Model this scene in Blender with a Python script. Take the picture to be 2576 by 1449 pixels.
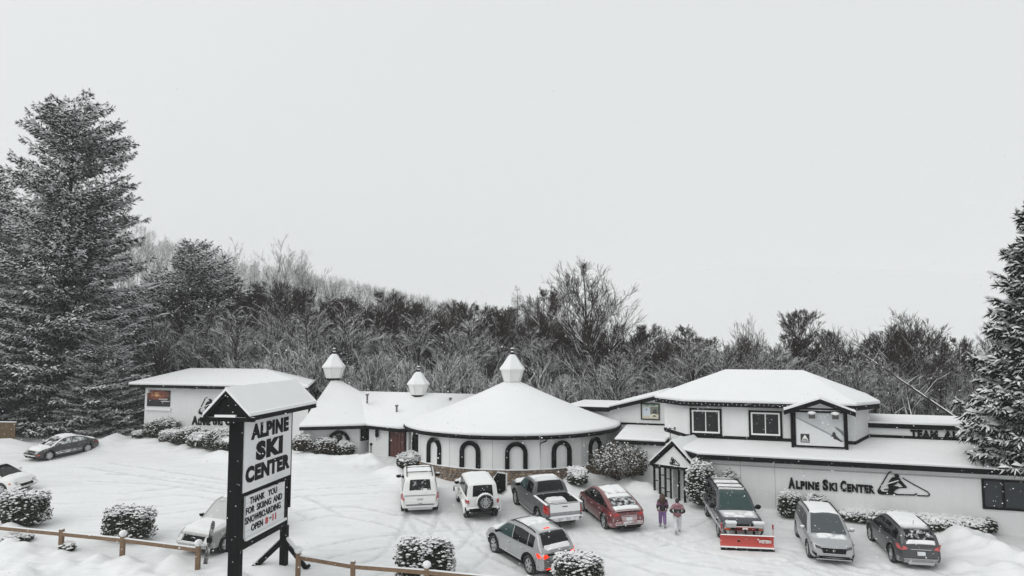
import bpy, bmesh, math, random
import numpy as np
from mathutils import Vector, Matrix, noise as mnoise

R = math.radians
scene = bpy.context.scene
for o in list(bpy.data.objects):
    bpy.data.objects.remove(o, do_unlink=True)
COL = scene.collection

# ------------------------------------------------------------------ camera
F_PX, PITCH, CAM_H, SLOPE = 1800.0, R(4.55), 11.7, 0.0722
cam_d = bpy.data.cameras.new('camera')
cam_d.sensor_width = 36.0
cam_d.lens = 36.0 * F_PX / 2576.0
cam_d.clip_start, cam_d.clip_end = 0.1, 9000
cam = bpy.data.objects.new('camera', cam_d)
cam.location = (0, 0, CAM_H)
cam.rotation_euler = (R(90) + PITCH, 0, 0)
COL.objects.link(cam)
scene.camera = cam

# ------------------------------------------------------------------ overcast winter sky
SUN_EL, SUN_AZ = R(48), R(-125)
world = bpy.data.worlds.new('World')
scene.world = world
world.use_nodes = True
wn, wl = world.node_tree.nodes, world.node_tree.links
bg = wn['Background']
sky = wn.new('ShaderNodeTexSky')
sky.sky_type = 'NISHITA'
sky.sun_disc = False
sky.sun_elevation = SUN_EL
sky.sun_rotation = R(180) - SUN_AZ
sky.dust_density = 4.0
hs = wn.new('ShaderNodeHueSaturation')
hs.inputs['Saturation'].default_value = 0.06
mx = wn.new('ShaderNodeMix')
mx.data_type = 'RGBA'
mx.inputs[0].default_value = 0.93
mx.inputs[7].default_value = (6.15, 6.34, 6.38, 1)      # even cloud deck
wl.new(sky.outputs[0], hs.inputs['Color'])
wl.new(hs.outputs[0], mx.inputs[6])
wl.new(mx.outputs[2], bg.inputs['Color'])
bg.inputs['Strength'].default_value = 0.1

sun_d = bpy.data.lights.new('sun', 'SUN')
sun_d.energy = 1.1
sun_d.angle = R(60)
sun_d.color = (1.0, 0.985, 0.96)
sun = bpy.data.objects.new('sun', sun_d)
sdir = Vector((math.cos(SUN_EL) * math.sin(SUN_AZ), math.cos(SUN_EL) * math.cos(SUN_AZ), math.sin(SUN_EL)))
sun.rotation_euler = sdir.to_track_quat('Z', 'Y').to_euler()
sun.location = (0, 0, 60)
COL.objects.link(sun)

vs = scene.view_settings
vs.view_transform = 'Standard'
vs.look = 'None'
vs.exposure = 0.34
vs.gamma = 1.0
scene.cycles.max_bounces = 5
scene.cycles.diffuse_bounces = 3
scene.cycles.volume_bounces = 1
scene.cycles.use_denoising = True

# ------------------------------------------------------------------ surveying helpers (photo measured at 2576 x 1449)
CP, SP_ = math.cos(PITCH), math.sin(PITCH)
def ray(x, y):
    v = (724.5 - y) / F_PX
    return Vector(((x - 1288) / F_PX, CP - SP_ * v, SP_ + CP * v))
def gp(x, y, h=0.0):                 # on the car park, h above it
    d = ray(x, y); t = (h - CAM_H) / (d.z - SLOPE * d.y)
    return Vector((d.x * t, d.y * t, CAM_H + d.z * t))
def py(x, y, Y):                     # at distance Y
    d = ray(x, y); t = Y / d.y
    return Vector((d.x * t, Y, CAM_H + d.z * t))
def pz(x, y, z):                     # at height z
    d = ray(x, y); t = (z - CAM_H) / d.z
    return Vector((d.x * t, d.y * t, z))
def hit(x, y, p0, n):                # on a plane
    d = ray(x, y); c = Vector((0, 0, CAM_H))
    t = (Vector(p0) - c).dot(n) / d.dot(n)
    return c + d * t

# ------------------------------------------------------------------ scene helpers
def tag(o, label=None, cat=None, group=None, kind=None):
    if label: o['label'] = label
    if cat: o['category'] = cat
    if group: o['group'] = group
    if kind: o['kind'] = kind
    return o
def thing(name, label, cat, loc=(0, 0, 0), rotz=0.0, group=None):
    o = bpy.data.objects.new(name, None)
    o.empty_display_size = 0.3
    COL.objects.link(o)
    o.location = loc
    o.rotation_euler = (0, 0, rotz)
    return tag(o, label, cat, group)
def link(name, me, parent=None, mats=None):
    o = bpy.data.objects.new(name, me)
    COL.objects.link(o)
    if parent is not None: o.parent = parent
    if mats:
        for m in (mats if isinstance(mats, (list, tuple)) else [mats]):
            me.materials.append(m)
    return o
def copy_tree(o, parent=None):
    c = o.copy(); COL.objects.link(c)
    if parent is not None: c.parent = parent
    for ch in list(o.children): copy_tree(ch, c)
    return c

class MB:
    def __init__(s): s.v, s.f, s.m = [], [], []
    def add(s, vs_, fs, mi=0):
        b = len(s.v)
        s.v += [tuple(p) for p in vs_]
        s.f += [tuple(i + b for i in f) for f in fs]
        s.m += [mi] * len(fs)
        return s
    def poly(s, pts, mi=0): return s.add(pts, [tuple(range(len(pts)))], mi)
    def box(s, x0, x1, y0, y1, z0, z1, mi=0):
        v = [(x0, y0, z0), (x1, y0, z0), (x1, y1, z0), (x0, y1, z0), (x0, y0, z1), (x1, y0, z1), (x1, y1, z1), (x0, y1, z1)]
        return s.add(v, [(0, 3, 2, 1), (4, 5, 6, 7), (0, 1, 5, 4), (1, 2, 6, 5), (2, 3, 7, 6), (3, 0, 4, 7)], mi)
    def prism(s, pts, vec, mi=0, cap=True):
        n = len(pts); a = [Vector(p) for p in pts]; vec = Vector(vec); b = [p + vec for p in a]
        nrm = Vector((0, 0, 0))
        for i in range(n):
            p, q = a[i], a[(i + 1) % n]
            nrm += Vector(((p.y - q.y) * (p.z + q.z), (p.z - q.z) * (p.x + q.x), (p.x - q.x) * (p.y + q.y)))
        fl = nrm.dot(vec) < 0
        fs = [(i, (i + 1) % n, n + (i + 1) % n, n + i) for i in range(n)]
        if cap: fs += [tuple(reversed(range(n))), tuple(range(n, 2 * n))]
        if fl: fs = [tuple(reversed(f)) for f in fs]
        return s.add(a + b, fs, mi)
    def beam(s, p, q, w, h, mi=0, up=(0, 0, 1)):       # rectangular bar from p to q
        p, q = Vector(p), Vector(q); d = (q - p).normalized(); up = Vector(up)
        if abs(d.dot(up)) > .97: up = Vector((0, 1, 0))
        a = d.cross(up).normalized() * (w / 2); b = a.cross(d).normalized() * (h / 2)
        return s.prism([p - a - b, p + a - b, p + a + b, p - a + b], q - p, mi)
    def tube(s, pts, r, n=8, mi=0, cap=True):
        pts = [Vector(p) for p in pts]; rr = r if isinstance(r, (list, tuple)) else [r] * len(pts)
        vs_, fs = [], []
        for i, p in enumerate(pts):
            d = (pts[min(i + 1, len(pts) - 1)] - pts[max(i - 1, 0)]).normalized()
            up = Vector((0, 0, 1)) if abs(d.z) < .95 else Vector((0, 1, 0))
            a = d.cross(up).normalized(); b = a.cross(d)
            vs_ += [p + (a * math.cos(2 * math.pi * k / n) + b * math.sin(2 * math.pi * k / n)) * rr[i] for k in range(n)]
        for i in range(len(pts) - 1):
            for k in range(n):
                fs.append((i * n + k, i * n + (k + 1) % n, (i + 1) * n + (k + 1) % n, (i + 1) * n + k))
        if cap:
            fs.append(tuple(reversed(range(n)))); fs.append(tuple(range((len(pts) - 1) * n, len(pts) * n)))
        return s.add(vs_, fs, mi)
    def lathe(s, prof, n=24, c=(0, 0, 0), a0=0.0, mi=0, axis='z'):
        vs_, fs = [], []
        for r, h in prof:
            for k in range(n):
                a = a0 + 2 * math.pi * k / n
                if axis == 'z': vs_.append((c[0] + r * math.cos(a), c[1] + r * math.sin(a), c[2] + h))
                else: vs_.append((c[0] + r * math.cos(a), c[1] + h, c[2] + r * math.sin(a)))
        for i in range(len(prof) - 1):
            for k in range(n):
                q = (i * n + k, i * n + (k + 1) % n, (i + 1) * n + (k + 1) % n, (i + 1) * n + k)
                fs.append(q if axis == 'z' else tuple(reversed(q)))
        return s.add(vs_, fs, mi)
    def grid(s, rows, mi=0, flip=False):
        n, m = len(rows), len(rows[0])
        fs = []
        for i in range(n - 1):
            for j in range(m - 1):
                q = (i * m + j, i * m + j + 1, (i + 1) * m + j + 1, (i + 1) * m + j)
                fs.append(tuple(reversed(q)) if flip else q)
        return s.add([p for r in rows for p in r], fs, mi)
    def ball(s, c, rx, ry, rz, n=8, m=6, mi=0, jit=0, rnd=None):
        vs_, fs = [], []
        for i in range(m + 1):
            th = math.pi * i / m
            for k in range(n):
                ph = 2 * math.pi * k / n
                j = 1 + (rnd.uniform(-jit, jit) if rnd and 0 < i < m else 0)
                vs_.append((c[0] + rx * j * math.sin(th) * math.cos(ph), c[1] + ry * j * math.sin(th) * math.sin(ph), c[2] + rz * j * math.cos(th)))
        for i in range(m):
            for k in range(n):
                fs.append((i * n + k, (i + 1) * n + k, (i + 1) * n + (k + 1) % n, i * n + (k + 1) % n))
        return s.add(vs_, fs, mi)
    def build(s, name, mats, parent=None, smooth=False, kind=None, label=None):
        me = bpy.data.meshes.new(name)
        me.from_pydata(s.v, [], s.f)
        if not isinstance(mats, (list, tuple)): mats = [mats]
        for m in mats: me.materials.append(m)
        if len(mats) > 1: me.polygons.foreach_set('material_index', s.m)
        if smooth: me.polygons.foreach_set('use_smooth', [True] * len(me.polygons))
        me.update()
        o = link(name, me, parent)
        if kind: o['kind'] = kind
        if label: o['label'] = label
        return o

def np_mesh(name, verts, faces, mats, midx=None, smooth=False):
    """verts (n,3), faces (m,k) with k constant"""
    me = bpy.data.meshes.new(name)
    n, (m, k) = len(verts), faces.shape
    me.vertices.add(n); me.vertices.foreach_set('co', np.ascontiguousarray(verts, dtype=np.float32).ravel())
    me.loops.add(m * k); me.loops.foreach_set('vertex_index', np.ascontiguousarray(faces, dtype=np.int32).ravel())
    me.polygons.add(m)
    me.polygons.foreach_set('loop_start', np.arange(0, m * k, k, dtype=np.int32))
    me.polygons.foreach_set('loop_total', np.full(m, k, dtype=np.int32))
    for mt in mats: me.materials.append(mt)
    if midx is not None: me.polygons.foreach_set('material_index', np.ascontiguousarray(midx, dtype=np.int32))
    if smooth: me.polygons.foreach_set('use_smooth', np.ones(m, dtype=bool))
    me.update(calc_edges=True)
    return me

def text_mesh(body, size, depth, bold=0.0, sx=1.0, align='LEFT', spacing=1.0, shear=0.0):
    cu = bpy.data.curves.new('lettering', 'FONT')
    cu.body = body; cu.size = size; cu.extrude = depth / 2; cu.offset = bold
    cu.align_x = align; cu.space_character = spacing; cu.shear = shear; cu.resolution_u = 3
    o = bpy.data.objects.new('lettering_source', cu)
    COL.objects.link(o)
    dg = bpy.context.evaluated_depsgraph_get()
    me = bpy.data.meshes.new_from_object(o.evaluated_get(dg))
    bpy.data.objects.remove(o, do_unlink=True); bpy.data.curves.remove(cu)
    if sx != 1.0:
        me.transform(Matrix.Diagonal((sx, 1, 1, 1)))
    return me
def put_text(name, me, mat_, parent, o, ex, ey):
    """text plane x->ex, y->ey at o (parent's space)"""
    ex, ey = Vector(ex).normalized(), Vector(ey).normalized(); ez = ex.cross(ey)
    M = Matrix(((ex.x, ey.x, ez.x, o[0]), (ex.y, ey.y, ez.y, o[1]), (ex.z, ey.z, ez.z, o[2]), (0, 0, 0, 1)))
    me.transform(M); me.materials.clear(); me.materials.append(mat_)
    return link(name, me, parent)

# ------------------------------------------------------------------ materials
MATS = {}
def _new(name):
    m = bpy.data.materials.new(name); m.use_nodes = True
    nt = m.node_tree; MATS[name] = m
    return m, nt, nt.nodes['Principled BSDF']
def _ramp(nt, a, b, ca=(0, 0, 0, 1), cb=(1, 1, 1, 1)):
    r = nt.nodes.new('ShaderNodeValToRGB')
    r.color_ramp.elements[0].position, r.color_ramp.elements[1].position = a, b
    r.color_ramp.elements[0].color, r.color_ramp.elements[1].color = ca, cb
    return r
def _noise(nt, scale, detail=3, rough=.55, coord='Object', stretch=None):
    tc = nt.nodes.new('ShaderNodeTexCoord'); n = nt.nodes.new('ShaderNodeTexNoise')
    n.inputs['Scale'].default_value, n.inputs['Detail'].default_value, n.inputs['Roughness'].default_value = scale, detail, rough
    if stretch:
        mp = nt.nodes.new('ShaderNodeMapping'); mp.inputs['Scale'].default_value = stretch
        nt.links.new(tc.outputs[coord], mp.inputs[0]); nt.links.new(mp.outputs[0], n.inputs['Vector'])
    else: nt.links.new(tc.outputs[coord], n.inputs['Vector'])
    return n
def _mix(nt, fac, a, b):
    mx_ = nt.nodes.new('ShaderNodeMix'); mx_.data_type = 'RGBA'
    for sock, val in ((0, fac), (6, a), (7, b)):
        if isinstance(val, (tuple, list)): mx_.inputs[sock].default_value = (*val[:3], 1)
        elif isinstance(val, (int, float)): mx_.inputs[sock].default_value = val
        else: nt.links.new(val, mx_.inputs[sock])
    return mx_.outputs[2]
SNOW = (0.80, 0.81, 0.815)
def mat(name, col, rough=.6, metal=0.0, var=.12, scale=4.0, bump=0.0, spec=.5, coat=0.0, emit=None):
    if name in MATS: return MATS[name]
    m, nt, b = _new(name)
    if var:
        n = _noise(nt, scale, 4)
        c = _mix(nt, n.outputs[0], tuple(x * (1 - var) for x in col), tuple(min(1, x * (1 + var)) for x in col))
        nt.links.new(c, b.inputs['Base Color'])
    else: b.inputs['Base Color'].default_value = (*col, 1)
    b.inputs['Roughness'].default_value = rough; b.inputs['Metallic'].default_value = metal
    b.inputs['Specular IOR Level'].default_value = spec
    b.inputs['Coat Weight'].default_value = coat
    if bump:
        n2 = _noise(nt, scale * 3, 5); bp = nt.nodes.new('ShaderNodeBump')
        bp.inputs['Strength'].default_value = bump; bp.inputs['Distance'].default_value = .02
        nt.links.new(n2.outputs[0], bp.inputs['Height']); nt.links.new(bp.outputs[0], b.inputs['Normal'])
    if emit:
        b.inputs['Emission Color'].default_value = (*emit[:3], 1); b.inputs['Emission Strength'].default_value = emit[3]
    return m
def snowed(name, col, lo=.25, hi=.5, rough=.85, var=.25, scale=6.0, nscale=3.0, namt=.5, flat=True):
    """dry material that carries snow on faces that look up"""
    if name in MATS: return MATS[name]
    m, nt, b = _new(name)
    g = nt.nodes.new('ShaderNodeNewGeometry'); sp = nt.nodes.new('ShaderNodeSeparateXYZ')
    nt.links.new(g.outputs['True Normal' if flat else 'Normal'], sp.inputs[0])
    n = _noise(nt, nscale, 3)
    ma = nt.nodes.new('ShaderNodeMath'); ma.operation = 'MULTIPLY_ADD'
    nt.links.new(n.outputs[0], ma.inputs[0]); ma.inputs[1].default_value = namt; ma.inputs[2].default_value = -namt / 2
    ad = nt.nodes.new('ShaderNodeMath'); nt.links.new(sp.outputs['Z'], ad.inputs[0]); nt.links.new(ma.outputs[0], ad.inputs[1])
    r = _ramp(nt, lo, hi); nt.links.new(ad.outputs[0], r.inputs[0])
    n2 = _noise(nt, scale, 3)
    base = _mix(nt, n2.outputs[0], tuple(x * (1 - var) for x in col), tuple(x * (1 + var) for x in col))
    nt.links.new(_mix(nt, r.outputs[0], base, SNOW), b.inputs['Base Color'])
    b.inputs['Roughness'].default_value = rough; b.inputs['Specular IOR Level'].default_value = .25
    return m
def paint(name, col, dust=.5, rough=.35, metal=0.0, coat=.6, up=.75, dscale=5.0):
    """car paint with road-salt film and blown snow sticking to it"""
    if name in MATS: return MATS[name]
    m, nt, b = _new(name)
    g = nt.nodes.new('ShaderNodeNewGeometry'); sp = nt.nodes.new('ShaderNodeSeparateXYZ')
    nt.links.new(g.outputs['Normal'], sp.inputs[0])
    ru = _ramp(nt, up, up + .2); nt.links.new(sp.outputs['Z'], ru.inputs[0])
    n = _noise(nt, dscale, 7, .7)
    rd = _ramp(nt, .78 - dust * .45, .86 - dust * .3); nt.links.new(n.outputs[0], rd.inputs[0])
    mu = nt.nodes.new('ShaderNodeMath'); mu.operation = 'MAXIMUM'
    nt.links.new(ru.outputs[0], mu.inputs[0]); nt.links.new(rd.outputs[0], mu.inputs[1])
    n3 = _noise(nt, 1.3, 4)
    film = _mix(nt, n3.outputs[0], col, tuple(c * .85 + .06 for c in col))
    nt.links.new(_mix(nt, mu.outputs[0], film, SNOW), b.inputs['Base Color'])
    b.inputs['Roughness'].default_value = rough; b.inputs['Metallic'].default_value = metal
    b.inputs['Coat Weight'].default_value = coat; b.inputs['Coat Roughness'].default_value = .15
    return m
def glass_mat(name, col=(.006, .007, .008), frost=.25, fscale=3.0):
    """tinted pane with frost and flakes on it"""
    if name in MATS: return MATS[name]
    m, nt, b = _new(name)
    n = _noise(nt, fscale, 6, .65)
    r = _ramp(nt, .72 - frost * .5, .82 - frost * .35); nt.links.new(n.outputs[0], r.inputs[0])
    nt.links.new(_mix(nt, r.outputs[0], col, (.7, .72, .73)), b.inputs['Base Color'])
    rr = _ramp(nt, .72 - frost * .5, .82 - frost * .35, (.06, .06, .06, 1), (.8, .8, .8, 1)); nt.links.new(n.outputs[0], rr.inputs[0])
    nt.links.new(rr.outputs[0], b.inputs['Roughness']); b.inputs['Specular IOR Level'].default_value = .3
    return m
def snow_mat(name, bump=.35, scale=3.0, col=SNOW, attr=None):
    if name in MATS: return MATS[name]
    m, nt, b = _new(name)
    n = _noise(nt, scale, 8, .6); bp = nt.nodes.new('ShaderNodeBump')
    bp.inputs['Strength'].default_value = bump; bp.inputs['Distance'].default_value = .03
    nt.links.new(n.outputs[0], bp.inputs['Height']); nt.links.new(bp.outputs[0], b.inputs['Normal'])
    n5 = _noise(nt, .7, 3); b5 = nt.nodes.new('ShaderNodeBump'); b5.inputs['Strength'].default_value = .5; b5.inputs['Distance'].default_value = .12
    nt.links.new(n5.outputs[0], b5.inputs['Height']); nt.links.new(b5.outputs[0], bp.inputs['Normal'])
    n2 = _noise(nt, scale * .3, 5)
    c = _mix(nt, n2.outputs[0], tuple(x * .94 for x in col), col)
    if attr:
        at = nt.nodes.new('ShaderNodeAttribute'); at.attribute_name = attr
        n3 = _noise(nt, 2.2, 6, .7, stretch=(1.0, .35, 1))
        mu = nt.nodes.new('ShaderNodeMath'); mu.operation = 'MULTIPLY'
        r3 = _ramp(nt, .3, .65); nt.links.new(n3.outputs[0], r3.inputs[0])
        nt.links.new(at.outputs['Fac'], mu.inputs[0]); nt.links.new(r3.outputs[0], mu.inputs[1])
        c = _mix(nt, mu.outputs[0], c, (.46, .47, .48))
        n4 = _noise(nt, 1.0, 7, .68, stretch=(.35, 2.6, 1)); r4 = _ramp(nt, .5, .72, (0, 0, 0, 1), (.45, .45, .45, 1)); nt.links.new(n4.outputs[0], r4.inputs[0])
        c = _mix(nt, r4.outputs[0], c, (.55, .56, .57))
        aw = nt.nodes.new('ShaderNodeAttribute'); aw.attribute_name = 'wood'          # forested far slopes
        nw = _noise(nt, .02, 8, .7); cw_ = _mix(nt, nw.outputs[0], (.06, .065, .065), (.42, .43, .43)); c = _mix(nt, aw.outputs['Fac'], c, cw_)
        b2 = nt.nodes.new('ShaderNodeBump'); b2.inputs['Strength'].default_value = .35; b2.inputs['Distance'].default_value = .05
        nt.links.new(n4.outputs[0], b2.inputs['Height']); nt.links.new(bp.outputs[0], b2.inputs['Normal']); nt.links.new(b2.outputs[0], b.inputs['Normal'])
    nt.links.new(c, b.inputs['Base Color'])
    b.inputs['Roughness'].default_value = .75; b.inputs['Specular IOR Level'].default_value = .2
    return m

M_SNOW = snow_mat('snow', .25, 3.0)
M_SNOWG = snow_mat('lot_snow', .5, 2.0, attr='pack')
M_WALL = mat('white_render', (.72, .73, .73), .85, var=.05, scale=1.2, bump=.15)
_nt = M_WALL.node_tree; _b = _nt.nodes['Principled BSDF']; _src = _b.inputs['Base Color'].links[0].from_socket        # damp streaks down the render
_st = _noise(_nt, 1.6, 5, .6, stretch=(2.2, 2.2, .18)); _rp = _ramp(_nt, .5, .78, (0, 0, 0, 1), (.22, .22, .22, 1)); _nt.links.new(_st.outputs[0], _rp.inputs[0])
_nt.links.new(_mix(_nt, _rp.outputs[0], _src, (.5, .5, .48)), _b.inputs['Base Color'])
M_BLACK = mat('black_trim', (.008, .0085, .009), .7, var=.3, scale=8, spec=.12)
M_BLACKS = snowed('black_trim_flecked', (.006, .0065, .007), .75, .95, .7, namt=.3); M_BLACKS.node_tree.nodes['Principled BSDF'].inputs['Specular IOR Level'].default_value = .12
M_DARK = mat('dark_underside', (.012, .012, .012), .8, var=0)
M_RUB = snowed('tyre_rubber', (.022, .022, .023), .55, 1.0, .85, nscale=14, namt=1.2)
M_CHROME = mat('brushed_trim', (.55, .56, .57), .25, .9, var=.05)
M_ALLOY = mat('alloy', (.5, .51, .52), .35, .7, var=.1)
M_ALLOYD = mat('dark_alloy', (.05, .05, .055), .4, .5, var=.1)
M_REDL = mat('red_lens', (.42, .012, .014), .2, var=.1, coat=.5)
M_REDON = mat('lit_red_lens', (.6, .03, .01), .2, var=0, emit=(1, .035, .008, .9))
M_ORANGE = mat('orange_lens', (.7, .12, .02), .25, var=.1)
M_CLEAR = mat('clear_lens', (.42, .43, .43), .15, .2, var=.25, scale=12, coat=.6)
M_PLATE = mat('plate', (.62, .64, .66), .5, var=.25, scale=30)
M_GLASS = glass_mat('car_glass', frost=.08)
M_GLASSF = glass_mat('frosted_glass', frost=.5, fscale=4)
M_GLASSG = glass_mat('green_glass', (.03, .06, .058), frost=.05)
M_GLASSW = glass_mat('window_glass', (.012, .013, .014), frost=.1)
M_WOOD = snowed('fence_timber', (.2, .135, .088), .75, .95, .8, var=.4, scale=5)
# ------------------------------------------------------------------ ground
NV = lambda x, y, s=1.0, z=0.0: mnoise.noise(Vector((x * s, y * s, z)))
def smooth01(t): t = max(0.0, min(1.0, t)); return t * t * (3 - 2 * t)
def terrain_np(X, Y):
    """large shape of the land (numpy)"""
    lot = SLOPE * np.minimum(Y, 60)
    near = np.where(Y < 24, 0.0, 0.0)
    t = np.clip((Y - 60) / 60.0, 0, 1); t = t * t * (3 - 2 * t)
    z = lot + near
    # the land drops into the valley behind the buildings, less to the left
    side = 1 / (1 + np.exp(-(X - (-40 + (Y - 60) * -.10)) / 22.0))
    drop = np.clip((Y - 60), 0, 260) * .105
    z = z - t * drop * side
    # wooded hill on the left
    hy = np.clip((Y - 80) / 880.0, 0, 1); hy = hy ** 1.25
    xs = X * 650.0 / np.clip(Y, 150, 1e9)
    hh = np.interp(xs, [-900, -465, -320, -158, 4, 130, 300, 460], [255, 195, 125, 84, 36, 9, -3, -8])
    w8 = np.clip((Y - 80) / 150.0, 0, 1); w8 = w8 * w8 * (3 - 2 * w8); fade = 1 - np.clip((Y - 1080) / 500.0, 0, 1)
    z = z * (1 - w8 * (xs < 900)) + w8 * hh * hy * (.25 + .75 * fade)
    # far ridge across the valley
    ry = np.clip((Y - 1000) / 500.0, 0, 1); ry = ry * ry * (3 - 2 * ry); rr = np.clip((xs + 60) / 260.0, 0, 1); rr = rr * rr * (3 - 2 * rr)
    z = z + ry * rr * (185 + 9 * np.sin(X / 240.0 + 1.1) + 4 * np.sin(X / 90.0) + 2 * np.sin(X / 31.0))
    return z
def gz(x, y): return float(terrain_np(np.array([x], float), np.array([y], float))[0])

def axis(dense0, dense1, step, lo, hi, grow=1.16):
    a = list(np.arange(dense0, dense1 + 1e-6, step)); s, p = step, dense1
    while p < hi: s *= grow; p += s; a.append(min(p, hi))
    s, p, b = step, dense0, []
    while p > lo: s *= grow; p -= s; b.append(max(p, lo))
    return np.array(list(reversed(b)) + a)
GX = axis(-27, 24, .13, -3500, 3500)
GY = axis(23.5, 50, .13, -60, 4200)
X, Y = np.meshgrid(GX, GY, indexing='ij')
Z = terrain_np(X, Y)
rng = np.random.default_rng(7)
def vnoise(X, Y, s, seed):          # cheap value noise
    r = np.random.default_rng(seed); T = r.random((64, 64))
    x, y = X / s, Y / s; xi, yi = np.floor(x).astype(int), np.floor(y).astype(int)
    fx, fy = x - xi, y - yi; fx = fx * fx * (3 - 2 * fx); fy = fy * fy * (3 - 2 * fy)
    g = lambda a, b: T[a % 64, b % 64]
    return (g(xi, yi) * (1 - fx) + g(xi + 1, yi) * fx) * (1 - fy) + (g(xi, yi + 1) * (1 - fx) + g(xi + 1, yi + 1) * fx) * fy
near = (Y < 62) & (np.abs(X) < 60)
lump = (vnoise(X, Y, 1.7, 1) - .5) * .05 + (vnoise(X, Y, .6, 2) - .5) * .03 + (vnoise(X, Y, .3, 3) - .5) * .012
PACK = np.zeros_like(X)
def seg_dist(px, py_, pts):
    d = np.full_like(X, 1e9); s_at = np.zeros_like(X)
    L = 0
    for (x0, y0), (x1, y1) in zip(pts[:-1], pts[1:]):
        dx, dy = x1 - x0, y1 - y0; l2 = dx * dx + dy * dy
        t = np.clip(((px - x0) * dx + (py_ - y0) * dy) / l2, 0, 1)
        dd = np.hypot(px - x0 - t * dx, py_ - y0 - t * dy)
        d = np.minimum(d, dd)
    return d
def img_path(pts): return [tuple(gp(*p)[:2]) for p in pts]
def smooth_path(pts, n=10):
    out = []
    P = [np.array(p) for p in pts]; P = [2 * P[0] - P[1]] + P + [2 * P[-1] - P[-2]]
    for i in range(1, len(P) - 2):
        for k in range(n):
            t = k / n
            out.append(tuple(.5 * ((2 * P[i]) + (-P[i - 1] + P[i + 1]) * t + (2 * P[i - 1] - 5 * P[i] + 4 * P[i + 1] - P[i + 2]) * t * t + (-P[i - 1] + 3 * P[i] - 3 * P[i + 1] + P[i + 2]) * t ** 3)))
    out.append(tuple(P[-2])); return out
TR = np.zeros_like(X)
def track(px, gauge=1.6, w=.13, depth=.035, pack=.55):
    c = smooth_path(img_path(px), 6)
    for sgn in (-1, 1):
        off = []
        for i, p in enumerate(c):
            q = c[min(i + 1, len(c) - 1)]; o = c[max(i - 1, 0)]
            dx, dy = q[0] - o[0], q[1] - o[1]; l = math.hypot(dx, dy) + 1e-9
            off.append((p[0] - dy / l * gauge / 2 * sgn, p[1] + dx / l * gauge / 2 * sgn))
        d = seg_dist(X, Y, off)
        g = np.exp(-(d / w) ** 2)
        global TR, PACK
        TR = TR - depth * g + depth * .55 * np.exp(-((d - w * 1.9) / (w * .8)) ** 2)
        PACK = np.maximum(PACK, pack * g)
for px in ([(300, 1250), (480, 1235), (620, 1262), (560, 1310), (450, 1335)], [(330, 1290), (560, 1265), (760, 1240), (950, 1230)],
           [(740, 1300), (860, 1285), (1000, 1310), (1060, 1330)], [(760, 1400), (900, 1370), (1080, 1350), (1250, 1345)],
           [(1060, 1290), (1090, 1330), (1170, 1390), (1260, 1440), (1330, 1475)], [(1215, 1310), (1330, 1400), (1440, 1460)],
           [(1580, 1345), (1700, 1390), (1850, 1420), (2050, 1449), (2200, 1475)], [(1500, 1370), (1700, 1430), (1950, 1460)],
           [(1640, 1360), (1760, 1340), (1830, 1310)], [(1850, 1390), (2000, 1400), (2150, 1440)], [(2020, 1400), (2100, 1440), (2220, 1470)],
           [(2250, 1415), (2330, 1449), (2420, 1480)], [(820, 1300), (700, 1250), (420, 1210), (250, 1200)], [(1065, 1285), (1050, 1330), (1000, 1400), (900, 1440)],
           [(1215, 1305), (1230, 1345), (1150, 1420), (1050, 1460)], [(250, 1170), (450, 1200), (640, 1230)]):
    track(px, pack=.75, depth=.045)
# general wear by the parked cars
for (px, py_, r, a) in ((1180, 1310, 3.2, .35), (1420, 1330, 3.5, .45), (1580, 1340, 3, .4), (1750, 1350, 3.5, .45), (2060, 1405, 3, .4), (2280, 1420, 3, .4), (1330, 1430, 3.5, .4), (1690, 1275, 2.6, .45), (960, 1170, 2.2, .45), (1950, 1400, 4, .35)):
    p = gp(px, py_)
    PACK = np.maximum(PACK, a * np.exp(-(((X - p.x) / r) ** 2 + ((Y - p.y) / (r * .8)) ** 2)))
DENT = np.zeros_like(X)
def dent(x, y, r, d):
    i0, i1 = np.searchsorted(GX, [x - 3 * r, x + 3 * r]); j0, j1 = np.searchsorted(GY, [y - 3 * r, y + 3 * r])
    g = np.exp(-((X[i0:i1, j0:j1] - x) ** 2 + (Y[i0:i1, j0:j1] - y) ** 2) / r ** 2); DENT[i0:i1, j0:j1] -= d * g; PACK[i0:i1, j0:j1] = np.maximum(PACK[i0:i1, j0:j1], .5 * g)
rr_ = random.Random(12)
for path in ([(1667, 1330), (1672, 1300), (1690, 1268)], [(1705, 1345), (1700, 1310), (1695, 1268)], [(1640, 1345), (1660, 1310), (1685, 1270)], [(1110, 1300), (1080, 1250), (1010, 1195), (985, 1160)], [(1620, 1340), (1660, 1360), (1700, 1345)], [(1950, 1420), (2000, 1410), (2020, 1390)], [(1290, 1300), (1260, 1330), (1235, 1380)], [(2160, 1420), (2210, 1430), (2260, 1425)], [(985, 1165), (930, 1158)]):
    P_ = smooth_path(img_path(path), 9)
    for k, p in enumerate(P_): dent(p[0] + .14 * (-1) ** k + rr_.uniform(-.06, .06), p[1] + rr_.uniform(-.06, .06), .13, .05)
for k in range(420):                       # scuffs and lumps where cars and people turn
    cx_, cy_, sr = rr_.choice(((1690, 1275, 2.2), (1750, 1360, 3.5), (1420, 1345, 3), (1180, 1320, 3), (1600, 1345, 2.5), (2080, 1420, 3), (2290, 1425, 2.5), (1000, 1165, 1.6), (1900, 1410, 3), (1350, 1440, 3)))
    p = gp(cx_, cy_); dent(p.x + rr_.gauss(0, sr), p.y + rr_.gauss(0, sr * .7), rr_.uniform(.1, .22), rr_.uniform(-.045, .04))
rough_ = (vnoise(X, Y, .22, 5) - .5) * .05 * np.clip(PACK * 2.0, 0, 1)
BANK = np.zeros_like(X)
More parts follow.
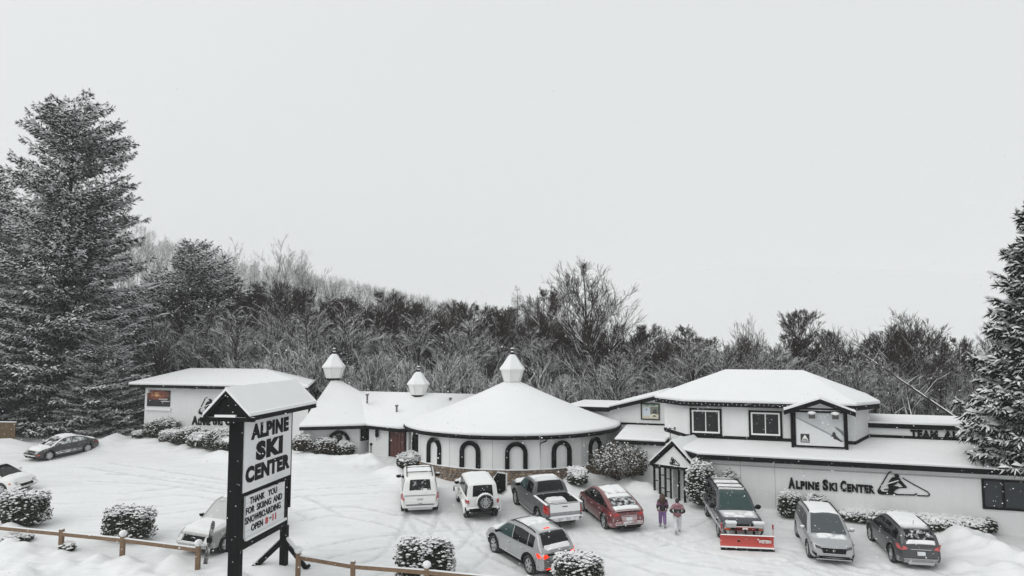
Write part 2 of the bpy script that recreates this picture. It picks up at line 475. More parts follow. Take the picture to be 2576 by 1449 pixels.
def bank(px, h, w, nz=.5, seed=11):
    global BANK
    d = seg_dist(X, Y, smooth_path(img_path(px), 6))
    lum = 1 - nz + nz * 2 * vnoise(X, Y, .9, seed) + (vnoise(X, Y, .35, seed + 1) - .5) * nz * .7
    BANK = np.maximum(BANK, h * np.exp(-(d / w) ** 2) * np.clip(lum, .1, 2))
bank([(262, 1130), (330, 1118), (420, 1128), (540, 1150), (640, 1160), (770, 1158), (880, 1160), (930, 1162)], .42, 1.0)
bank([(255, 1125), (290, 1112)], .75, .8, .4)
bank([(-30, 1130), (20, 1128)], .8, .9)
bank([(975, 1188), (1000, 1196), (1005, 1212)], .45, .55)
bank([(2380, 1335), (2440, 1375), (2500, 1400), (2620, 1420)], .42, 1.3, .9, 21)
bank([(2290, 1322), (2400, 1352), (2480, 1372)], .42, .7, .8, 23)
bank([(2470, 1440), (2560, 1449), (2640, 1460)], .3, 1.2, .8, 25)
bank([(1440, 1215), (1520, 1215), (1600, 1232), (1640, 1240)], .45, .7)
bank([(1400, 1235), (1440, 1225)], .35, .5)
bank([(1930, 1290), (2080, 1300), (2140, 1305)], .16, .5)
# the verge on this side of the timber fence is uneven over buried plants
fe = img_path([(-60, 1352), (0, 1365), (153, 1387), (307, 1410), (497, 1435), (749, 1462), (887, 1475), (1073, 1500), (1500, 1560)])
fy = np.interp(X, [p[0] for p in fe], [p[1] for p in fe])
verge = np.clip((fy - Y + .3) / .8, 0, 1) * (X < 8)
LUMPV = verge * ((vnoise(X, Y, 1.1, 31) ** 2) * .55 + (vnoise(X, Y, .45, 32) - .4) * .16)
for (mx_, my_, r, h) in ((20, 1385, .55, .55), (60, 1440, .6, .4), (165, 1430, .5, .35), (245, 1420, .55, .45), (400, 1395, .5, .3), (440, 1425, .6, .55), (330, 1440, .5, .3), (150, 1400, .4, .3), (20, 1340, .6, .5), (560, 1440, .6, .2), (680, 1440, .8, .2), (660, 1418, .7, .2)):
    p = gp(mx_, my_); d2 = ((X - p.x) ** 2 + (Y - p.y) ** 2) / r ** 2
    LUMPV = np.maximum(LUMPV, h * np.exp(-d2))
dz = np.where(near, lump + (TR + DENT) * (BANK < .1) + rough_ + BANK + LUMPV, 0)
far_l = np.where(Y > 66, (vnoise(X, Y, 14, 41) - .5) * 1.6 + (vnoise(X, Y, 60, 42) - .5) * np.clip((Y - 120) / 40, 0, 5), 0)
Z = Z + dz + far_l
PACK = PACK * (BANK < .08)
nx, ny = X.shape
idx = np.arange(nx * ny).reshape(nx, ny)
faces = np.stack([idx[:-1, :-1].ravel(), idx[1:, :-1].ravel(), idx[1:, 1:].ravel(), idx[:-1, 1:].ravel()], 1)
gme = np_mesh('snow_ground', np.stack([X.ravel(), Y.ravel(), Z.ravel()], 1), faces, [M_SNOWG], smooth=True)
at = gme.attributes.new('pack', 'FLOAT', 'POINT'); at.data.foreach_set('value', PACK.ravel().astype(np.float32))
wd_ = np.clip((Y - 700) / 300.0, 0, 1) * .13
at = gme.attributes.new('wood', 'FLOAT', 'POINT'); at.data.foreach_set('value', wd_.ravel().astype(np.float32))
ground = link('ground', gme); tag(ground, 'snow covered car park and verge with tyre tracks', 'ground', kind='structure')
def gh(x, y):                       # height of the snow surface
    i = int(np.clip(np.searchsorted(GX, x) - 1, 0, nx - 2)); j = int(np.clip(np.searchsorted(GY, y) - 1, 0, ny - 2))
    return float(Z[i, j])
# ------------------------------------------------------------------ buildings
def offset2d(pts, d):
    """offset a closed polygon outwards by d (given counter-clockwise)"""
    n, out = len(pts), []
    for i in range(n):
        p, a, b = Vector(pts[i]), Vector(pts[i - 1]), Vector(pts[(i + 1) % n])
        e0 = Vector((p.x - a.x, p.y - a.y)).normalized(); e1 = Vector((b.x - p.x, b.y - p.y)).normalized()
        n0, n1 = Vector((e0.y, -e0.x)), Vector((e1.y, -e1.x))
        m = n0 + n1; m = m / max(.35, m.dot(n0)) if m.length > .05 else n0
        out.append(Vector((p.x + m.x * d, p.y + m.y * d, p.z)))
    return out
def ccw(pts):
    a = sum(pts[i][0] * pts[(i + 1) % len(pts)][1] - pts[(i + 1) % len(pts)][0] * pts[i][1] for i in range(len(pts)))
    return a > 0
def roof(parent, eave, tops, faces, fascia=.24, snow=.2, soffit=True, name='roof', droop=.05, soft=False):
    """eave counter-clockwise; faces index eave 0..n-1 and tops n.."""
    eave = [Vector(p) for p in eave]; tops = [Vector(p) for p in tops]; n = len(eave)
    m = MB(); low = [p - Vector((0, 0, fascia)) for p in eave]
    sk = [(n + len(tops) + i, n + len(tops) + (i + 1) % n, (i + 1) % n, i) for i in range(n)]
    m.add(eave + tops + low, list(faces) + sk + ([tuple(reversed(range(n + len(tops), 2 * n + len(tops))))] if soffit else []))
    r = m.build(name, M_BLACKS, parent)
    s = MB(); up = Vector((0, 0, 1))
    r0 = [p + up * .004 for p in offset2d(eave, .012)]
    r1 = [p + up * (.5 * snow) for p in offset2d(eave, droop)]
    r2 = [p + up * (.88 * snow) for p in offset2d(eave, .012)]
    r3 = [p + up * (1.0 * snow) for p in offset2d(eave, -.10)]
    tt = [p + up * snow for p in tops]
    k = n
    vs_ = r0 + r1 + r2 + r3 + tt
    fs = []
    for lvl in range(3):
        fs += [(lvl * n + i, lvl * n + (i + 1) % n, (lvl + 1) * n + (i + 1) % n, (lvl + 1) * n + i) for i in range(n)]
    fs += [tuple(3 * n + j if j < n else 3 * n + j for j in f) for f in faces]
    s.add(vs_, fs)
    s.build('roof_snow', M_SNOW, r, soft)
    return r
def frame_rect(m, x0, x1, z0, z1, w, y0, y1):
    """picture-frame of bars on a wall whose outside is -y"""
    m.box(x0, x1, y0, y1, z1 - w, z1); m.box(x0, x1, y0, y1, z0, z0 + w)
    m.box(x0, x0 + w, y0, y1, z0 + w, z1 - w); m.box(x1 - w, x1, y0, y1, z0 + w, z1 - w)
M_WHITE = mat('white_paint', (.78, .78, .77), .5, var=.04)
def window(parent, x0, x1, z0, z1, y, sash=True):
    m = MB(); frame_rect(m, x0, x1, z0, z1, .12, y - .07, y + .02)
    w = m.build('window', M_BLACKS, parent)
    m = MB(); frame_rect(m, x0 + .12, x1 - .12, z0 + .12, z1 - .12, .09, y - .045, y + .02)
    xm = (x0 + x1) / 2; m.box(xm - .025, xm + .025, y - .04, y + .02, z0 + .21, z1 - .21)
    m.build('frame', M_WHITE, w)
    for a, b in ((x0 + .21, xm - .025), (xm + .025, x1 - .21)):
        MB().box(a, b, y - .012, y + .01, z0 + .21, z1 - .21).build('pane', M_GLASSW, w)
    MB().box(x0 - .02, x1 + .02, y - .1, y, z1 + .004, z1 + .03).build('snow_ledge', M_SNOW, w)
    return w
def fit(me, x0, x1, y0, y1):
    xs = [v.co.x for v in me.vertices]; ys = [v.co.y for v in me.vertices]
    a, b, c, d = min(xs), max(xs), min(ys), max(ys)
    for v in me.vertices:
        v.co.x = x0 + (v.co.x - a) / (b - a) * (x1 - x0); v.co.y = y0 + (v.co.y - c) / (d - c) * (y1 - y0)
    return me
def arch_pts(r, zc, zb, n=12):
    return [(-r, zb)] + [(-r * math.cos(math.pi * i / n), zc + r * math.sin(math.pi * i / n)) for i in range(n + 1)] + [(r, zb)]
def arch_band(m, fr, r, w, zc, zb, d=.14, n=14):
    """fr(x, out, z) -> point; a band between radius r and r-w"""
    o, i_ = arch_pts(r, zc, zb, n), arch_pts(r - w, zc, zb, n)
    for a in range(len(o) - 1):
        q = [fr(o[a][0], d, o[a][1]), fr(o[a + 1][0], d, o[a + 1][1]), fr(i_[a + 1][0], d, i_[a + 1][1]), fr(i_[a][0], d, i_[a][1])]
        back = Vector(fr(0, 0, 0)) - Vector(fr(0, d, 0))
        m.prism(q, back)

# ---- round house with two towers
rb = thing('round_house', 'low white round ski shop with three lanterns, snow covered cone roof and dark arches', 'building', (0, 0, 0))
DC, DR, DW = Vector((.02, 51.35, 0)), 7.55, 6.92
DZ = py(1280, 1107, 43.85).z               # underside of the eave band
gD = SLOPE * 44.4
AP = py(1280, 961, 51.35).z - DZ           # rise to the lantern
def ring(c, r, n, a0=0.0, z=0.0): return [Vector((c.x + r * math.cos(a0 + 2 * math.pi * k / n), c.y + r * math.sin(a0 + 2 * math.pi * k / n), z)) for k in range(n)]
# cone roof: eave band then bell curved snow
n = 60
m = MB()
prof = [(DR - .5, DZ), (DR, DZ), (DR, DZ + .24), (DR - 2.2, DZ + .85), (.7, DZ + AP - .2)]
m.lathe(prof, n, DC)
coneD = m.build('roof', M_BLACKS, rb)
m = MB()
sp_ = [(DR + .01, DZ + .244), (DR + .05, DZ + .33), (DR + .01, DZ + .42), (DR - .12, DZ + .46), (DR - 1.2, DZ + .46 + .12 * (AP - .46)), (DR - 2.4, DZ + .46 + .27 * (AP - .46)), (DR - 4.0, DZ + .46 + .51 * (AP - .46)), (DR - 5.4, DZ + .46 + .74 * (AP - .46)), (.64, DZ + AP), (.1, DZ + AP)]
b0 = len(m.v); m.lathe(sp_, 90, DC)
for i, v in enumerate(m.v):
    a = i % 90; k = i // 90
    if k < 4: m.v[i] = (v[0], v[1], v[2] + .025 * NV(a * .21, k * .5, 1, 3.1) + .012 * NV(a * .8, 0, 1, 9))
m.build('roof_snow', M_SNOW, coneD, smooth=True)
wallD = MB().prism(ring(DC, DW / math.cos(R(12)), 15, R(-90 + 2 + 12), gD - .8), (0, 0, DZ + .1 - gD + .8)).build('wall', M_WALL, rb)
gut = MB().lathe([(DR + .02, DZ + .1), (DR + .1, DZ + .12), (DR + .1, DZ + .19), (DR + .02, DZ + .2)], n, DC).build('gutter', M_BLACK, rb, True)
def facet(c, apo, phi):
    d = Vector((math.sin(R(phi)), -math.cos(R(phi)), 0)); t = Vector((math.cos(R(phi)), math.sin(R(phi)), 0)); o = Vector((c.x, c.y, 0)) + d * apo
    return lambda x, out, z: o + t * x + d * out + Vector((0, 0, z))
stop = py(1280, 1181, 44.4).z                             # top of the stone plinth
for phi in (-70, -46, -22, 2, 26, 50):
    fr = facet(DC, DW, phi)
    m = MB(); arch_band(m, fr, .69, .27, DZ - .86, stop - .02)
    m.build('arch', M_BLACKS, rb)
    for sx_ in (-1.46,): m = MB(); m.prism([fr(sx_ - .012, .006, stop), fr(sx_ + .012, .006, stop), fr(sx_ + .012, .006, DZ), fr(sx_ - .012, .006, DZ)], fr(0, -.01, 0) - fr(0, 0, 0))
    m.build('panel_joint', mat('joint_grey', (.4, .41, .4), .9), rb)
fr = facet(DC, DW, 14.0)
MB().tube([fr(.32, .62, DZ + .08), fr(.25, .5, DZ - .12), fr(0, .12, DZ - .3), fr(0, .1, stop - .3)], .045, 8).build('downpipe', M_BLACK, rb, True)
MB().tube([facet(DC, DW, 62)(.1, .1, DZ), facet(DC, DW, 62)(.1, .1, stop - .3)], .05, 8).build('downpipe', M_BLACK, rb, True)
for ph in (-58.5, -60.5):
    fr = facet(DC, DW + .12, ph - 14)
    MB().box(0, .01, 0, .01, 0, .01) if False else None
# stone plinth: mortar core with single stones in front
m = MB(); phs = [-64, -40, -16, 8, 32, 56, 78]
core = MB().prism([p + Vector((0, 0, 0)) for p in ring(DC, (DW + .12) / math.cos(R(12)), 15, R(-90 + 2 + 12), gD - .8)], (0, 0, .8 + stop - gD - .03)).build('stone_plinth', mat('mortar', (.16, .14, .12), .95, var=.3), rb)
ST = [mat('stone_%d' % i, c, .9, var=.35, scale=7, bump=.3) for i, c in enumerate(((.23, .17, .12), (.16, .12, .09), (.3, .23, .17), (.2, .17, .15)))]
rnd = random.Random(5); stone_me = []
for k in range(8):
    pts = []
    for a in range(7):
        an = 2 * math.pi * a / 7 + rnd.uniform(-.2, .2); r_ = rnd.uniform(.84, 1.05)
        pts.append((max(-.5, min(.5, .62 * r_ * math.cos(an))), max(-.5, min(.5, .62 * r_ * math.sin(an)))))
    mm = MB(); mm.add([(x, .5, z) for x, z in pts] + [(x * .82, -.5, z * .8) for x, z in pts], [(i, (i + 1) % 7, 7 + (i + 1) % 7, 7 + i) for i in range(7)] + [tuple(range(7, 14))])
    me = bpy.data.meshes.new('stone'); me.from_pydata(mm.v, [], [tuple(f) for f in mm.f]); me.materials.append(ST[k % 4]); stone_me.append(me)
for phi in (-46, -22, 2, 26, 50):
    fr = facet(DC, DW + .13, phi)
    for row in range(int((stop - gD) / .145)):
        x = -1.46 + rnd.uniform(0, .1)
        while x < 1.42:
            w = rnd.uniform(.2, .46); h = .155
            o = link('stone', rnd.choice(stone_me), core)
            c = fr(x + w / 2, .015, gD + .06 + row * .145 + rnd.uniform(-.015, .015))
            o.location = c; o.rotation_euler = (0, rnd.uniform(-.12, .12), R(phi)); o.scale = (w * .97, rnd.uniform(.06, .12), h * rnd.uniform(.85, 1.05))
            x += w
m = MB(); m.lathe([(DW + .02, stop + .02), (DW + .15, stop + .03), (DW + .24, stop - .005), (DW + .22, stop - .035)], 60, DC)
for i, v in enumerate(m.v): m.v[i] = (v[0], v[1], v[2] + .03 * NV(i * .37, 0, 1, 2))
m.build('snow_ledge', M_SNOW, core, True)

# ---- lanterns
M_LAN = mat('lantern_white', (.74, .74, .73), .6, var=.05)
def lantern(c, z, s, a0=.35):
    base = MB().lathe([(.52 * s, -.05 * s), (.52 * s, .06 * s), (.60 * s, .06 * s), (.84 * s, .86 * s), (.84 * s, .9 * s)], 6, (c.x, c.y, z), a0)
    L = base.build('lantern', [M_LAN], rb)
    MB().lathe([(.56 * s, -.1 * s), (.56 * s, .05 * s), (.3 * s, .06 * s)], 6, (c.x, c.y, z), a0).build('collar', M_BLACK, L)
    for k in range(6):
        a = a0 + k * math.pi / 3; m = MB()
        m.beam((c.x + .61 * s * math.cos(a), c.y + .61 * s * math.sin(a), z + .08 * s), (c.x + .85 * s * math.cos(a), c.y + .85 * s * math.sin(a), z + .86 * s), .05, .05)
        m.build('glazing_bar', mat('bar_grey', (.6, .61, .6), .6), L)
    MB().lathe([(.86 * s, .86 * s), (.95 * s, .88 * s), (.95 * s, .96 * s), (.62 * s, 1.36 * s), (.3 * s, 1.84 * s), (.13 * s, 1.95 * s)], 6, (c.x, c.y, z), a0).build('cap', M_LAN, L)
    MB().lathe([(.955 * s, .965 * s), (.96 * s, 1.0 * s), (.64 * s, 1.41 * s), (.32 * s, 1.88 * s), (.12 * s, 2.02 * s), (.01, 2.03 * s)], 6, (c.x, c.y, z), a0).build('cap_snow', M_SNOW, L)
    m = MB().lathe([(.13, 1.98 * s), (.15, 2.1 * s), (.07, 2.16 * s), (.05, 2.22 * s), (.13, 2.3 * s), (.13, 2.36 * s), (.05, 2.44 * s), (.04, 2.7 * s), (.035, 3.0 * s), (.005, 3.25 * s)], 10, (c.x, c.y, z))
    m.build('finial', M_BLACK, L, True)
    MB().ball((c.x, c.y, z + 2.2 * s), .11, .11, .07).ball((c.x, c.y, z + 2.42 * s), .12, .12, .07).build('finial_snow', M_SNOW, L, True)
lantern(DC, DZ + AP - .04, 1.0)

# ---- left tower (eight sided, cut off against the left wing)
BC = Vector((-14.1, 56.96, 0)); BZ = 5.66; phi0 = 13.06
def octv(k, apo, z): a = R(phi0 + 22.5 + 45 * k); r = apo / math.cos(R(22.5)); return Vector((BC.x + math.sin(a) * r, BC.y - math.cos(a) * r, z))
W_ = pz(772, 1050, BZ + .24)
eave = [octv(-1, 5.35, BZ + .24), octv(0, 5.35, BZ + .24), octv(1, 5.35, BZ + .24), octv(2, 5.35, BZ + .24), octv(3, 5.35, BZ + .24), Vector((W_.x, W_.y, BZ + .24))]
apexB = Vector((BC.x, BC.y, BZ + 3.35))
roof(rb, eave, [apexB], [(i, (i + 1) % 6, 6) for i in range(6)], soft=True)
wpts = [octv(k, 4.75, 3.0) for k in (-1, 0, 1, 2, 3)] + [Vector((W_.x + .5, W_.y, 3.0))]
MB().prism(wpts, (0, 0, BZ + .1 - 3.0)).build('wall', M_WALL, rb)
lantern(BC, BZ + 3.38, .98, .5)
fr = facet(BC, 4.75, phi0)
gB = SLOPE * 52.1
def fx(px, fr, out=0.0):                    # photo column -> position along a facet
    o, t, d = fr(0, out, 0), fr(1, 0, 0) - fr(0, 0, 0), fr(0, 1, 0) - fr(0, 0, 0)
    return (hit(px, 1100, o, d) - o).dot(t)
xa = (fx(827, fr) + fx(877, fr)) / 2
fr2 = (lambda f, x0: (lambda x, out, z: f(x + x0, out, z)))(fr, xa)
m = MB(); arch_band(m, fr2, .8, .24, BZ - .92, gB)
ar = m.build('arch', M_BLACKS, rb)
m = MB().prism([fr2(-.27, .03, gB), fr2(.27, .03, gB), fr2(.27, .03, BZ - .42), fr2(-.27, .03, BZ - .42)], fr2(0, -.02, 0) - fr2(0, 0, 0))
m.build('door_pane', M_GLASSW, ar)
# window on the slanting side
fr = facet(BC, 4.75, phi0 + 45)
xa, xb = fx(908, fr), fx(936, fr); za, zb = gB + .95, BZ - .05
m = MB()
for (a, b, c, d) in ((xa - .06, xb + .06, zb - .07, zb), (xa - .06, xb + .06, za, za + .07), (xa - .06, xa, za, zb), (xb, xb + .06, za, zb)):
    m.prism([fr(a, .05, c), fr(b, .05, c), fr(b, .05, d), fr(a, .05, d)], fr(0, -.06, 0) - fr(0, 0, 0))
w = m.build('window', M_BLACK, rb)
MB().prism([fr(xa, .02, za + .07), fr(xb, .02, za + .07), fr(xb, .02, zb - .07), fr(xa, .02, zb - .07)], fr(0, -.02, 0) - fr(0, 0, 0)).build('pane', M_GLASSW, w)
# ---- link with the entrance
eL, eR = octv(0, 5.35, BZ + .24), Vector((-7.91, 50.76, BZ + .18))
ev = [eL + Vector((-.5, .6, 0)), eR, Vector((-6.2, 51.4, BZ + .18)), Vector((-2.0, 57.2, BZ + .3)), Vector((-4, 61.5, BZ + .24)), Vector((-12, 62.5, BZ + .24))]
rg = [py(925, 983, 57.4) - Vector((1.5, 0, .2)), py(1190, 992, 55.9) - Vector((-1.2, 0, .2))]
roof(rb, ev, rg, [(0, 1, 2, 7, 6), (2, 3, 7), (3, 4, 7), (4, 5, 6, 7), (5, 0, 6)], soft=True)
cz = py(1052, 994, 56.2); lantern(Vector((cz.x, cz.y, 0)), cz.z - .02, .92, .2)
for px_, py__, Y_ in ((924, 998, 54.6), (998, 1026, 53.2), (1133, 1007, 55.0)):
    c = py(px_, py__, Y_)
    m = MB().tube([c - Vector((0, 0, .5)), c + Vector((0, 0, .1))], .07, 8).box(c.x - .11, c.x + .11, c.y - .11, c.y + .11, c.z + .1, c.z + .2)
    v = m.build('roof_vent', mat('vent_grey', (.12, .12, .12), .6), rb)
    MB().ball((c.x, c.y, c.z + .24), .13, .13, .06).build('snow_cap', M_SNOW, v, True)
lw0, lw1 = Vector((-10.4, 52.75, 0)), Vector((-8.68, 51.85, 0))
d = (lw1 - lw0).normalized(); nrm = Vector((d.y, -d.x, 0))
lf = lambda x, out, z: lw0 + d * x + nrm * out + Vector((0, 0, z))
ll = (lw1 - lw0).length
lx = lambda px: (hit(px, 1110, lw0, nrm) - lw0).dot(d)
MB().prism([lf(0, 0, 3.0), lf(lx(978), 0, 3.0), lf(lx(978), -.2, 3.0), lf(0, -.2, 3.0)], (0, 0, BZ - 3.0 + .1)).build('wall', M_WALL, rb)
M_BROWN = mat('brown_door', (.085, .03, .025), .7, var=.4, scale=9, bump=.3)
d0, d1 = lx(981), lx(1016)
MB().prism([lf(lx(978), .03, 3.2), lf(d0, .03, 3.2), lf(d0, -.2, 3.2), lf(lx(978), -.2, 3.2)], (0, 0, BZ - 3.2)).build('door_post', M_BLACK, rb)
dr = MB().prism([lf(d0, -.05, 3.2), lf(d1, -.05, 3.2), lf(d1, -.12, 3.2), lf(d0, -.12, 3.2)], (0, 0, BZ - 3.2)).build('door', M_BROWN, rb)
dw_ = (d1 - d0)
for k in range(4):
    a = d0 + dw_ * (k + .06) / 4; b = d0 + dw_ * (k + .94) / 4
    MB().prism([lf(a, -.02, gB + .03), lf(b, -.02, gB + .03), lf(b, -.05, gB + .03), lf(a, -.05, gB + .03)], (0, 0, BZ - gB - .1)).build('plank', M_BROWN, dr)
MB().tube([lf(d1 - .12, .03, gB + 1.0), lf(d1 - .12, .03, gB + 1.15)], .025, 6).build('handle', M_CHROME, dr)
# recess beside the door
rw = [Vector((-7.35, 51.4, 3.0)), Vector((-6.9, 52.6, 3.0)), Vector((-5.4, 52.4, 3.0)), Vector((-5.5, 52.7, 3.0)), Vector((-7.1, 52.9, 3.0)), Vector((-7.5, 51.5, 3.0))]
MB().prism(rw, (0, 0, BZ - 2.9)).build('wall', M_WALL, rb)
for px_ in (1047, 1057):
    c = py(px_, 1120, 48.4); MB().box(c.x - .11, c.x + .11, 48.3, 48.55, 3.2, BZ + .1).build('porch_post', M_BLACKS, rb)
# wall lantern by the door
c = lf(lx(951), .16, gB + 1.55)
m = MB().lathe([(.03, -.25), (.09, -.22), (.12, -.16), (.12, .16), (.15, .18), (.03, .36)], 6, c).beam(c + Vector((0, 0, .05)), c - nrm * .16 + Vector((0, 0, .12)), .04, .04)
m.tube([c - Vector((0, 0, .25)), c - Vector((0, 0, .5))], .012, 5).build('wall_lantern', M_BLACK, rb)

# ---- left wing
A0, A1 = Vector((-30.03, 59.08, 0)), Vector((-15.4, 54.61, 0))
aang = math.atan2(A1.y - A0.y, A1.x - A0.x); alen = (A1 - A0).length
wing = thing('left_wing', 'white flat-roofed shop wing with sunset poster behind clipped bushes', 'building', (A0.x, A0.y, 0), aang)
ad, an = Vector((math.cos(aang), math.sin(aang), 0)), Vector((-math.sin(aang), math.cos(aang), 0))
def AL(px, py_, v=0.0):
    p = hit(px, py_, A0 + an * v, an) - A0
    return p.dot(ad), p.z
ez = AL(361, 973)[1]
ub = AL(795, 952, 9.5)[0]
MB().prism([(0, 0, 3.2), (alen, 0, 3.2), (ub - .5, 9, 3.2), (0, 9, 3.2)], (0, 0, ez - 3.1)).build('wall', M_WALL, wing)
ov = .95
el = ez + .22
rx0, rx1 = AL(480, 929, 5)[0], AL(668, 930, 5)[0]; rz = AL(560, 933, 5)[1]
roof(wing, [(-ov, -.7, el), (alen + .35, -.7, el), (ub, 9.6, el), (-ov, 9.6, el)], [(rx0, 5, rz), (rx1, 5, rz)], [(0, 1, 5, 4), (1, 2, 5), (2, 3, 4, 5), (3, 0, 4)], snow=.22)
# sunset poster
(x0, z1), (x1, z0) = AL(372, 981), AL(428, 1023)
pm, nt, b = _new('sunset_print')
tc = nt.nodes.new('ShaderNodeTexCoord'); mp = nt.nodes.new('ShaderNodeMapping'); gr = nt.nodes.new('ShaderNodeTexGradient'); gr.gradient_type = 'SPHERICAL'
mp.inputs['Location'].default_value = (-.42, 0, -.78); mp.inputs['Scale'].default_value = (1.0, .01, 1.9)
mp.vector_type = 'TEXTURE' if False else 'POINT'
mp.inputs['Location'].default_value = (-.42 * 1.5, 0, -.72 * 2.6); mp.inputs['Scale'].default_value = (1.5, .01, 2.6)
nt.links.new(tc.outputs['Generated'], mp.inputs[0]); nt.links.new(mp.outputs[0], gr.inputs[0])
rp = _ramp(nt, 0, .95, (.008, .008, .011, 1), (.95, .6, .25, 1)); e = rp.color_ramp.elements.new(.45); e.color = (.22, .05, .02, 1)
n_ = _noise(nt, 6, 5, coord='Generated'); mm_ = nt.nodes.new('ShaderNodeMath'); mm_.operation = 'MULTIPLY'
rn = _ramp(nt, .3, .6, (.35, .35, .35, 1), (1, 1, 1, 1)); nt.links.new(n_.outputs[0], rn.inputs[0])
nt.links.new(gr.outputs[0], mm_.inputs[0]); nt.links.new(rn.outputs[0], mm_.inputs[1]); nt.links.new(mm_.outputs[0], rp.inputs[0])
nt.links.new(rp.outputs[0], b.inputs['Base Color']); b.inputs['Roughness'].default_value = .4
po = MB().box(x0, x1, -.05, .01, z0, z1).build('poster', pm, wing)
rnd = random.Random(3); m = MB()
for row, (a, b_) in enumerate(((.52, .9), (.62, .97))):
    x = x0 + (x1 - x0) * a
    while x < x0 + (x1 - x0) * b_:
        w = rnd.uniform(.03, .07); zc = z0 + (z1 - z0) * (.42 - row * .13)
        m.box(x, x + w, -.056, -.051, zc, zc + rnd.uniform(.06, .1)); x += w + .03
m.build('poster_print', mat('print_white', (.7, .7, .7), .6), po)
MB().box(x0 - .12, x1 + .15, -.14, .0, z0 - .32, z0 - .1).build('sill', M_SNOW, wing)
for px_, py__ in ((374, 985), (485, 977)):
    a, zz = AL(px_, py__, -.35)
    fl = MB().box(a - .12, a + .12, -.5, -.3, zz - .1, zz + .06).beam((a, -.3, zz), (a + .25, 0, zz + .12), .03, .03).build('floodlight', mat('flood_grey', (.5, .5, .5), .5), wing)
    MB().ball((a, -.4, zz + .08), .15, .12, .06).build('snow_cap', M_SNOW, fl, True)
# lettering on the wing and its skier emblem
def lettering(parent, words, loc, depth=.05, y=-.03, name='lettering', mt=None):
    """words: (text, px0, px1, py_base0, py_base1, height px) placed through loc(px,py)->(x,z)"""
    for t, a, b, yb0, yb1, h in words:
        (xa, za), (xb, zb) = loc(a, yb0), loc(b, yb1)
        ht = loc(a, yb0 - h)[1] - za
        me = text_mesh(t, 1.0, depth, .06, 1.0, spacing=1.15)
        fit(me, 0, xb - xa, 0, ht)
        put_text(name, me, mt or M_BLACK, parent, (xa, y, za), (1, 0, 0), (0, 0, 1))
lettering(wing, [('A', 483, 498, 1068, 1068, 22), ('LPINE', 499, 529, 1068.5, 1069, 16), ('S', 536, 547, 1069, 1069, 22), ('KI', 549, 560, 1069.5, 1070, 16), ('C', 567, 579, 1070, 1070, 22), ('ENTER', 581, 625, 1070, 1071, 16)], lambda a, b: AL(a, b))
def emblem(parent, loc, y=-.03):
    """skier in an open triangle; coordinates in the emblem's own drawing units"""
    def P(x, z): a, b = loc(x, z); return (a, y, b)
    m = MB()
    def stroke(pts, w):
        for p, q in zip(pts[:-1], pts[1:]): m.beam(P(*p), P(*q), .05, w, up=(0, 1, 0))
    s = abs(loc(100, 0)[0] - loc(0, 0)[0]) / 100
    stroke([(1598, 32), (1572, 28), (1552, 44), (1407, 288), (1420, 318)], 12 * s)
    stroke([(1420, 318), (1470, 328), (1700, 336), (1912, 342)], 20 * s); stroke([(1905, 342), (1942, 322)], 14 * s)
    stroke([(1746, 110), (1900, 200), (2085, 298), (2116, 335), (2100, 355), (1945, 350)], 10 * s)
    def fill(pts): m.prism([P(*p) for p in pts], (0, -.04, 0))
    fill([(1640, 60), (1668, 52), (1695, 70), (1702, 92), (1680, 108), (1655, 108), (1640, 92)])
    fill([(1628, 58), (1642, 54), (1650, 70), (1634, 72)])
    fill([(1600, 104), (1640, 96), (1700, 106), (1720, 128), (1690, 165), (1650, 195), (1610, 222), (1548, 228), (1545, 190), (1570, 140)])
    fill([(1700, 128), (1732, 150), (1806, 234), (1792, 250), (1765, 242), (1690, 172)])
    fill([(1546, 214), (1600, 216), (1690, 225), (1702, 246), (1650, 272), (1622, 302), (1672, 326), (1560, 330), (1534, 300), (1562, 268)])
    fill([(1408, 300), (1440, 262), (1462, 292), (1540, 302), (1545, 332), (1430, 325)])
    stroke([(1492, 268), (1600, 258), (1700, 244), (1790, 238)], 8 * s)
    m.build('emblem', M_BLACK, parent)
    m = MB(); stroke([(1450, 216), (1560, 180), (1690, 142)], 7 * s)
    for i in range(len(m.v)): m.v[i] = (m.v[i][0], m.v[i][1] - .03, m.v[i][2])
    m.build('emblem_pole', M_WHITE, parent)
emblem(wing, lambda x, z: AL(500 + (x - 1405) * .115, 1000 + (z - 30) * .14))

# ---- right lodge
E0 = Vector((13.18, 39.35, 0)); eang = math.atan2(-3.87, 10.53)
ed, en = Vector((math.cos(eang), math.sin(eang), 0)), Vector((-math.sin(eang), math.cos(eang), 0))
lodge = thing('ski_lodge', 'white two-storey ski lodge with black trim, hip roof, framed mural and lettered wall', 'building', (E0.x, E0.y, 0), eang)
def EL(px, py_, v=0.0):
    p = hit(px, py_, E0 + en * v, en) - E0
    return p.dot(ed), p.z
zl = EL(1904, 1163, -.5)[1]                 # underside of the lower eave
uL = EL(1788, 1200)[0]; uR = 17.0
V2 = 2.6                                    # set-back of the upper storey
zf = EL(1890, 1107, V2)[1]
slope2 = (zf - .16 - (zl + .26)) / (V2 + .5)
zroof = lambda v: zl + .26 + slope2 * (v + .5)
MB().box(uL, uR, 0, 9, 1.6, zl + .1).build('wall', M_WALL, lodge)
MB().box(uL + .02, uR, -.03, .0, zl - .32, zl - .26).build('cornice', mat('joint_grey', (.4, .41, .4), .9), lodge)
uc = EL(1735, 1137, -.1)[0]
roof(lodge, [(uc + .5, -.5, zroof(-.5)), (uR + .6, -.5, zroof(-.5)), (uR + .6, 5.2, zroof(5.2)), (uc - .9, 5.2, zroof(5.2)), (uc - .9, .75, zroof(.75))], [], [(0, 1, 2, 3, 4)], fascia=.26, snow=.16, name='lower_roof')
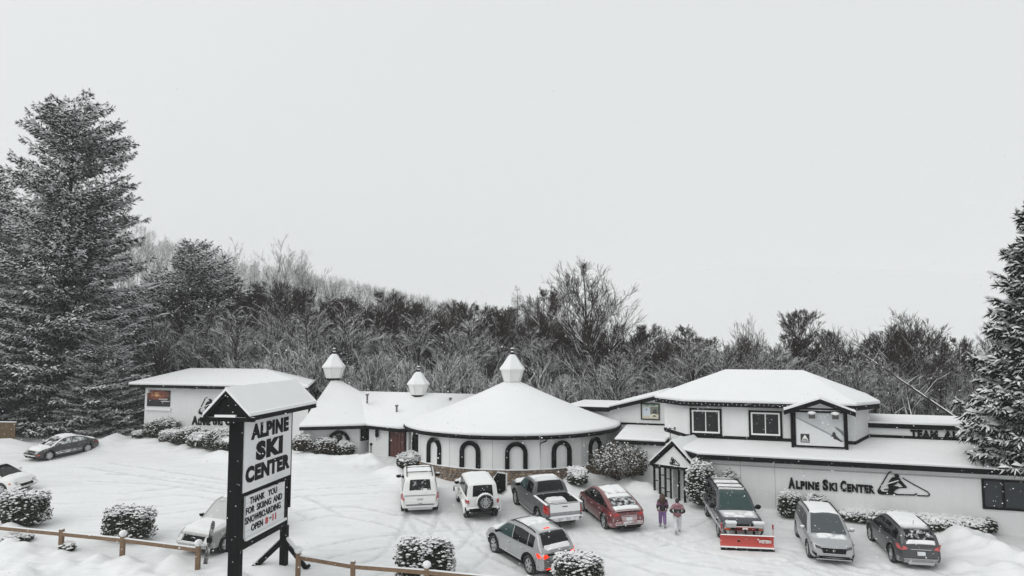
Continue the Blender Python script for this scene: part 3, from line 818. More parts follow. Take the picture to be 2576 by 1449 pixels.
m = MB(); m.prism([(uL - 1.0, .9, 1.8), (uL, 0, 1.8), (uL, 2.5, 1.8), (uL - 1.0, 2.5, 1.8)], (0, 0, zl - 1.7)); m.build('wall', M_WALL, lodge)
# upper storey
u0, u1 = EL(1726, 1060, V2)[0], EL(2150, 1060, V2)[0]
vc = V2 + 1.5; uch = EL(1672, 1060, vc)[0]; ur2 = EL(2186, 1060, V2 + 1.9)[0]
ze = EL(1850, 1023.5, V2 - .55)[1]
wl = [(uch, vc), (u0, V2), (u1, V2), (ur2, V2 + 1.9), (ur2, 10.5), (uch, 10.5)]
MB().prism([(x, y, zf - .6) for x, y in wl], (0, 0, ze + .1 - zf + .6)).build('upper_wall', M_WALL, lodge)
# black flashing where the lower roof meets the wall
m = MB(); fl = [(uch, vc), (u0, V2), (u1, V2), (ur2, V2 + 1.9)]
for (xa, ya), (xb, yb) in zip(fl[:-1], fl[1:]):
    dv = Vector((xb - xa, yb - ya, 0)).normalized(); nn = Vector((dv.y, -dv.x, 0)) * .03
    m.prism([Vector((xa, ya, zroof(ya) + .12)) + nn, Vector((xb, yb, zroof(yb) + .12)) + nn, Vector((xb, yb, zroof(yb) + .34)) + nn, Vector((xa, ya, zroof(ya) + .34)) + nn], -nn * 1.2)
m.build('flashing', M_BLACK, lodge)
eL2 = EL(1648, 1009, vc + .2)[0]; eR1 = EL(2154, 1030, V2 - .55)[0]; eR2 = EL(2213, 1027, V2 + 1.5)[0]; eL1 = EL(1716, 1018, V2 - .55)[0]
r0 = EL(1825, 929, 7.2); r1 = EL(2020, 931, 7.2)
zt = ze + .24
roof(lodge, [(eL2, vc + .2, zt), (eL1, V2 - .55, zt), (eR1, V2 - .55, zt), (eR2, V2 + 1.5, zt), (eR2, 11.5, zt), (eL2, 11.5, zt)], [(r0[0], 7.2, r0[1] - .2), (r1[0], 7.2, r1[1] - .2)],
     [(0, 1, 6), (1, 2, 7, 6), (2, 3, 7), (3, 4, 7), (4, 5, 6, 7), (5, 0, 6)], fascia=.26, snow=.2, name='upper_roof')
# small lights strung along the eave
rnd = random.Random(8); m = MB()
def string(p, q, k):
    p, q = Vector(p), Vector(q)
    for i in range(k):
        c = p.lerp(q, (i + .5) / k) + Vector((0, -.03, rnd.uniform(-.05, .05))); m.ball(c, .022, .022, .03, 5, 3)
string((eL2, vc + .17, zt - .1), (eL1, V2 - .58, zt - .1), 8); string((eL1, V2 - .58, zt - .1), (eR1 - 2.9, V2 - .58, zt - .1), 26)
m.build('string_lights', M_WHITE, lodge, kind='stuff')
for (a, b, c, d_) in ((1735.5, 1815.9, 1026.5, 1094.3), (1883.3, 1967.7, 1032.4, 1100.3)):
    xa, xb = EL(a, 1060, V2)[0], EL(b, 1060, V2)[0]; xm = (a + b) / 2
    window(lodge, xa, xb, EL(xm, d_, V2)[1], EL(xm, c, V2)[1], V2)
a, zz = EL(1727, 1021, V2 - .2)
MB().box(a - .15, a + .15, V2 - .3, V2, zz - .16, zz + .04).build('floodlight', mat('flood_grey', (.5, .5, .5), .5), lodge)
# bay with the mural
VB = V2 - 1.2
b0, b1 = EL(1990, 1060, VB)[0], EL(2131, 1060, VB)[0]; bz0 = EL(2060, 1139, VB)[1]; bz1 = EL(2060, 1030, VB)[1]
bay = MB().box(b0, b1, VB, V2 + .3, bz0 + .05, bz1 + .15).build('mural_bay', M_WALL, lodge)
m = MB()
m.box(b0 - .02, b0 + .12, VB - .06, VB + .08, bz0, bz1); m.box(b1 - .12, b1 + .02, VB - .06, VB + .08, bz0, bz1); m.box(b0 + .12, b1 - .12, VB - .05, VB + .08, bz0, bz0 + .14)
m.box(b0 - .02, b0 + .08, V2 - .1, V2, zroof(V2), bz1); m.box(b0 + .12, b1 - .12, VB - .04, VB + .04, bz1 - .02, bz1 + .07)
m.build('corner_post', M_BLACKS, bay)
ma, mb_ = EL(2002, 1060, VB)[0], EL(2121, 1060, VB)[0]; mz0, mz1 = EL(2060, 1121, VB)[1], EL(2060, 1038, VB)[1]
m = MB(); frame_rect(m, ma - .12, mb_ + .12, mz0 - .1, mz1 + .1, .1, VB - .1, VB - .01)
mf = m.build('mural', M_BLACKS, bay)
mw, mh = mb_ - ma, mz1 - mz0
MP = lambda x, z: (ma + mw * x, VB - .02, mz0 + mh * z)
def print_(name, pts, mt, lay): MB().prism([Vector(MP(*p)) - Vector((0, .004 * lay, 0)) for p in pts], (0, .003, 0)).build(name, mt, mf)
print_('mural_sheet', [(0, 0), (1, 0), (1, 1), (0, 1)], mat('mural_sky', (.5, .52, .53), .7, var=.25, scale=1.5), 1)
print_('mural_slope', [(0, 0), (1, 0), (1, .13), (0, .82)], mat('mural_snow', (.66, .67, .68), .7, var=.08, scale=5), 2)
print_('mural_slope', [(0, .82), (1, .13), (1, .17), (.55, .5), (.2, .73), (0, .86)], mat('mural_shade', (.3, .31, .32), .7, var=.3, scale=3), 3)
print_('mural_slope', [(.8, .6), (.9, .55), (1, .45), (1, .3), (.93, .42), (.85, .52)], mat('mural_rock', (.16, .17, .17), .7, var=.3), 4)
print_('mural_rider', [(.72, .28), (.76, .33), (.77, .4), (.8, .44), (.83, .4), (.84, .33), (.97, .14), (.95, .13), (.86, .2), (.79, .22), (.78, .29), (.74, .29)], mat('mural_black', (.03, .03, .03), .7, var=.2), 5)
print_('mural_badge', [(.09, .08), (.28, .08), (.28, .34), (.09, .34)], MATS['mural_black'], 6)
print_('badge_peak', [(.115, .16), (.255, .16), (.235, .2), (.19, .31), (.175, .3), (.14, .22)], M_WHITE, 7)
print_('badge_peak', [(.15, .2), (.165, .185), (.18, .205), (.195, .185), (.21, .2), (.225, .18), (.24, .17), (.13, .17)], MATS['mural_black'], 8)
me = text_mesh('BURTON', 1, .006, .03); fit(me, 0, mw * .15, 0, mh * .045)
p = MP(.11, .1); put_text('badge_lettering', me, M_WHITE, mf, (p[0], p[1] - .03, p[2]), (1, 0, 0), (0, 0, 1))
for x in (.34, .83):
    p = Vector(MP(x, .93)); l = MB().box(p.x - .16, p.x + .16, VB - .5, VB - .3, p.z - .16, p.z + .1).beam((p.x, VB - .4, p.z + .1), (p.x - .1, VB, p.z + .22), .03, .03).build('mural_lamp', mat('lamp_dark', (.06, .055, .05), .5), mf)
    MB().ball((p.x, VB - .42, p.z + .13), .22, .16, .1).build('snow_cap', M_SNOW, l, True)
# gable over the bay
gx, gzp = EL(2063, 1004, VB - .5); ga, gza = EL(1972, 1033, VB - .5); gb_, gzb = EL(2153, 1037, VB - .5)
gm = (gza + gzb) / 2
g = roof(lodge, [(ga, VB - .5, gm), (gx, VB - .5, gzp), (gb_, VB - .5, gm), (gb_, 6, gm), (gx, 6, gzp), (ga, 6, gm)], [], [(0, 1, 4, 5), (1, 2, 3, 4)], fascia=.24, snow=.1, soffit=False, name='gable_roof', droop=.0)
MB().prism([(ga + .45, VB - .02, gm - .12), (gb_ - .45, VB - .02, gm - .12), (gx, VB - .02, gzp - .24)], (0, .1, 0)).build('gable_panel', M_WALL, g)
MB().box(ga + .5, gb_ - .5, VB - .06, VB - .02, gm - .1, gm - .03).build('gable_rail', M_BLACK, g)
# right parapet with lettering
VP = V2 + 1.9
pu0 = ur2 - .3; pz1 = EL(2300, 1068, VP)[1]; pz0 = zroof(VP)
MB().box(pu0, uR + .5, VP + .01, VP + 5, pz0 - .5, pz1 - .05).build('parapet_wall', M_WALL, lodge)
pt = MB().box(pu0 - .1, uR + .5, VP - .15, VP + 5, pz1 - .24, pz1 + .02).build('parapet_trim', M_BLACKS, lodge)
MB().box(pu0 - .12, uR + .5, VP - .16, VP + 5, pz1 + .024, pz1 + .12).build('roof_snow', M_SNOW, pt)
MB().box(pu0 + .1, uR + .4, VP - .05, VP, pz0 + .16, pz0 + .32).build('flashing', M_BLACK, lodge)
lettering(lodge, [('TEAM', 2290, 2359, 1100.5, 1103, 20), ('ALPINE', 2373, 2475, 1103.5, 1107, 20)], lambda a, b: EL(a, b, VP), .05, VP - .06)
# wall lettering and emblem
k_ = .18428; LZ = lambda z: 1948.6 + z * k_; TZ = lambda z: 1181.9 + z * k_
lettering(lodge, [('A', LZ(188), LZ(282), TZ(252), TZ(257), 152 * k_), ('LPINE', LZ(292), LZ(612), TZ(258), TZ(276), 112 * k_), ('S', LZ(655), LZ(735), TZ(278), TZ(284), 150 * k_), ('KI', LZ(748), LZ(856), TZ(284), TZ(292), 112 * k_),
    ('C', LZ(898), LZ(982), TZ(293), TZ(299), 150 * k_), ('ENTER', LZ(992), LZ(1368), TZ(300), TZ(322), 112 * k_)], lambda a, b: EL(a, b), .06, -.04)
emblem(lodge, lambda x, z: EL(LZ(x), TZ(z)))
# shop window at the right end
(xa, z1), (xb, z0) = EL(2468, 1203), EL(2640, 1300)
z0 = EL(2468, 1279)[1]
m = MB(); frame_rect(m, xa, xb, z0, z1, .1, -.08, .02); m.box((xa * 2 + xb) / 3 - .05, (xa * 2 + xb) / 3 + .05, -.07, .02, z0 + .1, z1 - .1)
w = m.build('shop_window', M_BLACK, lodge)
for a, b in ((xa + .1, (xa * 2 + xb) / 3 - .05), ((xa * 2 + xb) / 3 + .05, xb - .1)): MB().box(a, b, -.02, .01, z0 + .1, z1 - .1).build('pane', glass_mat('shop_glass', (.03, .036, .04), .12), w)
for u_ in (EL(1950, 1220)[0], EL(1864, 1220)[0]):
    MB().box(u_ - .012, u_ + .012, -.006, .0, 2, zl).build('panel_joint', MATS['joint_grey'], lodge)
# left part: poster wall, flat roof, low roof
VW = V2 + 6.4
(wu1, _), (wu0, _) = EL(1674, 1040, VW), EL(1440, 1040, VW)
zr0, zr1 = EL(1540, 1026, VW)[1], EL(1648, 1000, VW)[1]; uk0, uk1 = EL(1540, 1026, VW)[0], EL(1648, 1000, VW)[0]
zw0 = EL(1600, 1068, VW)[1] - .6
MB().prism([(wu0, VW, zw0 - 1), (uch + .5, VW, zw0 - 1), (uch + .5, VW, zr1 + .1), (uk1, VW, zr1 + .02), (uk0, VW, zr0 - .12), (wu0, VW, zr0 - .12)], (0, .3, 0)).build('side_wall', M_WALL, lodge)
sl = (zr1 - zr0) / (uk1 - uk0)
roof(lodge, [(uk0 - .1, VW - .5, zr0 + .1), (uk1 + .4, VW - .5, zr1 + .1 + .4 * sl), (uk1 + .4, VW + 5, zr1 + .1 + .4 * sl), (uk0 - .1, VW + 5, zr0 + .1)], [], [(0, 1, 2, 3)], fascia=.26, snow=.2, name='side_roof')
roof(lodge, [(wu0 - .4, VW - .5, zr0 + .06), (uk0 - .15, VW - .5, zr0 + .06), (uk0 - .15, VW + 5, zr0 + .06), (wu0 - .4, VW + 5, zr0 + .06)], [], [(0, 1, 2, 3)], fascia=.3, snow=.09, name='flat_roof')
VS = V2
zlow = EL(1580, 1117, VS - .3)[1]; zhi = EL(1600, 1068, VW)[1] - .14
lu0, lu1 = EL(1548, 1110, VS - .3)[0], EL(1672, 1110, VS - .3)[0]
roof(lodge, [(lu0, VS - .3, zlow + .22), (lu1, VS - .3, zlow + .22), (lu1, VW + .05, zhi), (lu0 - .6, VW + .05, zhi)], [], [(0, 1, 2, 3)], fascia=.24, snow=.14, name='low_roof')
MB().box(lu0 - 2.2, uch + .4, VW - .05, VW, zhi + .12, zhi + .26).build('flashing', M_BLACK, lodge)
MB().box(lu0 + .15, uL, VS, VS + .3, 2.2, zlow + .1).build('wall', M_WALL, lodge)
(xa, z1), (xb, z0) = EL(1586, 1150, VS), EL(1619, 1196, VS)
w = MB().box(xa, xb, VS - .05, VS + .01, z0, z1).build('window', M_BLACK, lodge); MB().box(xa + .07, xb - .07, VS - .06, VS - .05, z0 + .07, z1 - .07).build('pane', M_GLASSW, w)
# poster
(xa, z1), (xb, z0) = EL(1612, 1014, VW), EL(1660, 1057, VW)
m = MB(); frame_rect(m, xa, xb, z0, z1, .07, VW - .08, VW); pw = m.build('poster', M_BLACK, lodge)
Q = lambda x, z, l: Vector((xa + (xb - xa) * x, VW - .02 - .004 * l, z0 + (z1 - z0) * z))
def pq(name, pts, col, l): MB().prism([Q(x, z, l) for x, z in pts], (0, .003, 0)).build(name, mat('print_%s_%d' % (name, l), col, .6, var=.1), pw)
pq('poster_sheet', [(.05, .05), (.95, .05), (.95, .95), (.05, .95)], (.62, .58, .47), 1)
pq('poster_band', [(.05, .82), (.95, .82), (.95, .95), (.05, .95)], (.42, .56, .45), 2)
pq('poster_scene', [(.5, .35), (.95, .35), (.95, .8), (.5, .8)], (.2, .22, .18), 2)
pq('poster_scene', [(.6, .4), (.66, .58), (.73, .66), (.83, .62), (.85, .5), (.84, .38)], (.05, .05, .05), 3)
pq('poster_note', [(.1, .25), (.5, .25), (.5, .78), (.1, .78)], (.62, .68, .74), 3)
pq('poster_mark', [(.27, .6), (.31, .68), (.34, .68), (.33, .6), (.29, .52)], (.05, .05, .06), 4)
pq('poster_helmet', [(.52, .2), (.56, .33), (.68, .38), (.82, .33), (.9, .22), (.88, .16), (.56, .16)], (.75, .72, .55), 4)
pq('poster_visor', [(.6, .24), (.72, .3), (.84, .24), (.82, .2), (.62, .2)], (.06, .06, .05), 5)
rnd = random.Random(2)
m = MB()
for k in range(7):
    x = .27 + k * .075; z = .86
    if .45 < x < .55: continue
    a = Q(x, z, 3); m.box(a.x, a.x + .05, a.y, a.y + .003, a.z, a.z + .07)
m.build('poster_print', M_BLACK, pw)
# ---- entrance porch, turned towards the car park
pl, pr = Vector((8.24, 42.23, 0)), Vector((9.82, 40.81, 0))
pd = (pr - pl).normalized(); pn = Vector((-pd.y, pd.x, 0))
po = thing('entrance_porch', 'small gabled entrance porch with trellis posts and skier emblem', 'porch', (pl.x, pl.y, 0), math.atan2(pd.y, pd.x))
plen = (pr - pl).length
def PL(px, py_, v=0.0):
    p = hit(px, py_, pl + pn * v, pn) - pl
    return p.dot(pd), p.z
(ga, za), (gx, zp), (gb_, zb) = PL(1634, 1160, -.35), PL(1690, 1109, -.35), PL(1752, 1180, -.35)
gm = (za + zb) / 2; gc = (ga + gb_) / 2
g = roof(po, [(ga, -.35, gm), (gc, -.35, zp), (gb_, -.35, gm), (gb_, 2.3, gm), (gc, 2.3, zp), (ga, 2.3, gm)], [], [(0, 1, 4, 5), (1, 2, 3, 4)], fascia=.2, snow=.12, soffit=False, name='gable_roof', droop=0.0)
zt_ = gm - .1
gp_ = MB().prism([(ga + .22, -.2, zt_), (gb_ - .22, -.2, zt_), (gc, -.2, zp - .32)], (0, .08, 0)).build('gable_panel', M_WALL, po)
MB().box(ga + .1, gb_ - .1, -.26, -.1, zt_ - .14, zt_ + .02).build('beam', M_BLACKS, po)
emblem(po, lambda x, z: (gc + .02 + (x - 1700) * .00085, zt_ + .08 + (355 - z) * .0013), -.22)
gP = 2.9
m = MB()
def post(x, y): MB().box(x - .05, x + .05, y - .05, y + .05, gP - .2, zt_ - .1).build('post', M_BLACKS, po)
for x in (.02, .38, .74, 1.1, 1.6): post(x, 0)
m = MB()
for (xa, xb, off) in ((.07, .33, 0), (.43, .69, .35), (.79, 1.05, .18)):
    z = gP + .25 + off
    while z < zt_ - .2: m.box(xa, xb, -.03, .03, z, z + .06); z += .72
m.build('trellis_bar', M_BLACKS, po)
post(2.02, -.1); post(2.4, .5); post(2.4, 1.2)
m = MB(); m.box(2.35, 2.43, .5, 1.2, gP + .9, gP + .97); m.box(2.35, 2.43, .5, 1.2, gP + .25, gP + .32); m.build('handrail', M_BLACKS, po)
MB().box(.0, 2.5, 1.1, 1.2, gP - .3, zt_).build('back_wall', M_WALL, po)
dr = MB().box(1.25, 1.95, 1.04, 1.1, gP - .1, gP + 2.0).build('door', M_WHITE, po)
MB().box(1.42, 1.55, 1.02, 1.04, gP + .8, gP + 1.9).build('pane', M_GLASSW, dr)
MB().tube([(1.85, 1.0, gP + .95), (1.85, 1.0, gP + 1.1)], .03, 6).build('handle', M_BLACK, dr)
MB().box(2.0, 2.32, 1.0, 1.1, gP + .9, gP + 1.9).build('window', M_GLASSW, po)
MB().box(1.15, 1.2, .0, .5, gP - .2, zt_ - .1).build('side_panel', M_WALL, po)
# wind vane behind the porch
c = py(1686, 1100, 41.8)
wv = thing('wind_vane', 'thin black compass-point wind vane rising behind the entrance porch roof', 'wind vane', (c.x, c.y, c.z - .5))
t = py(1686, 1078, 41.8).z - c.z + .5
MB().tube([(0, 0, 0), (0, 0, t + .1)], .02, 6).build('rod', M_BLACK, wv)
MB().beam((-.22, 0, t), (.22, 0, t), .025, .025).beam((0, -.2, t), (0, .2, t), .025, .025).build('compass_arm', M_BLACK, wv)
for t_, x in (('N', -.36), ('E', .22)):
    me = text_mesh(t_, .22, .02, .01); put_text('compass_letter', me, M_BLACK, wv, (x, 0, t - .08), (1, 0, 0), (0, 0, 1))
MB().ball((0, 0, t + .12), .1, .1, .09).build('snow_cap', M_SNOW, wv, True)
# ------------------------------------------------------------------ vehicles
def gsmooth(xs, pts, sig):
    px_, pz_ = np.array([p[0] for p in pts], float), np.array([p[1] for p in pts], float)
    if sig <= 0: return np.interp(xs, px_, pz_)
    ks = np.linspace(-2, 2, 9); w = np.exp(-ks ** 2 / 2); w /= w.sum()
    return sum(wi * np.interp(np.clip(np.asarray(xs) + k * sig, px_[0], px_[-1]), px_, pz_) for k, wi in zip(ks, w))
WHEELS = {}
def wheel_meshes(r, w, style, rimr):
    key = (round(r, 3), round(w, 3), style)
    if key in WHEELS: return WHEELS[key]
    m = MB(); h = w / 2
    m.lathe([(rimr, -h * .8), (rimr + .02, -h), (r - .05, -h), (r - .012, -h * .82), (r, -h * .5), (r, h * .5), (r - .012, h * .82), (r - .05, h), (rimr + .02, h), (rimr, h * .8), (rimr - .02, 0), (rimr, -h * .8)], 36, axis='y')
    for k in range(44):                      # tread blocks
        a = 2 * math.pi * k / 44; c, s_ = math.cos(a), math.sin(a)
        for y0 in (-h * .86, h * .3):
            p = Vector((r * c, y0, r * s_)); m.beam(p, p + Vector((0, h * .56, 0)), .035, .016, up=(c, 0, s_))
    tm = bpy.data.meshes.new('tyre'); tm.from_pydata(m.v, [], m.f); tm.materials.append(M_RUB)
    m = MB(); o = h * .78                     # outside of the wheel is +y
    m.lathe([(rimr, -o), (rimr - .015, -o * .5), (rimr - .03, o * .2)], 28, axis='y', mi=1)
    m.lathe([(rimr - .03, o * .15), (.02, o * .1)], 28, axis='y', mi=1)
    m.lathe([(rimr + .008, o), (rimr - .03, o * 1.02), (rimr - .035, o * .6)], 28, axis='y')
    m.lathe([(.085, o * .5), (.08, o * .98), (.05, o * 1.04), (.0, o * 1.04)], 12, axis='y')
    ns = {'5': 5, 'y': 5, '7': 7, 'mesh': 10, 'steel': 8}[style]
    for k in range(ns):
        a = 2 * math.pi * k / ns + math.pi / 2
        d = Vector((math.cos(a), 0, math.sin(a))); t = Vector((-math.sin(a), 0, math.cos(a)))
        if style in ('y', 'mesh'):
            mid = d * (rimr * (.45 if style == 'y' else .5))
            if style == 'y': m.beam(d * .05 + Vector((0, o * .9, 0)), mid + Vector((0, o * .92, 0)), .075, .05, up=(0, 1, 0))
            for sg in (-1, 1):
                st = mid if style == 'y' else d * .06
                m.beam(st + Vector((0, o * .9, 0)), (d + t * sg * (.33 if style == 'y' else .3)).normalized() * (rimr - .02) + Vector((0, o * .92, 0)), .05 if style == 'y' else .032, .05, up=(0, 1, 0))
        else:
            m.beam(d * .05 + Vector((0, o * .9, 0)), d * (rimr - .02) + Vector((0, o * .92, 0)), .1 if style == '5' else .075, .05, up=(0, 1, 0))
    rm = bpy.data.meshes.new('rim'); rm.from_pydata(m.v, [], m.f)
    rm.materials.append(M_ALLOY); rm.materials.append(M_DARK); rm.polygons.foreach_set('material_index', m.m)
    WHEELS[key] = (tm, rm); return WHEELS[key]

class Car:
    """x forward, y to the car's left, z up; origin on the ground under the middle"""
    PT_ = [0, .06, .14, .35, .6, .82, .93, 1.0]
    PW_ = [.93, .965, .985, 1.0, .995, .975, .955, .91]
    def __init__(s, name, label, P, pos, head, cat='car', group=None):
        s.P = P; g = lambda k, d: P.get(k, d)
        s.L, s.W, s.wr = P['L'], P['W'], P['wr']; s.H2 = s.L / 2
        s.sill, s.ar = g('sill', .3), g('arch', s.wr + .07)
        s.fa, s.ra = P['axles']; s.pa, s.pn = g('taper', (.2, 6.0)); s.kf, s.kr = g('rake', (.16, .1))
        s.paint = P['paint']; s.crown = g('crown', .045)
        s.t = thing(name, label, cat, pos, 0, group or 'cars parked on the snow')
        up = Vector((0, -SLOPE, 1)).normalized(); fw = Vector((math.cos(head), math.sin(head), 0)); fw = (fw - up * fw.dot(up)).normalized(); lf = up.cross(fw)
        s.t.rotation_euler = Matrix(((fw.x, lf.x, up.x), (fw.y, lf.y, up.y), (fw.z, lf.z, up.z))).to_euler()
        sc = g('scale', 1.0); s.t.scale = (sc, sc, sc)
        s.rnd = random.Random(hash(name) % 1000)
        s.body(); s.wheels()
    # --- shape functions
    def zsh(s, x):
        if not hasattr(s, 'zt'):
            s.zx0, s.zdx = -s.H2 - .3, (s.L + .6) / 400
            s.zt = [float(v) for v in gsmooth(np.linspace(-s.H2 - .3, s.H2 + .3, 401), s.P['shoulder'], s.P.get('ssm', .06))]
        f = (x - s.zx0) / s.zdx; i = max(0, min(399, int(f))); f = max(0.0, min(1.0, f - i))
        return s.zt[i] * (1 - f) + s.zt[i + 1] * f
    def zbot(s, x, arch=True):
        u = abs(x) / s.H2; z = s.sill + .09 * max(0, (u - .82) / .18) ** 2
        if arch:
            for a in (s.fa, s.ra):
                q = s.ar ** 2 - (x - a) ** 2
                if q > 0: z = max(z, s.wr + math.sqrt(q))
        return min(z, s.zsh(x) - .06)
    def prof(s, t): return float(np.interp(t, s.PT_, s.P.get('pw', s.PW_)))
    def plan(s, x): u = min(1, abs(x) / s.H2); return s.W / 2 * (1 - s.pa * u ** s.pn)
    def gx(s, x, t):
        u = abs(x) / s.H2; k = s.kf if x > 0 else s.kr
        g_ = np.interp(t, [0, .3, .5, 1], [.55, .05, 0, 1.0])
        return x - math.copysign(k * g_ * u ** 8, x)
    def side(s, x, z, out=0.0, sg=1):
        zb = s.zbot(x, False); t = (z - zb) / max(.05, s.zsh(x) - zb)
        return Vector((s.gx(x, min(1, max(0, t))), sg * (s.plan(x) * s.prof(min(1, max(0, t))) + out), z))
    def end(s, y, z, fr=1, out=0.0):
        x = s.H2 * fr; zb = s.zbot(x, False); t = min(1, max(0, (z - zb) / max(.05, s.zsh(x) - zb)))
        ratio = abs(y) / (s.W / 2 * s.prof(t))
        u = 1.0 if ratio <= 1 - s.pa else max(.86, (max(0.0, 1 - min(ratio, 1)) / s.pa) ** (1 / s.pn))
        return Vector((s.gx(x * u, t) + fr * out, y, z))
    # --- lower body and cabin
    def body(s):
        P = s.P; m = MB()
        xs = list(np.linspace(-s.H2, s.H2, 46)) + [s.H2 * v for v in (-.985, -.965, .965, .985)]
        for a in (s.fa, s.ra):
            xs += [a + s.ar * c for c in (-1.002, -.999, -.98, -.92, -.8, -.6, -.3, 0, .3, .6, .8, .92, .98, .999, 1.002)]
        if 'bed' in P: xs += [P['bed'][0] - .01, P['bed'][0], P['bed'][1], P['bed'][1] + .01]
        xs = sorted(x for x in xs if abs(x) <= s.H2 + 1e-6)
        rows = []
        for x in xs:
            zb, zs, w = s.zbot(x), s.zsh(x), s.plan(x); zb0 = s.zbot(x, False)
            half = [(x, 0, zb), (s.gx(x, 0), w * .86, zb)]
            for t in s.PT_:
                tz = zb + (zs - zb) * t; t0 = (tz - zb0) / max(.05, zs - zb0)
                half.append((s.gx(x, t0), w * s.prof(t0), tz))
            ws = w * s.prof(1)
            inbed = 'bed' in P and P['bed'][0] <= x <= P['bed'][1]
            if inbed: half += [(s.gx(x, 1), ws - .05, zs + .01), (x, ws - .09, zs), (x, ws - .1, P['bed'][2]), (x, 0, P['bed'][2])]
            else: half += [(s.gx(x, 1), ws * .97, zs + s.crown * .25), (s.gx(x, 1), ws * .8, zs + s.crown * .55), (s.gx(x, 1), ws * .4, zs + s.crown * .9), (s.gx(x, 1), 0, zs + s.crown)]
            n = len(half)
            rows.append(half + [(a, -b, c) for a, b, c in reversed(half[1:-1])])
        n2 = len(rows[0]); vs_ = [p for r in rows for p in r]; fs, mi = [], []
        clad = P.get('cladding', 0)
        for i in range(len(rows) - 1):
            for j in range(n2):
                k = (j + 1) % n2
                fs.append((i * n2 + j, (i + 1) * n2 + j, (i + 1) * n2 + k, i * n2 + k))
                jj = j if j < n2 / 2 else n2 - 1 - j
                xm = (rows[i][0][0] + rows[i + 1][0][0]) / 2
                dark = jj <= 1 or (clad and jj <= clad + 1)
                if 'bed' in P and P['bed'][0] - .02 <= xm <= P['bed'][1] + .02 and jj >= n - 4: dark = 1
                mi.append(1 if dark else 0)
        fs += [tuple(range(n2)), tuple(reversed(range((len(rows) - 1) * n2, len(rows) * n2)))]; mi += [0, 0]
        m.add(vs_, fs); m.m = mi
        # cabin
        prof_ = np.array(P['cabin'], float); seg = np.r_[0, np.cumsum(np.hypot(*np.diff(prof_, axis=0).T))]
        S = np.linspace(0, seg[-1], 110)
        s.cx = gsmooth(S, list(zip(seg, prof_[:, 0])), P.get('csm', .05)); s.cz = gsmooth(S, list(zip(seg, prof_[:, 1])), P.get('csm', .05))
        s.zr = s.cz.max()
        b0 = len(m.v); rows = []
        for i in range(len(S)):
            x, zt_ = float(s.cx[i]), float(s.cz[i]); zs = s.zsh(x) - .02
            zt_ = max(zt_, zs + .01); w = s.cw(x, zt_)
            e_ = min(.09, (zt_ - zs) * .5)
            half = [(x, s.cw(x, zs) , zs), (x, s.cw(x, (zs + zt_) / 2), (zs + zt_) / 2), (x, s.cw(x, zt_ - e_), zt_ - e_), (x, w * .985, zt_ - e_ * .35), (x, w * .93, zt_ - e_ * .05), (x, w * .5, zt_ + .018), (x, 0, zt_ + .025)]
            rows.append(half + [(a, -b, c) for a, b, c in reversed(half[:-1])])
        n3 = len(rows[0]); fs = []
        for i in range(len(rows) - 1):
            for j in range(n3 - 1): fs.append((i * n3 + j, (i + 1) * n3 + j, (i + 1) * n3 + j + 1, i * n3 + j + 1))
        fs += [tuple(range(n3)), tuple(reversed(range((len(rows) - 1) * n3, len(rows) * n3)))]
        m.add([p for r in rows for p in r], fs)
        s.b = m.build('body', [s.paint, P.get('cladmat', M_DARK)], s.t, True)
        s.b.data.set_sharp_from_angle(angle=R(40))
    def cw(s, x, z):
        zs = s.zsh(x); f = min(1, max(0, (z - zs) / max(.1, s.zr - zs)))
        wb = s.plan(x) * .945 * s.P.get('cabw', 1.0); return wb * (1 - (1 - s.P.get('wt', .8)) * f ** 1.25)
    def top(s, i, q, out=0.0):
        i = max(0, min(len(s.cx) - 1, i)); i0 = int(i); i1 = min(i0 + 1, len(s.cx) - 1); f = i - i0
        x = s.cx[i0] * (1 - f) + s.cx[i1] * f; z = s.cz[i0] * (1 - f) + s.cz[i1] * f
        a, b = max(0, i0 - 1), min(len(s.cx) - 1, i0 + 2)
        t = Vector((s.cx[b] - s.cx[a], 0, s.cz[b] - s.cz[a])); t.normalize(); nrm = Vector((-t.z, 0, t.x))
        return Vector((x, q * s.cw(x, z) * .93, z + .025 * (1 - q * q))) + nrm * out
    def isl(s, frac, front):                  # index on the front/rear slope at a height fraction
        rng_ = range(len(s.cx) - 1, -1, -1) if front else range(len(s.cx))
        x0 = s.cx[-1] if front else s.cx[0]; zs = s.zsh(float(x0))
        for i in rng_:
            if s.cz[i] >= zs + (s.zr - zs) * frac: return i
        return len(s.cx) // 2
    # --- parts
    def wheels(s):
        P = s.P; tm, rm = wheel_meshes(s.wr, P.get('tw', .24), P.get('wheel', '5'), P.get('rim', s.wr * .66))
        for x in (s.fa, s.ra):
            for sg in (1, -1):
                o = link('wheel', tm, s.t); o.location = (x, sg * (s.W / 2 - P.get('tw', .24) / 2 - .02), s.wr)
                o.rotation_euler = (0, s.rnd.uniform(0, 1), (0 if sg > 0 else math.pi) + (P.get('steer', 0) if x > 0 else 0))
                r = link('rim', rm, o)
    def patch(s, name, fn, us, vs_, mt, depth=.03, parent=None):
        """a thin solid panel following fn(u, v, out)"""
        m = MB(); A = [[fn(u, v, .006) for v in vs_] for u in us]; B = [[fn(u, v, -depth) for v in vs_] for u in us]
        n1, n2 = len(us), len(vs_)
        m.grid(A)
        m.add([p for r in B for p in r], [])
        ring_ = [(i, 0) for i in range(n1)] + [(n1 - 1, j) for j in range(1, n2)] + [(i, n2 - 1) for i in range(n1 - 2, -1, -1)] + [(0, j) for j in range(n2 - 2, 0, -1)]
        f = lambda ij, k: k * n1 * n2 + ij[0] * n2 + ij[1]
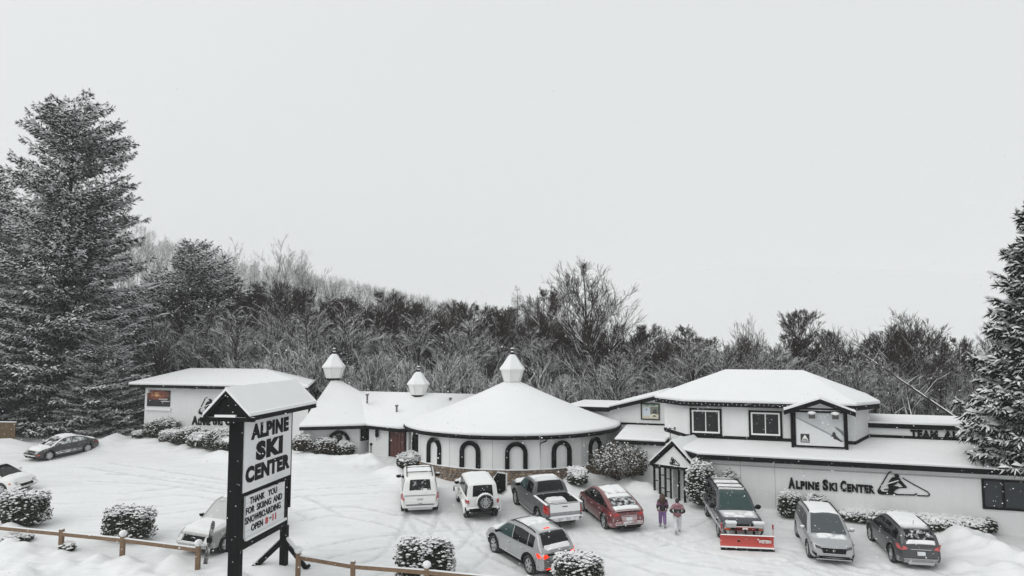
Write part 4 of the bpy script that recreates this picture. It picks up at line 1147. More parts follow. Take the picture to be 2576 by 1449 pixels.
        for a, b in zip(ring_, ring_[1:] + ring_[:1]): m.f.append((f(a, 0), f(b, 0), f(b, 1), f(a, 1))); m.m.append(0)
        o = m.build(name, mt, parent or s.t, False)
        bm_ = bmesh.new(); bm_.from_mesh(o.data); bmesh.ops.recalc_face_normals(bm_, faces=bm_.faces); bm_.to_mesh(o.data); bm_.free()
        return o
    def endp(s, name, quad, mt, fr=1, n=6, depth=.03, out=0.0, parent=None):
        """quad: four (y,z) corners: bottom-left, bottom-right, top-right, top-left"""
        (a, b, c, d) = [Vector((p[0], p[1], 0)) for p in quad]
        def fn(u, v, o): p = a.lerp(b, u).lerp(d.lerp(c, u), v); return s.end(p.x, p.y, fr, o + out)
        return s.patch(name, fn, np.linspace(0, 1, n), np.linspace(0, 1, 4), mt, depth, parent)
    def pair(s, name, quad, mt, fr=1, **k):
        r = [s.endp(name, quad, mt, fr, **k), s.endp(name, [(-y, z) for y, z in quad], mt, fr, **k)]
        return r
    def sidep(s, name, x0, x1, z0, z1, mt, sides=(1, -1), depth=.01, out=0.0, parent=None):
        for sg in sides:
            def fn(u, v, o): return s.side(x0 + (x1 - x0) * u, z0 + (z1 - z0) * v, o + out - .004, sg)
            s.patch(name, fn, np.linspace(0, 1, 6), np.linspace(0, 1, 3), mt, depth, parent)
    def glass(s, front=(.08, .93), rear=(.2, .9), sides=(), mt=None, fm=None, rm_=None, smt=None, q=.9, zlo=.05, zhi=.1, rq=None, front_side=None):
        mt = mt or M_GLASS
        if front:
            i0, i1 = s.isl(front[1], True), s.isl(front[0], True)
            s.patch('windscreen', lambda u, v, o: s.top(u, v, o), np.linspace(i0, i1, 8), np.linspace(-q, q, 9), fm or mt)
        if rear:
            i0, i1 = s.isl(rear[0], False), s.isl(rear[1], False)
            s.patch('rear_window', lambda u, v, o: s.top(u, v, o), np.linspace(i0, i1, 8), np.linspace(-(rq or q), rq or q, 9), rm_ or mt)
        order = np.argsort(s.cx)
        for k, (xa, xb) in enumerate(sides):
            for sg in (1, -1):
                def fn(u, v, o):
                    x = xa + (xb - xa) * u; z0 = s.zsh(x) + zlo; z1 = max(z0 + .015, float(np.interp(x, s.cx[order], s.cz[order])) - zhi)
                    z = z0 + (z1 - z0) * v; return Vector((x, sg * (s.cw(x, z) + o), z))
                s.patch('side_window', fn, np.linspace(0, 1, 9), np.linspace(0, 1, 4), (front_side if front_side and k == len(sides) - 1 else smt) or mt)
    def doors(s, gaps, z0=None, handles=(), hz=.0, hm=None):
        for x in gaps:
            s.sidep('door_gap', x - .007, x + .007, (z0 or s.sill + .08), s.zsh(x) - .02, M_DARK, depth=.004, out=.0)
        for x in handles:
            for sg in (1, -1):
                p = s.side(x, s.zsh(x) - .13 + hz, .0, sg)
                MB().box(p.x - .1, p.x + .1, p.y - .03, p.y + .035 if sg > 0 else p.y + .03, p.z - .018, p.z + .018).build('door_handle', hm or s.paint, s.t)
    def mirrors(s, x, z=None, mt=None, size=1.0, snow=True):
        for sg in (1, -1):
            zz = z or s.zsh(x) + .1; y = sg * (s.cw(x, zz) + .02)
            m = MB(); m.ball((x + .02, y + sg * .14, zz + .05), .08 * size, .11 * size, .085 * size, 8, 5); m.beam((x, y - sg * .03, zz - .01), (x, y + sg * .08, zz + .02), .06, .05)
            o = m.build('mirror', mt or s.paint, s.t, True)
            if snow: MB().ball((x + .02, y + sg * .14, zz + .05 + .07 * size), .075 * size, .1 * size, .04).build('mirror_snow', M_SNOW, o, True)
    def arches(s, mt, w=.06, out=.02):
        for a in (s.fa, s.ra):
            for sg in (1, -1):
                def fn(u, v, o):
                    th = -.1 + (math.pi + .2) * u; r = s.ar - .015 + w * v
                    x, z = a + r * math.cos(th), max(s.sill, s.wr + r * math.sin(th)); x = max(-s.H2 + .01, min(s.H2 - .01, x))
                    return s.side(x, z, o + out, sg)
                s.patch('wheel_arch', fn, np.linspace(0, 1, 18), (0, .5, 1), mt, .05)
    def rails(s, x0, x1, mt=None, q=.92, h=.05, bars=()):
        order = np.argsort(s.cx); zt_ = lambda x: float(np.interp(x, s.cx[order], s.cz[order]))
        for sg in (1, -1):
            pts = []
            for k in range(9):
                x = x0 + (x1 - x0) * k / 8; z = zt_(x); pts.append((x, sg * s.cw(x, z) * q, z + h * (0 if k in (0, 8) else 1)))
            MB().tube(pts, .022, 6).build('roof_rail', mt or M_BLACK, s.t, True)
        for x in bars:
            z = zt_(x) + h + .02; y = s.cw(x, z) * q
            MB().tube([(x, -y, z - .02), (x, -y * .9, z + .03), (x, y * .9, z + .03), (x, y, z - .02)], .022, 6).build('roof_bar', mt or M_BLACK, s.t, True)
    def snow(s, fn, u0, u1, v0, v1, th=.07, cover=1.0, seed=0, nu=36, nv=26, scale=2.2, name='snow_cover'):
        rows = []
        for i in range(nu):
            row = []
            for j in range(nv):
                a, b = i / (nu - 1), j / (nv - 1)
                p = fn(u0 + (u1 - u0) * a, v0 + (v1 - v0) * b, 0)
                e_ = min(a, 1 - a, b, 1 - b); nz = NV(p.x * scale, p.y * scale, 1, seed) + .5 * NV(p.x * scale * 2.7, p.y * scale * 2.7, 1, seed + 5)
                edge = smooth01(e_ / .1 + .18 * nz)
                hgt = th * (edge * (1 + .25 * nz)) if cover >= 1 else th * 1.6 * smooth01((cover - .5 + .75 * nz) * 1.8 + .3) * edge - .012
                row.append(fn(u0 + (u1 - u0) * a, v0 + (v1 - v0) * b, hgt - .016 * (1 - edge)))
            rows.append(row)
        m = MB().grid(rows)
        o = m.build(name, M_SNOW, s.t, True)
        bm_ = bmesh.new(); bm_.from_mesh(o.data)
        if sum(f.normal.z for f in bm_.faces) < 0: bmesh.ops.reverse_faces(bm_, faces=bm_.faces)
        bm_.to_mesh(o.data); bm_.free()
        return o
    def roof_snow(s, th=.07, cover=1.0, seed=0, q=.97, ext=(0.97, .97), **k):
        return s.snow(lambda u, v, o: s.top(u, v, o), s.isl(ext[0], False), s.isl(ext[1], True), -q, q, th, cover, seed, **k)
    def hood(s, x, y, o): return Vector((s.gx(x, 1), y * s.plan(x) * s.prof(1), s.zsh(x) + s.crown * (1 - y * y) + o))
    def hood_snow(s, x0, x1, q=.93, th=.06, cover=1.0, seed=1, **k): return s.snow(s.hood, x0, x1, -q, q, th, cover, seed, **k)
    def plate(s, z, fr, w=.31, h=.15, y=0, parent=None):
        s.endp('licence_plate', [(y - w / 2, z - h / 2), (y + w / 2, z - h / 2), (y + w / 2, z + h / 2), (y - w / 2, z + h / 2)], M_PLATE, fr, 3, .02, .012)

def place(front, rear, side, track, wb_axles, scale=1.0):
    """pose from the ground contacts of two wheels on one side (+1 left, -1 right)"""
    a, b = gp(*front), gp(*rear); h = math.atan2(a.y - b.y, a.x - b.x)
    mid = (a + b) / 2; lf = Vector((-math.sin(h), math.cos(h), 0))
    c = mid - lf * side * track / 2 - Vector((math.cos(h), math.sin(h), 0)) * (wb_axles[0] + wb_axles[1]) / 2
    return Vector((c.x, c.y, SLOPE * c.y - .015)), h

# ---- the silver crossover leaving the car park
M_TUC = paint('silver_paint', (.36, .37, .38), .12, .3, .35, .7, up=.97)
P = dict(L=4.6, W=1.87, wr=.365, axles=(1.38, -1.36), sill=.27, arch=.44, paint=M_TUC, cladding=1, taper=(.17, 5), rake=(.25, .14), wheel='y', rim=.255, tw=.25, wt=.76, scale=1.05,
    shoulder=[(-2.3, .98), (-1.6, 1.06), (-.6, 1.02), (.6, .99), (1.15, 1.0), (1.9, .93), (2.2, .85), (2.3, .76)],
    cabin=[(-2.12, 1.0), (-1.72, 1.55), (-1.5, 1.62), (-.6, 1.68), (.2, 1.66), (.5, 1.6), (1.3, 1.02)])
pos, hd = place((1252, 1390), (1331, 1440), 1, 1.62, P['axles'])
c = Car('silver_crossover', 'silver crossover with lit brake lights and patchy roof snow driving through the car park', P, pos, hd + R(1), group='cars on the snow')
c.glass((.1, .93), (.22, .86), [(-1.6, -1.22), (-1.16, -.1), (-.03, 1.0)], q=.88, front_side=M_GLASSG)
c.endp('spoiler', [(-.6, 1.0), (.6, 1.0), (.6, 1.02), (-.6, 1.02)], c.paint, -1, 3, .02)
c.arches(M_BLACK, .075, .02); c.sidep('rocker_panel', -.95, .95, .26, .42, M_BLACKS, out=.02, depth=.04)
c.doors((-1.02, -.06, 1.05), .42, (-.85, .15)); c.mirrors(.86, mt=M_BLACK)
c.rails(-1.45, .35, M_BLACK)
c.pair('tail_light', [(.5, .86), (.86, .8), (.925, .98), (.55, .95)], M_REDON, -1, n=8)
c.endp('light_bar', [(-.55, .9), (.55, .9), (.55, .96), (-.55, .96)], M_BLACK, -1)
c.endp('tailgate_panel', [(-.45, .7), (.45, .7), (.5, .89), (-.5, .89)], mat('tailgate_grey', (.3, .31, .32), .5), -1, depth=.02)
c.endp('rear_bumper', [(-.82, .3), (.82, .3), (.86, .5), (-.86, .5)], M_BLACKS, -1, 8, .03, .03)
c.pair('reflector', [(.42, .42), (.64, .4), (.66, .46), (.44, .48)], M_REDON, -1, out=.04)
c.endp('skid_plate', [(-.4, .27), (.4, .27), (.4, .33), (-.4, .33)], M_ALLOY, -1, 3, .03, .045)
c.plate(.78, -1); i0 = c.isl(.93, False)
c.patch('brake_light', lambda u, v, o: c.top(u, v, o + .01), np.linspace(i0 - 1, i0 + 1, 3), np.linspace(-.2, .2, 4), M_REDON)
c.roof_snow(.035, .62, 4, ext=(.98, .98), scale=1.6, nu=60, nv=40); c.hood_snow(1.15, 2.15, .9, .06, 1.0, 5)
c.snow(lambda u, v, o: c.top(u, v, o), c.isl(.02, False), c.isl(.34, False), -.9, .9, .05, .8, 6)
c.pair('headlight', [(.5, .6), (.82, .6), (.84, .74), (.5, .7)], M_CLEAR, 1); c.endp('grille', [(-.5, .5), (.5, .5), (.62, .74), (-.62, .74)], M_BLACK, 1)

# ---- red electric crossover
M_RED = paint('red_paint', (.15, .008, .014), .42, .28, .3, .8, up=.9, dscale=4)
P = dict(L=5.0, W=1.95, wr=.375, axles=(1.49, -1.47), sill=.27, arch=.44, paint=M_RED, taper=(.2, 4.5), rake=(.2, .12), wheel='5', rim=.27, tw=.26, wt=.72, csm=.12,
    shoulder=[(-2.5, 1.06), (-2.1, 1.1), (-1.2, 1.04), (.4, .98), (1.2, .97), (2.0, .9), (2.4, .78), (2.5, .7)],
    cabin=[(-2.35, 1.1), (-1.9, 1.25), (-1.2, 1.48), (-.5, 1.63), (.15, 1.67), (.7, 1.56), (1.75, .96)])
pos, hd = place((1466, 1283), (1525, 1332), 1, 1.7, P['axles'])
c = Car('red_crossover', 'dark red sloping-roofed crossover with snow on its glass roof, beside grey pickup', P, pos, hd, group='cars on the snow')
c.glass((.08, .9), (.2, .62), [(-1.75, -1.4), (-1.33, -.2), (-.13, 1.25)], q=.85, rm_=M_GLASSF)
i0, i1 = c.isl(.88, False), c.isl(.97, True)
for q0, q1 in ((-.75, -.1), (.1, .75)): c.patch('roof_pane', lambda u, v, o: c.top(u, v, o), np.linspace(i0, (i0 + i1) / 2, 5), np.linspace(q0, q1, 4), M_GLASSF)
c.doors((-1.2, -.16, 1.3), .4, (-1.0, .05)); c.mirrors(1.15)
c.pair('tail_light', [(.5, .9), (.86, .84), (.93, 1.0), (.5, 1.0)], M_REDL, -1, n=8)
c.endp('chrome_strip', [(-.42, .86), (.42, .86), (.42, .885), (-.42, .885)], M_CHROME, -1, depth=.02)
c.endp('spoiler', [(-.55, 1.04), (.55, 1.04), (.58, 1.07), (-.58, 1.07)], M_BLACK, -1, 5, .02, .06)
c.endp('rear_bumper', [(-.82, .27), (.82, .27), (.86, .45), (-.86, .45)], M_BLACKS, -1, 8, .03, .012)
c.endp('bumper_snow', [(-.7, .45), (.7, .45), (.7, .47), (-.7, .47)], M_SNOW, -1, 8, .02, .03)
c.endp('plate_recess', [(-.36, .64), (.36, .64), (.42, .83), (-.42, .83)], mat('pinkish_film', (.42, .3, .31), .7, var=.3), -1, depth=.01); c.plate(.73, -1)
c.endp('dirty_snow', [(-.75, .5), (.75, .5), (.7, .62), (-.7, .62)], paint('snow_film', (.35, .12, .13), .8, .7), -1, depth=.01)
c.roof_snow(.045, .72, 8, ext=(.72, .99), scale=1.4); c.hood_snow(1.5, 2.35, .9, .05, 1.0, 9)
c.snow(lambda u, v, o: c.top(u, v, o), c.isl(.02, False), c.isl(.22, False), -.92, .92, .05, 1.0, 3)
c.snow(lambda u, v, o: c.top(u, v, o), c.isl(.6, False), c.isl(.75, False), -.92, .92, .05, 1.0, 3)
c.pair('headlight', [(.5, .62), (.82, .62), (.84, .74), (.5, .7)], M_CLEAR, 1)

# ---- grey pickup
M_GRY = paint('grey_paint', (.075, .08, .085), .32, .4, .2, .4, up=.9, dscale=6)
P = dict(L=5.85, W=2.03, wr=.405, axles=(1.9, -1.68), sill=.42, arch=.49, paint=M_GRY, taper=(.12, 7), rake=(.14, .05), wheel='7', rim=.26, tw=.27, wt=.8, bed=(-2.82, -1.05, .75),
    shoulder=[(-2.93, 1.3), (-1.0, 1.31), (0, 1.24), (1.2, 1.24), (1.6, 1.26), (2.5, 1.22), (2.83, 1.12), (2.93, .95)], ssm=.03, csm=.06,
    cabin=[(-1.0, 1.27), (-.86, 1.78), (-.7, 1.9), (0, 1.95), (.55, 1.92), (.75, 1.84), (1.45, 1.25)])
pos, hd = place((1300, 1270), (1358, 1318), 1, 1.75, P['axles'])
c = Car('pickup_truck', 'grey pickup truck with open bed and snow plastered tailgate between white off-roader and red car', P, pos, hd + R(-1), 'pickup', 'cars on the snow')
c.glass((.1, .93), (.12, .9), [(-.72, .1), (.18, 1.2)], q=.86, front_side=M_GLASSG)
c.doors((-.95, .14, 1.35), .5, (-.05, 1.0) if False else (-.1, .95)[:1]); c.mirrors(1.05, mt=M_BLACK, size=1.35); c.arches(M_BLACK, .07, .015)
c.sidep('running_board', -.95, 1.2, .36, .42, M_ALLOY, out=.06, depth=.08)
c.endp('tailgate', [(-.8, .74), (.8, .74), (.8, 1.3), (-.8, 1.3)], snowed('plastered_snow', (.3, .31, .32), -2, -1.9, namt=0), -1, 6, .03, .012)
c.endp('tailgate_handle', [(-.14, 1.16), (.14, 1.16), (.14, 1.2), (-.14, 1.2)], M_DARK, -1, 3, .02, .018)
c.pair('tail_light', [(.83, .84), (1.0, .84), (1.0, 1.22), (.83, 1.22)], M_REDL, -1, n=5, out=.02)
c.endp('rear_bumper', [(-.96, .5), (.96, .5), (.96, .7), (-.96, .7)], paint('bumper_snowed', (.4, .41, .42), .9, .5), -1, 8, .06, .12)
c.snow(lambda u, v, o: Vector((-2.93 - .02 - .11 * (1 - u), v, .705 + o)), 0, 1, -.93, .93, .05, 1.0, 2, 8, 20)
c.endp('tow_hitch', [(-.3, .42), (.3, .42), (.3, .5), (-.3, .5)], M_DARK, -1, 3, .1, .02)
c.plate(.58, -1); c.roof_snow(.05, 1.0, 12, ext=(.98, .98)); c.hood_snow(1.5, 2.75, .92, .07, 1.0, 13)
bx = MB().box(-1.75, -1.15, -.55, .35, .76, 1.06).build('tool_box', M_BLACK, c.t)
c.snow(lambda u, v, o: Vector((u, v, 1.06 + o)), -1.8, -1.12, -.6, .42, .14, 1.0, 7, 16, 20)
c.snow(lambda u, v, o: Vector((u, v, .76 + o)), -2.8, -2.2, -.85, .6, .12, .75, 8)
for sg in (1, -1): c.snow(lambda u, v, o: Vector((u, sg * (.93 - .06 * v), 1.31 + o)), -2.85, -1.0, -1, 1, .03, 1.0, 5, 20, 6)

# ---- white off-roader with its passenger door open
M_WHT = paint('white_paint', (.66, .67, .67), .45, .4, 0, .4, up=.8)
P = dict(L=4.6, W=1.8, wr=.42, axles=(1.52, -1.46), sill=.5, arch=.5, paint=M_WHT, taper=(.08, 9), rake=(.06, .03), wheel='mesh', rim=.26, tw=.27, wt=.87, cabw=.98,
    shoulder=[(-2.12, 1.16), (.9, 1.16), (1.2, 1.17), (2.1, 1.1), (2.3, 1.02)], ssm=.02, csm=.035, pw=[.96, .98, .99, 1, 1, .99, .985, .97],
    cabin=[(-2.13, 1.14), (-2.02, 1.84), (-1.9, 1.9), (.2, 1.9), (.32, 1.86), (.72, 1.14)])
P['shoulder'] = [(-2.3, 1.14)] + P['shoulder']
P['cabin'] = [(x - .12, z) if x < 0 else (x, z) for x, z in P['cabin']]
pos, hd = place((1147, 1259), (1175, 1303), 1, 1.62, P['axles'])
c = Car('white_off_roader', 'white boxy off-roader with rear spare wheel and one door open', P, pos, hd + R(-3), 'car', 'cars on the snow')
c.glass((.12, .9), (.12, .82), [(-2.0, -1.32), (-1.2, -.5), (-.42, .38)], q=.82, rq=.74, zlo=.06, zhi=.14)
for a, r_ in ((1.52, 1), (-1.46, 1)):
    for sg in (1, -1):
        m = MB(); pts = []
        for k in range(11):
            th = -.15 + (math.pi + .3) * k / 10; pts.append((a + .56 * math.cos(th) * 1.05, .42 + .5 * max(-.05, math.sin(th))))
        m.grid([[(x, sg * (s_y), z + .04 * (1 if i == 0 else .0)) for i, s_y in enumerate((.86, 1.0))] for x, z in pts]); m.grid([[(x, sg * 1.0, z), (x, sg * 1.0, z - .07)] for x, z in pts])
        f = m.build('fender_flare', M_WHT, c.t)
        if a > 0: c.snow(lambda u, v, o: Vector((u, sg * v, .93 + .04 + o)), 1.3, 1.8, .84, 1.0, .06, 1.0, 3, 8, 6)
c.doors((-1.24, -.46, .55), .55, (-.62, .2), hm=M_BLACK); c.mirrors(.5, 1.28, M_BLACK, 1.25)
c.pair('tail_light', [(.72, .93), (.88, .93), (.88, 1.1), (.72, 1.1)], M_REDL, -1, n=4, depth=.03, out=.04); c.pair('tail_light_lens', [(.76, .95), (.85, .95), (.85, 1.02), (.76, 1.02)], M_CLEAR, -1, n=3, out=.055)
c.endp('rear_bumper', [(-.9, .52), (.9, .52), (.9, .72), (-.9, .72)], M_BLACKS, -1, 6, .06, .14)
c.snow(lambda u, v, o: Vector((-2.3 - .14 * u, v, .725 + o)), 0, 1, -.88, .88, .05, 1.0, 9, 8, 20)
c.plate(.62, -1, .34, .17, .5) ; c.endp('tow_hook', [(.45, .45), (.55, .45), (.55, .5), (.45, .5)], M_DARK, -1, 3, .05, .16)
tm, rm = wheel_meshes(.41, .25, 'mesh', .26)
sw = link('spare_wheel', tm, c.t); sw.location = (-2.52, -.08, 1.04); sw.rotation_euler = (0, 0, math.pi / 2); link('rim', rm, sw)
m = MB()
for k in range(13):
    a = math.pi * (k / 12); m.ball((-2.5, -.08 + .40 * math.cos(a), 1.04 + .40 * math.sin(a)), .12, .1, .05 + .03 * math.sin(a), 6, 4)
m.build('spare_snow', M_SNOW, sw.parent, True)
MB().box(-2.4, -2.28, -.3, .14, .8, 1.25).build('wheel_carrier', M_WHT, c.t)
c.roof_snow(.08, 1.0, 20, ext=(.99, .99)); c.hood_snow(.8, 2.15, .9, .08, 1.0, 21)
# open front door on the passenger side
dro = MB(); ang = R(62); hx, hy = .6, -.88
D_ = lambda l, z, t=0.0: Vector((hx - l * math.cos(ang) + t * math.sin(ang), hy - l * math.sin(ang) - t * math.cos(ang), z))
dpts = [(0, .56), (.72, .56), (.98, .8), (.98, 1.76), (.42, 1.8), (0, 1.2)]
fr_ = [(l, z) for l, z in dpts]
door = MB().prism([D_(l, z) for l, z in fr_], D_(0, 0, .05) - D_(0, 0, 0)).build('open_door', M_WHT, c.t)
MB().prism([D_(.06 + l * .86, .63 + (z - .56) * .9, -.02) for l, z in fr_], D_(0, 0, .012) - D_(0, 0, 0)).build('door_lining', M_BLACK, door)
MB().prism([D_(.06 + l * .86, .63 + (z - .56) * .9, .055) for l, z in ((.42, 1.25), (.95, 1.25), (.95, 1.7), (.48, 1.72), (.2, 1.3))], D_(0, 0, .01) - D_(0, 0, 0)).build('side_window', M_GLASS, door)
m = MB(); edge = [D_(l, z, -.01) for l, z in dpts[1:5]]; m.tube(edge, .03, 6); m.build('door_snow', M_SNOW, door)

# ---- white full-size SUV
P = dict(L=5.3, W=2.03, wr=.40, axles=(1.62, -1.5), sill=.36, arch=.48, paint=M_WHT, taper=(.13, 6), rake=(.14, .08), wheel='5', rim=.28, tw=.28, wt=.82,
    shoulder=[(-2.65, 1.12), (-1.8, 1.16), (0, 1.14), (1.1, 1.16), (2.2, 1.12), (2.55, 1.02), (2.65, .9)], csm=.05,
    cabin=[(-2.6, 1.12), (-2.36, 1.8), (-2.15, 1.92), (-.8, 1.97), (.1, 1.95), (.45, 1.87), (1.25, 1.14)])
pos, hd = place((1009, 1243), (1018, 1285.5), 1, 1.75, P['axles'])
c = Car('white_suv', 'white full-size SUV seen from behind with roof bars under snow', P, pos, hd + R(-3), 'car', 'cars on the snow')
c.glass((.1, .93), (.2, .8), [(-2.2, -1.35), (-1.25, -.35), (-.25, .95)], q=.85, rq=.72, smt=glass_mat('dusted_glass', frost=.35, fscale=5), rm_=glass_mat('wiped_glass', frost=.3, fscale=3))
c.doors((-1.3, -.3, 1.0), .45, (-1.1, -.1)); c.mirrors(.75, mt=M_BLACK, size=1.3)
c.rails(-2.0, .1, M_BLACK, .86, .06, (-1.5, -.5))
c.pair('tail_light', [(.84, .84), (.98, .84), (.98, 1.14), (.84, 1.14)], M_REDL, -1, n=5, out=.02); c.pair('reverse_light', [(.86, 1.0), (.95, 1.0), (.95, 1.14), (.86, 1.14)], M_CLEAR, -1, n=3, out=.028)
c.endp('tailgate_trim', [(-.78, 1.06), (.78, 1.06), (.78, 1.09), (-.78, 1.09)], mat('grey_trim', (.25, .25, .25), .6), -1, 4, .02, .012)
c.endp('tailgate', [(-.8, .66), (.8, .66), (.8, 1.05), (-.8, 1.05)], M_WHT, -1, 4, .02, .012)
c.endp('bumper_slot', [(-.72, .585), (.72, .585), (.72, .61), (-.72, .61)], M_DARK, -1, 5, .03, .004)
c.endp('skid_plate', [(-.62, .34), (.62, .34), (.66, .46), (-.66, .46)], M_ALLOY, -1, 5, .03, .012)
c.plate(.86, -1); c.endp('badge', [(-.1, .67), (.1, .67), (.1, .69), (-.1, .69)], M_DARK, -1, 3, .02, .02)
c.roof_snow(.085, 1.0, 30, ext=(.97, .97)); c.hood_snow(1.3, 2.5, .92, .08, 1.0, 31)
c.snow(lambda u, v, o: c.top(u, v, o), c.isl(.02, False), c.isl(.3, False), -.9, .9, .03, .55, 6)

# ---- black sedan by the trees
M_BLK = paint('black_paint', (.007, .007, .008), .4, .3, .0, .35, up=.6, dscale=3.2)
P = dict(L=4.6, W=1.78, wr=.33, axles=(1.4, -1.36), sill=.22, arch=.385, paint=M_BLK, taper=(.2, 5), rake=(.2, .16), wheel='7', rim=.22, tw=.21, wt=.74, csm=.14,
    shoulder=[(-2.3, .86), (-1.9, .95), (-1.0, .93), (.4, .9), (1.1, .9), (1.8, .82), (2.15, .7), (2.3, .6)],
    cabin=[(-1.85, .94), (-1.1, 1.3), (-.55, 1.41), (0, 1.42), (.35, 1.37), (1.25, .9)])
pos, hd = place((119.4, 1158), (222, 1137), 1, 1.52, P['axles'])
c = Car('black_sedan', 'black sedan dusted with snow parked under the spruces', P, pos, hd, 'car', 'cars on the snow')
c.glass((.08, .93), (.1, .9), [(-1.25, -.98), (-.93, -.18), (-.12, .95)], q=.86, mt=glass_mat('snowy_glass', frost=.6, fscale=2.5))
c.doors((-.95, -.15, .98), .35, (-.75, .05)); c.mirrors(.72)
c.pair('headlight', [(.42, .58), (.76, .56), (.8, .68), (.5, .72)], M_CLEAR, 1, n=6); c.endp('grille', [(-.3, .5), (.3, .5), (.36, .7), (-.36, .7)], M_BLACK, 1)
c.endp('front_bumper', [(-.78, .24), (.78, .24), (.8, .42), (-.8, .42)], M_BLACKS, 1, 8, .03, .03); c.endp('bumper_snow', [(-.72, .43), (.72, .43), (.72, .47), (-.72, .47)], M_SNOW, 1, 8, .03, .05)
c.pair('tail_light', [(.5, .66), (.78, .64), (.84, .78), (.52, .8)], M_REDL, -1, n=6); c.pair('indicator', [(.74, .44), (.8, .44), (.8, .49), (.74, .49)], M_ORANGE, 1, n=3)
c.roof_snow(.05, 1.0, 40, ext=(.9, .9)); c.hood_snow(1.15, 2.12, .9, .045, .9, 41); c.hood_snow(-2.2, -1.7, .9, .05, 1.0, 42); c.sidep('sill_snow', -.9, .9, .3, .52, paint('sprayed_snow', (.05, .05, .05), .85, .6), depth=.005)

# ---- white car cut by the left edge
P = dict(L=4.7, W=1.82, wr=.33, axles=(1.4, -1.4), sill=.24, arch=.39, paint=M_WHT, taper=(.2, 5), rake=(.22, .14), wheel='5', rim=.22, tw=.21, wt=.75, csm=.12,
    shoulder=[(-2.35, .9), (-1.6, 1.0), (.4, .94), (1.1, .94), (1.9, .86), (2.2, .74), (2.35, .62)],
    cabin=[(-2.1, 1.0), (-1.5, 1.38), (-.6, 1.48), (0, 1.47), (.35, 1.42), (1.3, .94)])
a = gp(40, 1246); hd = R(-12)
c = Car('white_hatchback', 'white car nosing in at the edge behind a square hedge', P, (a.x - 2.05, a.y + 1.15, SLOPE * (a.y + 1.15)), hd, 'car', 'cars on the snow')
c.glass((.08, .93), (.1, .9), [(-1.5, -.98), (-.93, -.1), (-.04, 1.0)], q=.86); c.doors((-.95, -.08, 1.0), .35, (-.75, .05)); c.mirrors(.75)
c.pair('headlight', [(.45, .58), (.8, .56), (.86, .7), (.5, .72)], M_CLEAR, 1, n=6); c.pair('indicator', [(.82, .62), (.9, .62), (.9, .7), (.82, .7)], M_ORANGE, 1, n=4, out=.01)
c.endp('grille', [(-.4, .46), (.4, .46), (.44, .62), (-.44, .62)], M_BLACK, 1); c.roof_snow(.06, 1.0, 50, ext=(.9, .9)); c.hood_snow(1.2, 2.2, .92, .06, 1.0, 51)

# ---- old silver SUV behind the sign
M_GOLD = paint('pale_silver_paint', (.3, .3, .29), .3, .4, .25, .5, up=.93)
P = dict(L=5.2, W=2.0, wr=.38, axles=(1.62, -1.42), sill=.36, arch=.46, paint=M_GOLD, taper=(.12, 6), rake=(.2, .06), wheel='5', rim=.22, tw=.26, wt=.82, cladding=0,
    shoulder=[(-2.6, 1.05), (-1.5, 1.08), (1.0, 1.08), (1.5, 1.09), (2.2, 1.03), (2.5, .94), (2.6, .84)],
    cabin=[(-2.55, 1.06), (-2.4, 1.7), (-2.2, 1.84), (-.6, 1.88), (.1, 1.86), (.4, 1.78), (1.2, 1.08)])
pos, hd = Vector((-13.25, 35.0, SLOPE * 35.0 - .015)), R(-110); P['scale'] = 1.03
c = Car('pale_silver_suv', 'pale silver older SUV with snowy bonnet parked behind the tall sign', P, pos, hd, 'car', 'cars on the snow')
c.glass((.1, .93), (.15, .85), [(-2.2, -1.3), (-1.2, -.3), (-.2, .95)], q=.88, fm=glass_mat('iced_windscreen', (.45, .46, .46), .3), mt=M_GLASSF)
c.doors((-1.25, -.25, 1.05), .45, (-1.05, -.05)); c.mirrors(.85, mt=M_BLACK, size=1.2)
c.endp('grille', [(-.52, .66), (.52, .66), (.56, .9), (-.56, .9)], M_BLACK, 1, 6, .03, .012)
m = MB(); m.lathe([(.1, 0), (.12, .015), (.1, .03)], 20, axis='y')
em = m.build('emblem', M_CHROME, c.t); em.scale = (1, 1, .45); em.rotation_euler = (0, 0, -math.pi / 2); em.location = c.end(0, .79, 1, .03)
for z in (.655, .905): c.endp('grille_trim', [(-.58, z - .02), (.58, z - .02), (.58, z + .02), (-.58, z + .02)], M_CHROME, 1, 6, .03, .02)
c.pair('headlight', [(.6, .66), (.93, .66), (.95, .88), (.6, .9)], M_CLEAR, 1, n=6, out=.012)
c.endp('front_bumper', [(-.95, .42), (.95, .42), (.96, .62), (-.96, .62)], paint('bumper_grey', (.42, .42, .41), .5, .5), 1, 9, .06, .09)
c.endp('bumper_snow', [(-.9, .62), (.9, .62), (.9, .645), (-.9, .645)], M_SNOW, 1, 8, .06, .09); c.endp('air_dam', [(-.85, .32), (.85, .32), (.88, .41), (-.88, .41)], M_DARK, 1, 8, .03, .05)
c.roof_snow(.09, 1.0, 60, ext=(.97, .97)); c.hood_snow(1.2, 2.5, .95, .11, 1.0, 61)
c.snow(lambda u, v, o: c.hood(1.12 + u * .3, v * .9, o + .05), 0, 1, -1, 1, .08, 1.0, 4, 10, 20)

